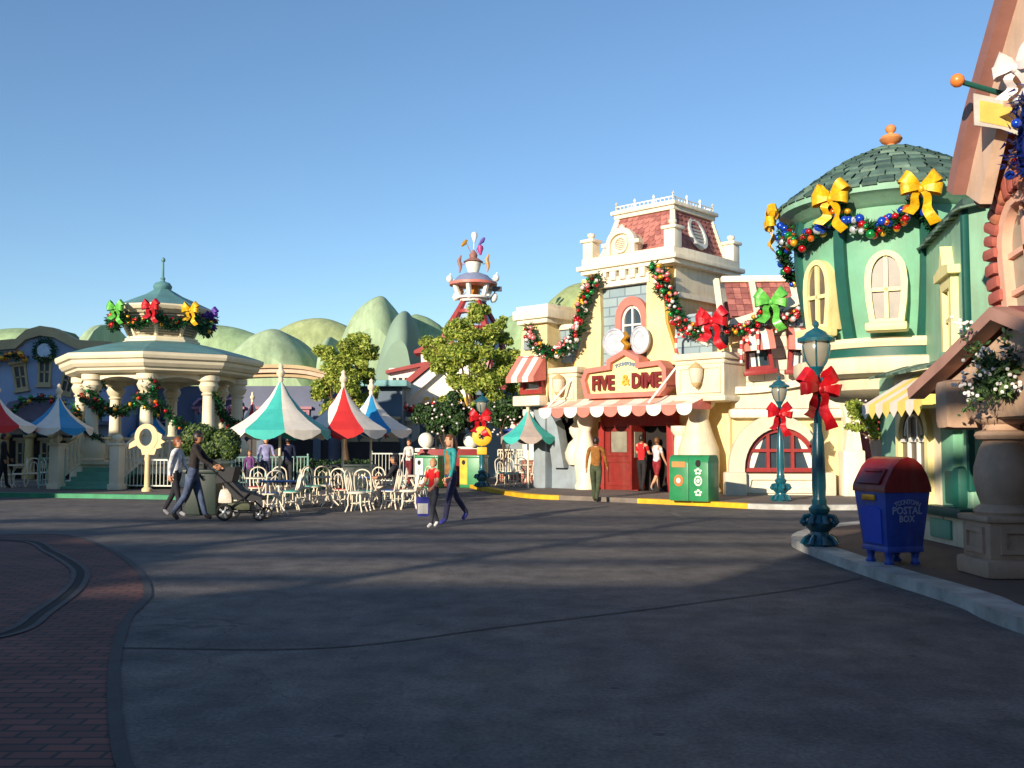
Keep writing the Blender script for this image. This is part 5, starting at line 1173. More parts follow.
for px, Y, k, lb in [(262, 24.8, 'white', 'round cafe table under the teal parasol'), (330, 25.6, 'white', 'round cafe table under the red parasol'), (374, 25.4, 'blue', 'round blue-topped cafe table in front of the blue parasol'), (416, 26.6, 'white', 'round cafe table behind the child in red'), (278, 22.6, 'blue', 'round blue-topped cafe table nearest the viewer, front of the teal parasol')]:
    p = W(px, 445, Y); place('t', k, p.x, Y, .3, lb, GTB)
GR = 'cafe furniture left of the yellow shop'
for px, Y, a, k, lb in [(503, 35.6, 30, 'teal', 'small teal-seated wire chair beside the far street lamp'), (512, 34.6, 150, 'teal', 'teal-seated wire chair left of the teal and pink parasol pole'), (521, 36.4, 0, 'white', 'cream-seated wire chair behind the table under the teal and pink parasol'), (535, 34.4, -150, 'white', 'cream-seated wire chair right of the teal and pink parasol pole'), (541, 35.4, -90, 'red', 'red-seated wire chair against the grey stone porch of the shop')]:
    p = W(px, 445, Y); place('c', k, p.x, Y, rad(a), lb, GR, .116)
p = W(526, 445, 35.2); place('t', 'white', p.x, 35.2, .2, 'round cafe table beneath the teal and pink parasol', GR, .116)
GLc = 'cafe furniture at the left edge'
for px, Y, a, k, lb in [(4, 33.6, 60, 'white', 'shaded wire chair at the extreme left edge under the red parasol'), (20, 34.2, -60, 'white', 'shaded wire chair between the red and blue left parasols'), (34, 34.8, 20, 'white', 'shaded wire chair left of the pale green railing'), (48, 36.0, 150, 'white', 'shaded wire chair behind the pale green railing')]:
    p = W(px, 445, Y); place('c', k, p.x, Y, rad(a), lb, GLc, .12)
p = W(12, 445, 34.4); place('t', 'white', p.x, 34.4, .2, 'shaded round cafe table at the left edge', GLc, .12)

# ------------------------------------------------------------------ pushchair
pu = root('pushchair', 'black folding pushchair with silver-spoked wheels, pushed by the man in a dark jacket', 'pushchair', (*W(240, 520, 20.9).xy, 0), rad(0)); pu.scale = (1.12, 1.12, 1.08)
PB_ = mat('pushchair black', (26, 26, 32), .7, .2, 5); PGY = mat('rubber black', (24, 24, 24), .8, .1)
for x, r, nm in ((-.22, .16, 0), (.42, .115, 1)):
    for y in (-.26, .26):
        b = MB(); b.M = T(x, y, r) @ RX(rad(90)); b.lathe([(r * .72, -.03), (r * .95, -.035), (r, 0), (r * .95, .035), (r * .72, .03)], (0, 0, 0), 20, caps=False); b.lathe([(r * .72, .03), (r * .72, -.03)], (0, 0, 0), 20, caps=False); w_ = b.build('wheel', PGY, pu)
        b = MB(); b.M = T(x, y, r) @ RX(rad(90))
        for k in range(5): a = k * 1.2566; b.box((math.cos(a) * r * .38, math.sin(a) * r * .38, 0), (r * .72, r * .2, .03), rot=RZ(a))
        b.lathe([(.001, .04), (r * .2, .035), (r * .2, -.035), (.001, -.04)], (0, 0, 0), 10); b.build('rim', CHROME, w_)
b = MB()
for y in (-.23, .23):
    b.tube([(-.56, y, 1.04), (-.44, y, .95), (.05, y, .48), (.42, y, .16)], .016, 6); b.tube([(-.22, y, .18), (.12, y, .42), (.26, y, .56)], .014, 6); b.tube([(-.22, y, .18), (.42, y, .14)], .012, 6)
b.build('frame', IRON, pu)
b = MB(); b.tube([(-.56, -.23, 1.04), (-.60, -.12, 1.06), (-.60, .12, 1.06), (-.56, .23, 1.04)], .022, 6); b.build('handle', PGY, pu)
b = MB(); b.prism([(-.40, .92), (-.30, .95), (.06, .56), (.44, .44), (.45, .38), (.10, .36), (-.06, .40)], -.20, .20); b.build('seat', PB_, pu)
b = MB(); pts = [(-.42 + .32 * (1 - math.cos(t)), .70 + .32 * math.sin(t)) for t in [i * 1.75 / 8 for i in range(9)]]; b.prism(pts + [(-.10, .74)], -.23, .23); b.build('hood', PB_, pu)
b = MB(); b.box((.02, 0, .26), (.42, .38, .14), bev=.04); b.build('basket', mat('basket grey green', (84, 90, 66), .8, .2, 6), pu)
sb = root('carrier_bag', 'pale plastic carrier bag hanging behind the black pushchair', 'bag', (*W(226, 500, 20.9).xy, .34))
b = MB(); b.box((0, 0, .15), (.34, .22, .32), taper=.72, bev=.09); b.build('bag_body', mat('plastic bag', (196, 186, 172), .45, .1, 7, .5, 9), sb)
b = MB(); b.tube([(-.05, 0, .30), (-.08, 0, .46), (-.12, 0, .62)], .015, 6); b.build('bag_handle', MATS['plastic bag'], sb)
# ------------------------------------------------------------------ shops behind the bandstand and the cafe
BLUEW = mat('periwinkle plaster', (156, 172, 202), .7, .10, .8, .15, 10); PURPW = mat('grey violet plaster', (94, 100, 124), .7, .1, .8, .15, 10); SANDT = mat('sand trim', (188, 164, 124), .7, .1, 1.5, .12); SLATEW = mat('slate blue plaster', (96, 112, 128), .75, .12, .8, .15, 10)
def facade(name, label, x0, x1, Y, h, m, depth=6, rz=0):
    o = root(name, label, 'building', ((x0 + x1) / 2, Y, 0), rz); return o, (x1 - x0) / 2
def win(o, x, z, w_, h, d=-.0, rot=0, fm=None, arched=False):
    M = T(x, d, z) @ RY(rot); b = MB(); b.M = M; f1 = [(w_ / 2 * .9, -h / 2), (w_ / 2, h / 2), (-w_ / 2, h / 2), (-w_ / 2 * .9, -h / 2)]
    b.ring(f1, [(a * .68, c * .78) for a, c in f1], -.10, .03); b.box((0, -.08, h / 2 + .05), (w_ * 1.25, .24, .12)); b.box((0, -.08, -h / 2 - .04), (w_ * 1.1, .24, .1)); wn = b.build('window', fm or SANDT, o)
    b = MB(); b.M = M; b.prism([(a * .70, c * .8) for a, c in f1], -.03, .02); b.build('pane', GLASS, wn)
    b = MB(); b.M = M; b.box((0, -.05, 0), (.06, .05, h * .8)); b.box((0, -.05, 0), (w_ * .66, .05, .06)); b.build('mullion', fm or SANDT, wn)
    return wn
# periwinkle building with three leaning windows
Y = 43.0; lx = lambda px, Y=Y: (px - 512) / 1000 * Y * 1.0; lz = lambda py, Y=Y: W(512, py, Y).z
o, hw = facade('shop_building', 'periwinkle blue shop with curved parapet and three leaning windows, far left', lx(-90), lx(112), Y, 6, BLUEW)
cx0 = (lx(-90) + lx(112)) / 2; X = lambda px: lx(px) - cx0
top = [(X(112), lz(352)), (X(78), lz(350)), (X(66), lz(344)), (X(54), lz(338)), (X(40), lz(336)), (X(26), lz(340)), (X(16), lz(349)), (X(-20), lz(352)), (X(-90), lz(352))]
b = MB(); b.prism([(X(-90), 0), (X(112), 0)] + top, 0, 5); b.build('wall', BLUEW, o, smooth=False)
b = MB(); b.prism(top + [(x, z + .42) for x, z in top[::-1]], -.25, .3); b.build('parapet', SANDT, o)
for px, py, r in ((20, 377, -.16), (44, 372, 0), (68, 381, .22)): win(o, X(px), lz(py), .62, 1.15, 0, r)
b = MB()
for px in (-40, -8, 14, 38, 62, 88): b.lathe([(.26, 0), (.26, .4), (.18, .5), (.17, 1.7), (.26, 1.8), (.26, 1.95)], (X(px), -.7, .1), 10)
b.build('porch_column', mat('porch column ochre', (196, 168, 110), .7, .1, 2), o)
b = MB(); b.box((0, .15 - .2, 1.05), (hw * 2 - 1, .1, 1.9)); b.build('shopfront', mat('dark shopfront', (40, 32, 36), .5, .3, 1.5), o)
for px in (0, 26, 50, 76): win(o, X(px), 1.2, .6, 1.1, -.12)
ar = [(X(72) + .2, lz(418)), (X(66), lz(406)), (X(50), lz(399)), (X(36), lz(399)), (X(20), lz(403)), (X(10), lz(416))]
b = MB(); b.prism([(X(10), lz(421)), (X(72) + .2, lz(421))] + ar, -1.0, .1); b.build('porch_arch', mat('dusty lilac', (120, 110, 130), .7, .1), o)
b = MB(); b.box((0, -.5, lz(421) - .1), (hw * 2, 1.1, .16)); b.build('porch_roof', SLATEW, o)
# wreath with white clock face
ck = root('wreath', 'green wreath around a pale disc on the periwinkle shop parapet', 'wreath', (lx(45), Y - .22, lz(351)))
b = MB(); b.M = RX(rad(90)); RG = random.Random(2)
def needles(b, pts, r, per, size, mats=(0, 0, 1, 2), rg=RG):
    for i in range(len(pts) - 1):
        p, q = Vector(pts[i]), Vector(pts[i + 1])
        for k in range(per):
            c = p.lerp(q, rg.random()); v = Vector((rg.gauss(0, 1), rg.gauss(0, 1), rg.gauss(0, 1))).normalized(); c = c + v * r * rg.uniform(.15, 1.0); b.mi = rg.choice(mats)
            t = (v + Vector((rg.gauss(0, .6), rg.gauss(0, .6), rg.gauss(0, .6)))).normalized(); x = t * size; y = t.orthogonal().normalized() * size * .28; b._add([c - y, c + x * .5 - y * .6, c + x, c + y], [(0, 1, 2, 3)])
b.M = Matrix.Identity(4); needles(b, [(.42 * math.cos(i * .5236), 0, .42 * math.sin(i * .5236)) for i in range(13)], .13, 26, .13); b.build('greenery', PINE, ck, smooth=False)
b = MB(); b.M = RX(rad(90)); b.lathe([(.001, .04), (.30, .04), (.32, 0), (.001, 0)], (0, 0, 0), 20); b.build('disc', mat('pale blue disc', (196, 210, 226), .4, .1, 8), ck)
# grey violet shop behind the bandstand
Y2 = 46.0; lx2 = lambda px: (px - 512) / 1000 * Y2; lz2 = lambda py: W(512, py, Y2).z
o, hw = facade('shop_building', 'grey violet shop with sand cornice between bandstand and teal parasol', lx2(118), lx2(334), Y2, 4.6, PURPW); c0 = (lx2(118) + lx2(334)) / 2; X2 = lambda px: lx2(px) - c0
b = MB(); b.box((0, 2.5, lz2(386) / 2), (hw * 2, 5, lz2(386))); b.build('wall', PURPW, o, smooth=False)
cc = [(X2(118), lz2(388)), (X2(190), lz2(384)), (X2(250), lz2(378)), (X2(300), lz2(378)), (X2(334), lz2(385))]; cc = [tuple(v) for v in smooth_line([Vector(p) for p in cc], 5)]
for k, (dz, hh, dd, mm) in enumerate(((0, .18, .35, SANDT), (.18, .2, .55, PINKW), (.38, .16, .7, SANDT))): b = MB(); b.prism([(x, z + dz) for x, z in cc] + [(x, z + dz + hh) for x, z in cc[::-1]], -dd, .4); b.build('cornice', mm, o)
for px in (160, 205, 233, 262, 300):
    win(o, X2(px), 2.6, .9, 1.2, 0, .0, mat('dusty rose trim', (168, 116, 128), .65, .1))
b = MB()
for px in (206, 233):
    pts = [(X2(px) + (.05 + .04 * k) * math.cos(k * .7), -.16, lz2(409) + (.05 + .04 * k) * math.sin(k * .7)) for k in range(14)]; b.tube(pts, .06, 6)
b.build('scroll_ornament', mat('pink scroll', (196, 150, 178), .6, .08), o)
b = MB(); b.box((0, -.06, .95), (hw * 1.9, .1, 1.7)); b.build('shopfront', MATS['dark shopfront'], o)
for px in (140, 200, 262, 318): b = MB(); b.box((X2(px), -.1, 1.5), (.35, .3, 2.9), bev=.04); b.build('pilaster', SLATEW, o)
# dark blue shop between the parasols and the red roofed shop
Y3 = 48.0; lx3 = lambda px: (px - 512) / 1000 * Y3; lz3 = lambda py: W(512, py, Y3).z
o, hw = facade('shop_building', 'slate blue shop behind the red and blue parasols, teal roof edge', lx3(336), lx3(402), Y3, 4, SLATEW); c0 = (lx3(336) + lx3(402)) / 2; X3 = lambda px: lx3(px) - c0
b = MB(); b.box((0, 2.5, lz3(388) / 2), (hw * 2, 5, lz3(388))); b.build('wall', SLATEW, o, smooth=False)
b = MB(); b.box((0, 1.8, lz3(384)), (hw * 2 + .6, 5.0, .3), bev=.06); b.build('roof', mat('pale teal roof', (120, 168, 168), .6, .1, 2), o)
for px in (350, 370, 390): win(o, X3(px), 2.3, .8, 1.0)
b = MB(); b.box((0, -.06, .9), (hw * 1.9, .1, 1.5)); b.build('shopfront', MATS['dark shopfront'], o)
# white shop with the red edged gable
Y4 = 50.0; lx4 = lambda px: (px - 512) / 1000 * Y4; lz4 = lambda py: W(512, py, Y4).z
o, hw = facade('shop_building', 'white gabled shop with red roof edges and yellow gable lettering, behind the leafy tree', lx4(386), lx4(520), Y4, 5, WHITE); c0 = (lx4(386) + lx4(520)) / 2; X4 = lambda px: lx4(px) - c0
e0, pk, e1 = (X4(388), lz4(403)), (X4(453), lz4(349)), (X4(518), lz4(403))
b = MB(); b.prism([(X4(394), 0), (X4(512), 0), (X4(512), e1[1]), pk, (X4(394), e0[1])], .1, 6); b.build('wall', SLATEW, o, smooth=False)
b = MB(); b.prism([(X4(396), e0[1] - .25), (X4(510), e0[1] - .25), (X4(512), e0[1] + .3), (pk[0], pk[1] - .1), (X4(394), e0[1] + .3)], -.1, .1); b.build('gable', mat('gable white', (236, 226, 206), .6, .05, 2), o, smooth=False)
b = MB()
for s, e in ((1, e0), (-1, e1)): b.prism([e, (e[0], e[1] + .35), (pk[0], pk[1] + .38), (pk[0], pk[1])][::s], -.62, 6.2)
b.build('roof', REDP, o, smooth=False)
b = MB()
for s, e in ((1, e0), (-1, e1)):
    b.mi = 0; b.prism([(e[0] + s * .1, e[1] - .02), (pk[0], pk[1] - .02), (pk[0], pk[1] - .62), (e[0] + s * .85, e[1] - .02)][::-s], -.45, -.1)
b.build('barge_board', WHITE, o, smooth=False)
text_mesh('GASOLINE', .52, .03, 'letter', mat('sign letter yellow', (240, 190, 50), .5, .08), o, T(X4(447), -.14, lz4(411) + .02 + .42) @ RX(rad(90)) @ Matrix.Diagonal((1.0, 1.15, 1, 1)), bold=.02)
b = MB(); b.prism(oval(X4(411), lz4(430), .45, .62), -.0, .11); b.build('round_panel', mat('pale round panel', (186, 190, 184), .6, .08, 2), o)
win(o, X4(436), 1.9, 1.0, 1.1, .06); b = MB(); b.box((X4(470), .06, 1.1), (1.2, .1, 2.1)); b.build('door', DARK, o)
tr_ = MB(); tr_.box((X4(404), -.2, lz4(419)), (1.0, .5, .2)); tr_.build('planter_shelf', WHITE, o)
Y5 = 55.0; q = lambda px: (px - 512) / 1000 * Y5; zz = lambda py: W(512, py, Y5).z
o = root('small_building', 'small white building with low red roof and turret behind the gabled shop', 'building', (q(412), Y5, 0)); XX = lambda px: q(px) - q(412)
b = MB(); b.box((0, 2, zz(379) / 2 + .3), (XX(436) - XX(389), 4, zz(379) + .6)); b.build('wall', WHITE, o, smooth=False)
b = MB(); b.prism([(XX(386), zz(374)), (XX(426), zz(366)), (XX(426), zz(362)), (XX(386), zz(371))], -.4, 4.4); b.build('roof', REDP, o, smooth=False)
b = MB(); b.box((XX(430), .6, zz(366)), (.9, 1.2, 1.3), taper=1.15); tw = b.build('turret', WHITE, o)
b = MB(); b.prism([(XX(414), zz(354)), (XX(446), zz(350)), (XX(446), zz(346)), (XX(428), zz(344)), (XX(414), zz(351))], -.3, 1.6); b.build('turret_roof', REDP, tw, smooth=False)
b = MB()
for px in (394, 400, 406, 412, 418): b.box((XX(px), -.02, zz(374) - .3), (.18, .06, .2))
b.build('window_row', GLASS, o)
# spire tower with whirling ornaments
Y6 = 60.0; TWR = Vector(((473 - 512) / 1000 * Y6, Y6, 0)); z6 = lambda py: W(473, py, Y6).z; p6 = Y6 / 1000
o = root('spire_tower', 'red and white lattice-legged spire tower with blue-grey lantern roof above the tree', 'tower', TWR)
b = MB()
for a in range(4):
    an = a * math.pi / 2 + .5; c, s = math.cos(an), math.sin(an)
    pts = [(c * r, s * r, z) for r, z in ((2.9, 0), (2.3, 5), (1.85, z6(335)), (1.35, z6(322)), (.85, z6(308)), (.62, z6(301)))]; b.tube(pts, [.24, .24, .24, .24, .2, .18], 6)
for r, z in ((1.75, z6(332)), (1.0, z6(314))): b.lathe([(r + .1, z), (r + .1, z + .2), (r - .1, z + .2)], (0, 0, 0), 14)
b.build('leg_frame', REDP, o)
b = MB(); b.lathe([(2.0, 0), (1.5, z6(335)), (.95, z6(318)), (.55, z6(302))], (0, 0, 0), 12); b.build('tower_shaft', mat('pale blue plaster', (150, 176, 204), .7, .08, 1), o)
b = MB(); b.lathe([(.8, z6(302)), (.85, z6(300)), (1.05, z6(299)), (1.05, z6(297))], (0, 0, 0), 16)
for k in range(6):
    a = k * math.pi / 3 + .3; b.tube([(math.cos(a) * .85, math.sin(a) * .85, z6(299)), (math.cos(a) * 1.15, math.sin(a) * 1.15, z6(285))], .16, 6)
b.build('lantern_frame', WHITE, o)
b = MB(); b.lathe([(.001, .9), (.2, .88), (.3, .6), (.36, .2), (.5, 0), (.001, 0)], (0, 0, z6(298)), 12); b.build('bell', mat('bell orange', (196, 130, 52), .4, .1, metal=.3), o)
b = MB(); b.lathe([(1.05, z6(286)), (1.45, z6(285.5)), (1.45, z6(283)), (1.2, z6(282))], (0, 0, 0), 20); b.build('roof_rim', SALMON, o)
b = MB(); b.lathe([(1.3, z6(282.5)), (.9, z6(276)), (.5, z6(273.5)), (.34, z6(273))], (0, 0, 0), 20); b.build('lantern_roof', mat('blue grey roof', (130, 140, 168), .6, .1, 2), o)
b = MB(); b.lathe([(.32, z6(273)), (.50, z6(263)), (.44, z6(262))], (0, 0, 0), 12); b.build('top_lantern', WHITE, o)
b = MB(); b.lathe([(.62, z6(262)), (.4, z6(259.5)), (.22, z6(258)), (.26, z6(255)), (.14, z6(252)), (.001, z6(249))], (0, 0, 0), 12); b.build('cap', PINKT, o)
for px, py, kind, m in ((474, 237, 'cone', WHITE), (464, 243, 'horn', GOLD), (482, 241, 'horn', mat('violet ornament', (96, 70, 150), .5, .1)), (480, 250, 'cone', mat('magenta ornament', (170, 60, 120), .5, .1)), (459, 264, 'rocket', PINKT), (487, 263, 'rocket', mat('tan ornament', (190, 140, 80), .5, .1)), (449, 279, 'ball', WHITE), (496, 278, 'ball', WHITE), (456, 296, 'disc', WHITE), (457, 290, 'ball', MATS['tan ornament']), (494, 298, 'disc', WHITE), (497, 289, 'hammer', mat('grey ornament', (92, 90, 96), .5, .1))):
    x = (px - 473) * p6; z = z6(py); b = MB()
    b.tube([(0, 0, z6(256) if py < 275 else z6(284)), (x * .6, 0, z - .1), (x, 0, z)], .035, 5)
    if kind == 'cone': b.lathe([(.1, -.45), (.28, .1), (.24, .35), (.001, .5)], (x, 0, z), 10)
    if kind == 'horn': b.tube([(x - .25, 0, z - .3), (x, 0, z), (x + .2, 0, z + .3)], [.08, .2, .1], 8)
    if kind == 'rocket': b.tube([(x, 0, z - .8), (x + .1, 0, z - .3), (x - .05, 0, z + .3), (x + .15, 0, z + .8)], [.06, .15, .19, .05], 8); b.box((x + .1, 0, z + .15), (.5, .1, .09), rot=RY(.7))
    if kind == 'ball': b.sphere((x, 0, z), .3, (1, 1, 1.15), 10); b.tube([(x, 0, z + .3), (x + .1, 0, z + .5)], .05, 5)
    if kind == 'disc': b.M = T(x, 0, z) @ RY(.4); b.lathe([(.001, -.5), (.26, -.3), (.32, 0), (.22, .3), (.001, .5)], (0, 0, 0), 10)
    if kind == 'hammer': b.box((x, 0, z), (.85, .4, .42), bev=.06); b.tube([(x - .1, 0, z), (x - .4, 0, z - .8)], .06, 6)
    for v in b.bm.verts:
        if abs(v.co.x - x) < 1.2 and abs(v.co.z - z) < 1.2: v.co = Vector((x + (v.co.x - x) * .68, v.co.y * .68, z + (v.co.z - z) * .68)) if (abs(v.co.x - x) + abs(v.co.z - z)) > .02 else v.co
    b.build('whirling_ornament', m, o)
# brick gateposts with white balls, bins beside them
for px, lb in ((426, 'brick gatepost with big white ball finial, behind the woman in brown waistcoat'), (471, 'brick gatepost with big white ball finial, left of the far street lamp')):
    p = W(px, 445, 38.5); o = root('gatepost', lb, 'gatepost', (p.x, 38.5, 0), 0, 'brick gateposts with white balls')
    b = MB(); b.box((0, 0, .65), (.62, .62, 1.3)); b.build('brick_shaft', brick('red post bricks', (170, 84, 66), (150, 70, 58), (170, 150, 130), .22, .08, .012, 'xz', .8, .4, .15), o, smooth=False)
    b = MB(); b.box((0, 0, 1.36), (.78, .78, .14), bev=.03); b.build('cap', WHITE, o)
    b = MB(); b.lathe([(.12, 1.42), (.10, 1.48)], (0, 0, 0), 12); b.sphere((0, 0, 1.73), .30, n=20); b.build('ball', WHITE, o)
for px, Yb, lb in ((430, 36.2, 'green waste bin with pale panel beside the left white-ball gatepost'), (474, 36.6, 'green waste bin with yellow stripe beside the far street lamp')):
    p = W(px, 445, Yb); o = root('waste_bin', lb, 'bin', (p.x, Yb, 0), rad(-20)); b = MB(); b.box((0, 0, .55), (.9, .6, 1.1), bev=.04); b.box((0, 0, 1.13), (.96, .66, .1), bev=.04); b.build('bin_body', GBIN, o)
    b = MB(); b.box((-.28, -.305, .6), (.3, .02, .95)); b.build('side_panel', BWHITE if px < 450 else KERBY, o); b = MB(); b.prism(oval(-.28, .92, .07, .09, 12), -.325, -.31); b.build('hole', DARK, o)
fence('railing', 'white slanted picket railing between the two white-ball gateposts', W(440, 445, 43).to_2d().to_3d(), W(468, 445, 42).to_2d().to_3d(), 1.5, WHITE, gap=.2)
fence('railing', 'low white railing behind the blue parasol pole', W(372, 445, 41).to_2d().to_3d(), W(418, 445, 40).to_2d().to_3d(), 1.25, FW, gap=.16)
lp = W(498, 445, 39.5); lq = W(540, 445, 39.0)
o = root('lattice_fence', 'cream wire lattice fence on low brick base behind the right-hand cafe', 'fence', (lp.x, 39.3, 0)); wd = lq.x - lp.x; b = MB()
for i in range(17): b.cyl((wd * i / 16, 0, .5), (wd * i / 16, 0, 1.35), .022, n=5)
for i in range(8): b.tube([(wd * (i + .5) / 8 + .11 * math.cos(a), 0, 1.12 + .14 * math.sin(a)) for a in [k * .7854 for k in range(8)]], .02, 5, closed=True)
b.box((wd / 2, 0, 1.36), (wd, .06, .05)); b.box((wd / 2, 0, .52), (wd, .06, .05)); b.build('wire_panel', CHAIRW, o); b = MB(); b.box((wd / 2, 0, .25), (wd, .3, .5)); b.build('brick_base', MATS['red post bricks'], o, smooth=False)
o = root('pillar', 'white bulging pillar on brick base behind the teal and dusty pink parasol', 'pillar', (*W(533, 445, 38.2).xy, 0)); b = MB(); b.box((0, 0, .5), (.9, .8, 1.0)); b.build('brick_base', MATS['red post bricks'], o, smooth=False); b = MB(); b.box((0, 0, 1.05), (1.05, .95, .14), bev=.03); b.lathe([(.34, 1.1), (.42, 1.5), (.36, 2.1), (.28, 2.5), (.4, 2.7), (.4, 2.9)], (0, 0, 0), 16); b.build('shaft', WHITE, o)
Y7 = 46; x0, x1 = (474 - 512) / 1000 * Y7, (565 - 512) / 1000 * Y7
o = root('shop_building', 'grey blue shop wall with bright poster left of the yellow shop', 'building', ((x0 + x1) / 2, Y7, 0)); b = MB(); b.box((0, 2, 1.9), (x1 - x0, 4, 3.8)); b.build('wall', mat('grey blue wall', (140, 152, 156), .7, .1, .8, .12, 10), o, smooth=False)
b = MB(); b.box((0, -.1, 3.85), (x1 - x0 + .3, 4.4, .25), bev=.05); b.build('roof', SLATEW, o)
b = MB(); b.mi = 0; b.box(((516 - 512) / 1000 * Y7 - (x0 + x1) / 2, -.05, 2.55), (.0 + 1.15, .1, .9)); b.mi = 1; b.prism(oval((516 - 512) / 1000 * Y7 - (x0 + x1) / 2 + .1, 2.6, .24, .22, 9), -.13, -.1); b.mi = 2; b.prism(oval((516 - 512) / 1000 * Y7 - (x0 + x1) / 2 - .1, 2.42, .3, .12, 7), -.12, -.1); b.build('poster', [mat('poster blue', (40, 80, 170), .5, .1), mat('poster red', (200, 40, 50), .5, .1), WHITE], o, smooth=False)

# ------------------------------------------------------------------ trees and bushes
def crown_leaves(b, rg, c, r, n, s, squash=.8):
    for i in range(n):
        v = Vector((rg.gauss(0, 1), rg.gauss(0, 1), rg.gauss(0, 1))).normalized(); k = rg.random() ** .42
        p = Vector(c) + Vector((v.x, v.y, v.z * squash)) * r * k * rg.uniform(.8, 1.2); b.mi = rg.choice((0, 0, 1, 1, 1, 2))
        nn = (v * .6 + Vector((rg.gauss(0, .6), rg.gauss(0, .6), rg.gauss(0, .6) + .5))).normalized(); x = (Matrix.Rotation(rg.uniform(0, 6.3), 3, nn) @ nn.orthogonal().normalized()) * s * rg.uniform(.7, 1.25); y = nn.cross(x) * .42; b._add([p - x, p - y + nn * s * .1, p + x, p + y - nn * s * .1], [(0, 1, 2, 3)])
def tree(label, px, Y, clumps, trunk_top, seed, s=.10, dens=1500, mats=FOL, group=None, z0=0.0, name='tree', cat='tree', flowers=None, tr_r=.13, fsz=.05):
    rg = random.Random(seed); base = W(px, 445, Y); o = root(name, label, cat, (base.x, Y, z0), 0, group); b = MB(); pts = []
    tt = Vector((0, 0, trunk_top)); b.tube([(0, 0, 0), (.05, .02, trunk_top * .35), (-.06, 0, trunk_top * .7), tt], [tr_r * 1.3, tr_r, tr_r * .9, tr_r * .75], 9)
    cl = [(Vector((W(a, d, Y).x - base.x, dy, W(a, d, Y).z - z0)), r * Y / 1000) for a, d, dy, r in clumps]
    for c, r in cl: m_ = tt.lerp(c, .5) + Vector((rg.gauss(0, .15), rg.gauss(0, .15), -.1)); b.tube([tt - Vector((0, 0, .4)), m_, c], [tr_r * .5, tr_r * .35, tr_r * .12], 6)
    b.build('trunk', BARK, o); b = MB()
    for c, r in cl:
        n = int(dens * r * r * 7.0)
        for q in range(max(5, int(r * 13))):
            v = Vector((rg.gauss(0, 1), rg.gauss(0, 1), rg.gauss(0, .8))).normalized() * r * rg.uniform(.3, 1.05); crown_leaves(b, rg, c + v, r * rg.uniform(.38, .68), n // max(5, int(r * 13)), s)
    b.build('crown', mats, o, smooth=False)
    if flowers:
        b = MB()
        for c, r in cl:
            for q in range(int(34 * r)): v = Vector((rg.gauss(0, 1), rg.gauss(0, 1), rg.gauss(0, 1))).normalized() * r * rg.uniform(.9, 1.2); b.sphere(c + v, fsz, (1, 1, .8), 6)
        b.build('blossom', flowers, o)
    return o
GTR = 'leafy trees behind the cafe'
tree('small leafy tree with clumped crown behind the red and blue parasols', 346, 38.0, [(362, 345, 0, 15), (345, 360, -.3, 14), (326, 358, .2, 12), (322, 385, 0, 13), (345, 385, -.4, 15), (366, 375, .3, 12), (358, 400, 0, 14), (330, 402, .2, 13), (370, 393, .2, 9), (372, 350, .2, 8), (352, 340, .1, 9), (336, 372, -.2, 12), (356, 366, -.2, 12)], 2.2, 11, .082, 1300)
tree('large bright leafy tree in front of the white red-roofed shop', 474, 40.0, [(480, 318, 0, 12), (458, 336, -.3, 17), (492, 340, .2, 17), (436, 346, 0, 13), (470, 356, -.6, 18), (507, 362, .1, 18), (446, 364, -.2, 15), (490, 382, -.3, 18), (464, 384, -.2, 15), (520, 384, .4, 12), (512, 408, .2, 14), (486, 408, 0, 15), (460, 320, .2, 7), (500, 324, .2, 8), (428, 354, .1, 8), (524, 366, .2, 8), (508, 340, .3, 7), (452, 400, 0, 10)], 2.3, 12, .088, 1000)
FBM = [mat('bush deep', (40, 70, 32), .6, .2, 6), mat('bush mid', (60, 92, 40), .6, .2, 6), mat('bush dark', (30, 52, 26), .6, .2, 6)]
bl = mat('pale pink blossom', (232, 214, 216), .6, .06)
tree('dark flowering bush with white blossoms in the red planter, left of far street lamp', 448, 38.0, [(430, 414, 0, 13), (447, 408, -.2, 14), (462, 416, 0, 12), (440, 424, -.2, 11), (455, 425, -.2, 10)], 1.3, 13, .09, 2200, FBM, name='flowering_bush', cat='bush', flowers=bl, tr_r=.05)
tree('dark flowering bush with white blossoms right of the far street lamp', 505, 38.8, [(492, 412, 0, 13), (508, 408, -.2, 14), (520, 415, 0, 10), (500, 424, -.2, 11)], 1.3, 14, .09, 2200, FBM, name='flowering_bush', cat='bush', flowers=bl, tr_r=.05)
o = root('planter', 'dark red box planter under the flowering bush', 'planter', (*W(449, 445, 38.2).xy, 0)); b = MB(); b.box((0, 0, .95), (2.2, .7, .9), bev=.05); b.box((0, 0, .28), (1.9, .6, .56)); b.build('planter_box', mat('planter red', (140, 34, 36), .55, .1, 3), o)
tree('small white-blossomed tree in a tan pot beside the blue mailbox, under the round tower', 884, 17.4, [(862, 412, 0, 13), (878, 408, -.15, 12), (852, 425, .1, 9), (893, 415, .1, 9), (870, 428, 0, 9), (886, 428, 0, 8)], 1.55, 15, .042, 5000, FOL, z0=.116, name='blossom_tree', flowers=bl, tr_r=.05, fsz=.022)
o = root('plant_pot', 'tan stone pot holding the small white-blossomed tree', 'pot', (*W(884, 445, 17.4).xy, .116)); b = MB(); b.lathe([(.22, 0), (.30, .1), (.34, .5), (.28, .8), (.22, 1.0), (.26, 1.1), (.20, 1.2), (.24, 1.5), (.16, 1.55)], (0, 0, 0), 16); b.build('pot_body', TANST, o)
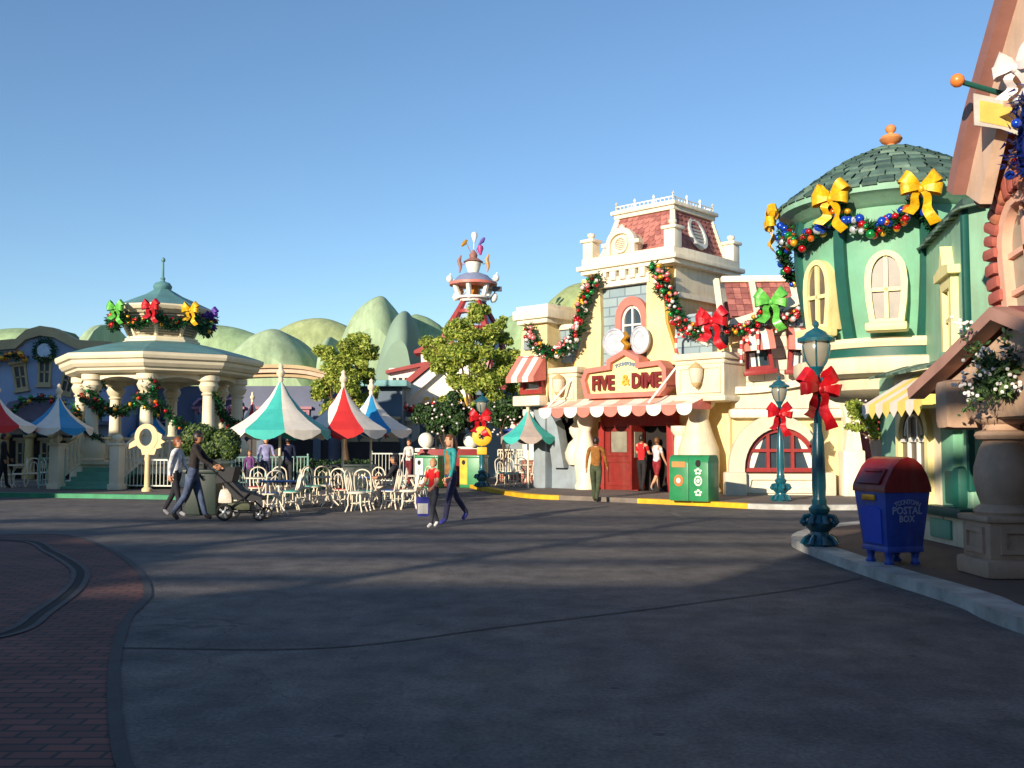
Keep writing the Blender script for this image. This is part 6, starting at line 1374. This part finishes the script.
# low hedges at the foot of the bandstand and the cafe
def hedge(label, px0, px1, Y, h, seed):
    p, q = W(px0, 445, Y), W(px1, 445, Y); o = root('hedge', label, 'hedge', ((p.x + q.x) / 2, Y, .0)); b = MB(); rg = random.Random(seed); hw = (q.x - p.x) / 2
    for i in range(int(hw * 1100)): crown_leaves(b, rg, (rg.uniform(-hw, hw), rg.gauss(0, .12), rg.uniform(.12, h)), .1, 2, .06)
    b.build('foliage', FBM, o, smooth=False)
hedge('low dark hedge along the foot of the bandstand railing', 130, 178, 33.2, .55, 31); hedge('low dark hedge behind the cafe chairs under the red parasol', 300, 372, 37.0, 1.0, 32); hedge('dark hedge beside the railing behind the pushchair', 236, 300, 37.5, .9, 33)
for px, Yp, w_, h, lb in ((262, 36.2, 1.6, .9, 'dark green planter box behind the teal parasol pole'), (354, 36.6, 1.5, .8, 'dark green planter box between the red and blue parasol poles')):
    o = root('planter', lb, 'planter', (*W(px, 445, Yp).xy, 0)); b = MB(); b.box((0, 0, h / 2), (w_, .6, h), bev=.04); b.box((0, 0, h), (w_ + .1, .7, .1), bev=.03); b.build('planter_box', MATS['dark green planter'], o)
# ------------------------------------------------------------------ people
SKIN = mat('skin', (206, 152, 120), .55, .05, 8); SKINT = mat('tanned skin', (188, 132, 98), .55, .05, 8)
HAIR = {'dark': mat('dark hair', (34, 24, 20), .5, .2, 20), 'brown': mat('brown hair', (112, 70, 40), .5, .2, 20), 'auburn': mat('auburn hair', (130, 66, 34), .5, .2, 20), 'blond': mat('blond hair', (190, 148, 88), .5, .2, 20)}
EYE = mat('eye dark', (28, 22, 20), .2, .05); LIP = mat('lip', (168, 88, 80), .5, .05)
CLO = {}
def cloth(c):
    if c not in CLO: CLO[c] = mat('cloth %d %d %d' % c, c, .85, .26, 7, .9, 13)
    return CLO[c]
def person(label, loc, rz, shirt, legs, shoes, hair='dark', H=1.7, skin=SKIN, legL=(0, 0), legR=(0, 0), armL=(0, 8, 10), armR=(0, 8, 10), lean=0, short_sleeve=False, shorts=False, long_hair=False, female=False, headturn=0, sit=False, name='person', group=None, vest=None, cap=None):
    k = H / 1.7; o = root(name, label, 'person', loc, rz, group)
    shw = .165 if female else .19; hipw = .095
    V = []; E = []; Rr = []; seg = []
    def add(p, r, parent=None, tg='torso'):
        V.append(Vector(p)); Rr.append(r if isinstance(r, tuple) else (r, r)); i = len(V) - 1
        if parent is not None: E.append((parent, i)); seg.append((parent, i, tg))
        return i
    hz = .50 if sit else .92; ln = rad(lean); fw = lambda z: Vector((0, math.sin(ln) * z, math.cos(ln) * z)); P0 = Vector((0, 0, hz))
    pel = add(P0, (.135, .11), None); ws = add(P0 + fw(.17), (.115 if female else .13, .095), pel); ch = add(P0 + fw(.36), (.145 if female else .165, .105), ws); nb = add(P0 + fw(.51), (.085, .075), ch); nk = add(P0 + fw(.575), (.05, .052), nb, 'neck')
    for s, (sw, ab, el) in ((-1, armL), (1, armR)):
        sh = add(P0 + fw(.485) + Vector((s * shw, 0, 0)), (.062, .062), nb, 'arm')
        def dirv(swing, abd): a, c = rad(swing), rad(abd); return Vector((s * math.sin(c), math.sin(a) * math.cos(c), -math.cos(a) * math.cos(c)))
        e_ = add(V[sh] + dirv(sw, ab) * .28, (.045, .045), sh, 'arm'); wr = add(V[e_] + dirv(sw + el, ab * .4) * .25, (.030, .032), e_, 'fore'); d = dirv(sw + el + 6, ab * .3); hd = add(V[wr] + d * .085, (.038, .020), wr, 'hand')
        seg[-1] = (wr, hd, 'hand'); V_hand = (V[hd], d, s); hands.append(V_hand) if False else fing.append((V[hd].copy(), d.copy(), s))
    for s, (th, kn) in ((-1, legL), (1, legR)):
        hp = add(P0 + Vector((s * hipw, 0, -.03)), (.10, .105), pel, 'hip'); dl = lambda a: Vector((0, math.sin(rad(a)), -math.cos(rad(a))))
        kk = add(V[hp] + dl(th) * .43, (.066, .07), hp, 'thigh'); an = add(V[kk] + dl(th - kn) * .41, (.052 if not shorts else .04, .055 if not shorts else .045), kk, 'shin'); f = rad(th - kn)
        pitch = min(0, (th - kn)) * .9; fd = Vector((0, math.cos(rad(pitch)), math.sin(rad(pitch)) * .9)); hl = V[an] + Vector((0, 0, -.045)); add(hl + fd * .13 + Vector((0, 0, -.02)), (.042, .032), an, 'foot')
    low = min(v.z for v in V) - .03
    if not sit:
        for v in V: v.z -= low
    base = P0.z - (0 if sit else low)
    me = bpy.data.meshes.new('tmp'); me.from_pydata([tuple(v) for v in V], E, []); ob = bpy.data.objects.new('tmp', me); C.objects.link(ob)
    sk = ob.modifiers.new('s', 'SKIN'); sk.use_smooth_shade = True
    for i, d in enumerate(me.skin_vertices[0].data): d.radius = Rr[i]; d.use_root = (i == 0)
    sub = ob.modifiers.new('d', 'SUBSURF'); sub.levels = 2
    bpy.context.view_layer.update(); ev = ob.evaluated_get(bpy.context.evaluated_depsgraph_get()); m2 = bpy.data.meshes.new_from_object(ev); bpy.data.objects.remove(ob)
    ms = [cloth(shirt), cloth(legs), skin, cloth(shoes), EYE, LIP] + ([cloth(vest)] if vest else [])
    b = MB(); b.bm.from_mesh(m2); b.bm.faces.ensure_lookup_table()
    for f in b.bm.faces:
        c = f.calc_center_median(); best = None
        for a, q, tg in seg:
            A, B_ = V[a], V[q]; ab = B_ - A; t = max(0, min(1, (c - A).dot(ab) / max(1e-9, ab.length_squared))); dd = (c - A - ab * t).length
            if best is None or dd < best[0]: best = (dd, tg, t)
        tg, t = best[1], best[2]
        f.material_index = {'torso': 0, 'neck': 2, 'arm': (2 if short_sleeve and t > .62 else 0), 'fore': 2 if short_sleeve else 0, 'hand': 2, 'hip': 1, 'thigh': 1, 'shin': 2 if shorts else 1, 'foot': 3}[tg]
        if tg == 'torso' and c.z < base + .02: f.material_index = 1
        if vest and tg == 'torso' and f.material_index == 0: f.material_index = 6
    dz = Vector((0, 0, 0 if sit else -low))
    for hp_, d, s in fing:                                    # five separate, slightly curled fingers on each hand
        hp_ = hp_ + dz; side = Vector((0, 1, 0)) - d * d.y; side = side.normalized() if side.length > .05 else Vector((0, 0, 1)); inn = Vector((-s, 0, 0)); b.mi = 2
        for q, (off, lg) in enumerate(((-.027, .052), (-.009, .066), (.009, .070), (.027, .060))):
            r0 = hp_ - d * .015 + side * off; b.tube([r0, r0 + d * lg * .55, r0 + d * lg * .95 + inn * lg * .28], [.0095, .009, .007], 6)
        r0 = hp_ - d * .06 + side * .03; b.tube([r0, r0 + side * .03 + d * .025, r0 + side * .035 + d * .055 + inn * .01], [.011, .010, .008], 6)
    fing.clear()
    hc = P0 + fw(.70) + dz; HM = T(hc) @ RZ(rad(headturn)) @ RX(-ln * .6); b.M = HM; b.mi = 2
    b.sphere((0, 0, .0), 1.0, (.076, .092, .112), 18); b.sphere((0, .012, -.055), 1.0, (.060, .074, .062), 14)
    b.tube([(0, .082, .025), (0, .098, -.005), (0, .106, -.022), (0, .088, -.032)], [.008, .012, .016, .010], 6)
    for s in (-1, 1): b.sphere((s * .077, -.008, -.008), .022, (.45, .9, 1.35), 8)
    b.mi = 4
    for s in (-1, 1): b.sphere((s * .030, .083, .016), .011, (1.2, .6, .7), 8); b.box((s * .031, .088, .036), (.034, .008, .006))
    b.mi = 5; b.sphere((0, .084, -.058), .012, (1.9, .6, .45), 8); b.M = Matrix.Identity(4)
    bo = b.build('body', ms, o, angle=60)
    h = MB(); h.M = HM; n = 20; m_ = 12; vs = []; fs = []
    for j in range(m_ + 1):
        for i in range(n):
            ph = math.pi * j / m_; a = 2 * math.pi * i / n; x, y, z = math.sin(ph) * math.cos(a), math.sin(ph) * math.sin(a), math.cos(ph)
            vs.append((x * .088, y * .104 - .006, z * .122 + .006 + (0 if not long_hair else 0)))
    for j in range(m_):
        for i in range(n):
            q = [j * n + i, j * n + (i + 1) % n, (j + 1) * n + (i + 1) % n, (j + 1) * n + i]; cy = sum(vs[t][1] for t in q) / 4; cz = sum(vs[t][2] for t in q) / 4
            lim = .055 if cy > .045 else (.01 if cy > .0 else -.075)
            if cz > lim: fs.append(tuple(q))
    h._add(vs, fs)
    if long_hair:
        h.tube([(0, -.055, .03), (0, -.085, -.08), (0, -.10, -.20), (0, -.095, -.33)], [.075, .085, .075, .03], 10)
        for s in (-1, 1): h.tube([(s * .07, -.02, .04), (s * .082, -.01, -.07), (s * .085, .01, -.2), (s * .07, .0, -.28)], [.025, .03, .03, .012], 6)
    h.build('hair', HAIR[hair], o)
    if cap: cmb = MB(); cmb.M = HM; cmb.lathe([(.095, .03), (.098, .06), (.08, .11), (.04, .135), (.001, .14)], (0, -.004, 0), 16, sy=1.15); cmb.box((0, .12, .035), (.13, .11, .012)); cmb.build('cap', cloth(cap), o)
    o.scale = (k, k, k); return o
fing = []
def at(px, py, z=0.0): g = G(px, py, z); return (g.x, g.y, z)
R90 = rad(90)
GP = 'people'
person('man in dark jacket and blue jeans pushing the black pushchair', at(192, 520.5), -R90 + .12, (40, 32, 30), (70, 84, 112), (52, 44, 44), 'dark', 1.78, SKINT, (18, 4), (-16, 18), (38, 6, 22), (34, 6, 26), 7)
person('woman in white long-sleeved top and black trousers walking beside the pushchair', at(175, 516.5), -R90 - .15, (226, 222, 224), (30, 30, 40), (150, 150, 156), 'auburn', 1.66, SKIN, (-14, 16), (14, 4), (16, 6, 18), (-14, 6, 14), 3, female=True)
person('long-haired woman in tan waistcoat with teal sleeves, walking with the child', at(451, 524), R90 + .6, (44, 150, 150), (52, 52, 84), (60, 64, 150), 'brown', 1.70, SKIN, (16, 6), (-24, 14), (8, 8, 16), (-10, 8, 14), 3, long_hair=True, female=True, vest=(148, 104, 56))
person('small blond child in red T-shirt and dark trousers, beside the long-haired woman', at(433, 528), R90 + .85, (228, 22, 28), (44, 46, 58), (206, 204, 206), 'blond', 1.24, SKIN, (14, 6), (-12, 12), (14, 6, 40), (10, 10, 30), 0, short_sleeve=True)
person('man in amber shirt and olive trousers walking toward the red shop doors', at(596, 502.5), -.35, (150, 96, 32), (66, 74, 50), (40, 36, 34), 'dark', 1.70, SKINT, (14, 4), (-12, 16), (-12, 10, 12), (14, 10, 16), 3)
person('woman in red T-shirt and black trousers entering the red shop doorway', at(642, 491.5, .116), -.55, (206, 26, 34), (30, 26, 28), (40, 36, 36), 'dark', 1.66, SKIN, (10, 4), (-8, 10), (26, 8, 60), (22, 8, 66), 0, short_sleeve=True, female=True)
person('person in white top and dark red shorts at the right side of the doorway', at(657, 491.5, .116), -.9, (224, 222, 226), (140, 30, 40), (190, 190, 190), 'brown', 1.62, SKIN, (16, 4), (-16, 20), (14, 8, 50), (10, 8, 20), 2, short_sleeve=True, shorts=True, female=True)
person('guest in black sitting at the right end of the cafe tables', (*W(398, 445, 25.2).xy, 0), R90, (28, 28, 34), (34, 34, 40), (30, 30, 30), 'dark', 1.7, SKINT, (86, 86), (84, 80), (36, 10, 50), (32, 10, 56), 8, sit=True)
sc0 = place('c', 'red', W(398, 445, 25.2).x, 25.2, R90 + math.pi, 'wire chair carrying the guest in black at the cafe', GCH)
person('distant visitor in white shirt and dark red trousers between the gateposts', (*W(409, 445, 37.0).xy, 0), rad(150), (216, 206, 200), (110, 30, 40), (60, 50, 50), 'brown', 1.66, SKIN, (8, 2), (-8, 8), (10, 10, 70), (6, 10, 20), 0, female=True)
person('visitor in pale lilac shirt and white cap standing behind the teal parasol', (*W(266, 445, 33.5).xy, 0), rad(200), (150, 148, 190), (60, 66, 90), (60, 60, 60), 'dark', 1.74, SKIN, (6, 2), (-6, 6), (20, 10, 60), (4, 10, 14), 0, cap=(190, 204, 220))
person('visitor in navy jacket standing behind the teal parasol pole, facing away', (*W(288, 445, 34.2).xy, 0), rad(20), (28, 36, 70), (40, 40, 48), (40, 40, 40), 'dark', 1.74, SKIN, (6, 2), (-6, 6), (4, 10, 14), (4, 10, 14), 0)
person('shaded figure in dark clothes at the left edge beneath the red parasol', (*W(4, 445, 32.8).xy, .12), rad(-70), (38, 36, 50), (30, 30, 40), (30, 30, 30), 'dark', 1.72, SKINT, (8, 2), (-8, 8), (10, 8, 20), (0, 8, 14), 0)
person('child in purple top standing behind the cafe, beside the lilac-shirted visitor', (*W(250, 445, 33.0).xy, 0), rad(160), (110, 60, 120), (50, 50, 70), (60, 60, 60), 'brown', 1.3, SKIN, (6, 2), (-6, 6), (10, 8, 30), (4, 8, 14), 0)
wb = root('shopping_bag', 'blue and white shopping bag carried beside the small child in red', 'bag', (*at(423, 525)[:2], .12)); b = MB(); b.prism([(-.11, .05), (.11, .05), (.13, .42), (-.13, .42)], -.05, .05, taper=1.0); b.build('bag_body', mat('bag blue', (56, 60, 170), .5, .15, 9), wb); b = MB(); b.box((0, -.053, .2), (.2, .006, .2)); b.build('bag_print', WHITE, wb)
b = MB(); b.tube([(-.07, 0, .42), (-.03, 0, .58), (.03, 0, .58), (.07, 0, .42)], .008, 5); b.build('bag_handle', WHITE, wb)
# ------------------------------------------------------------------ garlands and their bows
BALL = {}
def bauble_mesh(c):
    if c not in BALL:
        bm_ = bmesh.new(); bmesh.ops.create_icosphere(bm_, subdivisions=2, radius=1.0); me = bpy.data.meshes.new('bauble'); bm_.to_mesh(me); bm_.free(); me.shade_smooth(); me.materials.append(BAUB[c]); BALL[c] = me
    return BALL[c]
def garland(label, pts, r, per, nb, colors, br, seed, group=None, size=None, hug=None, cat='garland'):
    label = label.replace(' draped down the', ' down the')
    rg = random.Random(seed); pts = [Vector(p) for p in pts]; c0 = pts[0]; o = root('garland', label, cat, c0, 0, group); rel = [p - c0 for p in pts]
    b = MB(); needles(b, [tuple(p) for p in rel], r, per, size or r * .62, rg=rg); b.tube(rel, r * .35, 6); b.build('greenery', PINE, o, smooth=False)
    tot = sum((rel[i + 1] - rel[i]).length for i in range(len(rel) - 1))
    for k in range(nb):
        d = tot * (k + rg.random()) / nb; i = 0
        while i < len(rel) - 2 and d > (rel[i + 1] - rel[i]).length: d -= (rel[i + 1] - rel[i]).length; i += 1
        p = rel[i].lerp(rel[i + 1], min(1, d / max(1e-6, (rel[i + 1] - rel[i]).length))); v = Vector((rg.gauss(0, 1), rg.gauss(0, 1), rg.gauss(0, 1))).normalized()
        if hug is not None and v.dot(hug) < 0: v = v - hug * 2 * v.dot(hug)
        q = bpy.data.objects.new('bauble', bauble_mesh(rg.choice(colors))); C.objects.link(q); q.parent = o; q.location = p + v * r * rg.uniform(.6, 1.05); s = br * rg.uniform(.75, 1.25); q.scale = (s, s, s)
    return o
def fdp(px, py, d=-.4): u, z = L(FD, px, py, d); c, s = math.cos(FD[2]), math.sin(FD[2]); return Vector((FD[0] + c * u - s * d, FD[1] + s * u + c * d, z))
def rwp(px, py, d=-.4): u, z = L(RW_, px, py, d); c, s = math.cos(RW_[2]), math.sin(RW_[2]); return Vector((RW_[0] + c * u - s * d, RW_[1] + s * u + c * d, z))
HUG = Vector((-.68, -.73, 0)); MIXR = ('red', 'white', 'red', 'pink', 'white', 'white', 'gold', 'green', 'red', 'pink')
lp = lambda a, n=4: [Vector(v) for v in sum([[tuple(Vector(a[i]).lerp(Vector(a[i + 1]), k / n)) for k in range(n)] for i in range(len(a) - 1)], [])] + [Vector(a[-1])]
garland('thick candy-coloured garland draped down the left side of the mansard shop tower', lp([fdp(530, 328, -1.0), fdp(534, 346, -1.05), fdp(546, 352, -1.0), fdp(556, 354, -.9), fdp(568, 346, -.75), fdp(578, 330, -.6), fdp(583, 308, -.5), fdp(588, 288, -.5), fdp(598, 277, -.5)]), .22, 60, 100, MIXR, .075, 51, 'garlands on the yellow shop', hug=HUG)
b_ = garland('thick candy-coloured garland draped down the right side of the mansard shop tower', lp([fdp(654, 268, -.55), fdp(664, 276, -.5), fdp(660, 288, -.4), fdp(670, 294, -.4), fdp(674, 308, -.35), fdp(680, 322, -.35), fdp(690, 331, -.4), fdp(702, 330, -.5), fdp(713, 324, -.55)]), .22, 60, 100, MIXR, .075, 52, 'garlands on the yellow shop', hug=HUG)
garland('candy-coloured garland along the wing cornice between red and lime bows', lp([rwp(716, 324, -.6), rwp(728, 331, -.55), rwp(742, 330, -.5), rwp(756, 322, -.5), rwp(768, 306, -.5)]), .16, 50, 44, MIXR, .065, 53, 'garlands on the yellow shop', hug=HUG)
garland('candy-coloured garland on the wing cornice right of the lime bow', lp([rwp(772, 306, -.5), rwp(782, 318, -.5), rwp(794, 316, -.5), rwp(806, 306, -.5)]), .16, 50, 34, MIXR, .065, 54, 'garlands on the yellow shop', hug=HUG)
def cane(p, label, s=1.0, flip=1):
    o = root('candy_cane', label, 'candy cane', p); b = MB(); pts = [(flip * (.09 - .09 * math.cos(a)) * s, 0, .09 * math.sin(a) * s) for a in [math.pi * k / 8 for k in range(9)]][::-1] + [(0, 0, -.06 * k * s) for k in range(1, 8)]
    for i in range(len(pts) - 1): b.mi = (i // 2) % 2; b.tube([pts[i], pts[i + 1]], .032 * s, 7)
    b.build('cane_stick', [RIB['red'], WHITE], o)
cane(fdp(676, 338, -.55), 'striped candy cane hanging from the right tower garland end', 1.3); cane(rwp(741, 344, -.65), 'striped candy cane on the garland left of the first awninged window', 1.3); cane(rwp(758, 334, -.6), 'striped candy cane dangling above the first awninged window', 1.3, -1); cane(rwp(776, 318, -.62), 'striped candy cane just below the lime bow', 1.0)
bow(RIB['red'], rwp(713, 322, -.75), rad(-25), 1.15, 'red ribbon bow at the corner of tower and wing of the yellow shop', 'bows on the yellow shop')
bow(RIB['green'], rwp(771, 303, -.7), rad(-15), 1.15, 'lime green ribbon bow on the cornice of the yellow shop wing', 'bows on the yellow shop')
# tower garland under the dome eave
def tw_at(a, r, z): return Vector((GC.x + r * math.cos(a), GC.y + r * math.sin(a), z))
MIXB = ('red', 'blue', 'green', 'gold', 'orange', 'red', 'silver', 'blue')
ang = [tower_at(780, 2.02), tower_at(842, 1.95), tower_at(922, 1.95)]
ang[0] = ang[1] - .92; za = [5.62, 5.62, 5.62]
for i, nm in ((0, 'between the two left yellow bows'), (1, 'between the two right yellow bows')):
    a0, a1 = ang[i], ang[i + 1]; n = 16; pts = [tw_at(a0 + (a1 - a0) * k / n, 1.95, 5.66 - .44 * (1 - (2 * k / n - 1) ** 2)) for k in range(n + 1)]
    garland('multicoloured bauble garland swagged under the dome eave ' + nm, pts, .14, 90, 44, MIXB, .068, 60 + i, 'garlands on the green tower', hug=Vector((-.3, -.95, 0)))
n = 10; pts = [tw_at(ang[0] - .55 * k / n, 1.97, 5.6 - .75 * math.sin(k / n * 1.6)) for k in range(n + 1)]
garland('bauble garland tail hanging at the left side of the green tower', pts, .14, 90, 26, MIXB, .068, 63, 'garlands on the green tower', hug=Vector((-.9, -.4, 0)))
n = 10; pts = [tw_at(ang[2] + .9 * k / n, 1.93, 5.55 - .62 * (1 - (2 * k / n - 1) ** 2)) for k in range(n + 1)]
garland('bauble garland vanishing behind the flat green block, right of the tower', pts, .14, 90, 22, MIXB, .068, 64, 'garlands on the green tower', hug=Vector((-.3, -.95, 0)))
for a, nm in zip(ang, ('leftmost yellow bow at the edge of the green tower eave', 'middle yellow bow under the green tower eave', 'right yellow bow under the green tower eave by the flat block')):
    p = tw_at(a, 2.12, 5.78); bow(RIB['gold'], p, a + R90, .84, nm, 'yellow bows on the green tower')
# bandstand garlands
BG = ('red', 'gold', 'green', 'red', 'orange'); zE = 6.22
cor = [Vector((BZ.x + math.sin(TH + k * rad(45)) * 1.78, BZ.y - math.cos(TH + k * rad(45)) * 1.78, zE)) for k in range(-2, 4)]
nmz = ['on the left of the cupola', 'left of the red bow on the cupola', 'right of the red bow on the cupola', 'beside the yellow bow on the cupola', 'at the back right of the cupola']
for k in range(5):
    garland('green garland with red and gold baubles ' + nmz[k], sag(cor[k], cor[k + 1], .42, 10), .21, 70, 20, BG, .075, 70 + k, 'garlands on the bandstand cupola')
for k, m, nm in ((1, 'green', 'pale green bow at the left corner of the bandstand cupola'), (2, 'red', 'red bow at the front corner of the bandstand cupola'), (3, 'gold', 'yellow bow at the right corner of the bandstand cupola'), (4, 'purple', 'purple bow at the far right corner of the bandstand cupola')):
    p = cor[k] + Vector((0, -.2, .10)); bow(RIB[m], p, rad(-5), .78, nm, 'bows on the bandstand cupola')
def bcol(k, z, r=2.95): a = TH + k * rad(45); return Vector((BZ.x + math.sin(a) * r, BZ.y - math.cos(a) * r, z))
spec = [(-2, 3.0, -1, 2.2, 'left arch of the bandstand'), (-1, 3.55, 0, 3.3, 'arch over the bandstand steps'), (0, 3.6, 1, 1.9, 'front arch right of the steps, sweeping down'), (1, 3.4, 2, 2.3, 'right arch of the bandstand')]
for i, (k0, z0, k1, z1, nm) in enumerate(spec):
    garland('green tinsel garland with baubles on the ' + nm, sag(bcol(k0, z0), bcol(k1, z1), .45 if i != 1 else .75, 12), .20, 64, 16, BG, .07, 80 + i, 'garlands between the bandstand columns')
pts = [Vector((BZ.x, BZ.y, 0)) + Vector((corner(-1, 2.72)[0] + .34 * math.cos(t * .7), corner(-1, 2.72)[1] + .34 * math.sin(t * .7), 3.7 - .11 * t)) for t in range(22)]
garland('green tinsel garland spiralling down the column left of the steps', pts, .16, 40, 14, BG, .07, 88, 'garlands between the bandstand columns')
pts = [Vector((BZ.x, BZ.y, 0)) + Vector((corner(0, 2.72)[0] + .34 * math.cos(t * .7 - 1), corner(0, 2.72)[1] + .34 * math.sin(t * .7 - 1), 3.75 - .10 * t)) for t in range(14)]
garland('green tinsel garland wound round the front bandstand column', pts, .16, 40, 12, BG, .07, 89, 'garlands between the bandstand columns')
# far garlands
garland('yellow flowered garland along the parapet of the periwinkle shop', [W(-20, 362, 42.6), W(0, 357, 42.6), W(14, 355, 42.6), W(24, 357, 42.6)], .22, 46, 26, ('gold', 'gold', 'orange'), .11, 90)
garland('red and white garland under the gable of the white shop', sag(W(396, 400, 49.2), W(434, 405, 49.2), .35, 8), .18, 36, 44, ('red', 'white', 'pink', 'red'), .12, 91)
garland('dark green garland over the porch arch of the periwinkle shop', [W(12, 412, 41.6), W(22, 402, 41.6), W(38, 398, 41.6), W(52, 399, 41.6), W(66, 405, 41.6)], .2, 46, 20, ('gold', 'red', 'green'), .09, 92)
# blue wreath garland and white ribbon at the peach gable
garland('dark blue tinsel garland with silver and red baubles at the top right edge', [Vector((5.35, 10.02, 5.2)), Vector((5.32, 10.12, 4.9)), Vector((5.3, 10.16, 4.6)), Vector((5.32, 10.1, 4.3))], .24, 150, 22, ('silver', 'red', 'blue', 'blue'), .05, 93, size=.09)
for q in (g for g in bpy.data.objects if g.get('label', '').startswith('dark blue tinsel')):
    for ch in q.children:
        if ch.name.startswith('greenery'):
            ch.data.materials.clear(); [ch.data.materials.append(m) for m in (mat('tinsel blue', (24, 40, 110), .3, .2, 8, metal=.4), mat('tinsel navy', (16, 24, 70), .4, .2, 8), mat('tinsel steel', (90, 104, 150), .25, .2, 8, metal=.5))]
bow(mat('ribbon white', (224, 210, 206), .4, .08, 6), Vector((5.25, 10.12, 5.42)), rad(-60), .6, 'white ribbon bow above the dark blue tinsel garland, top right edge', None)
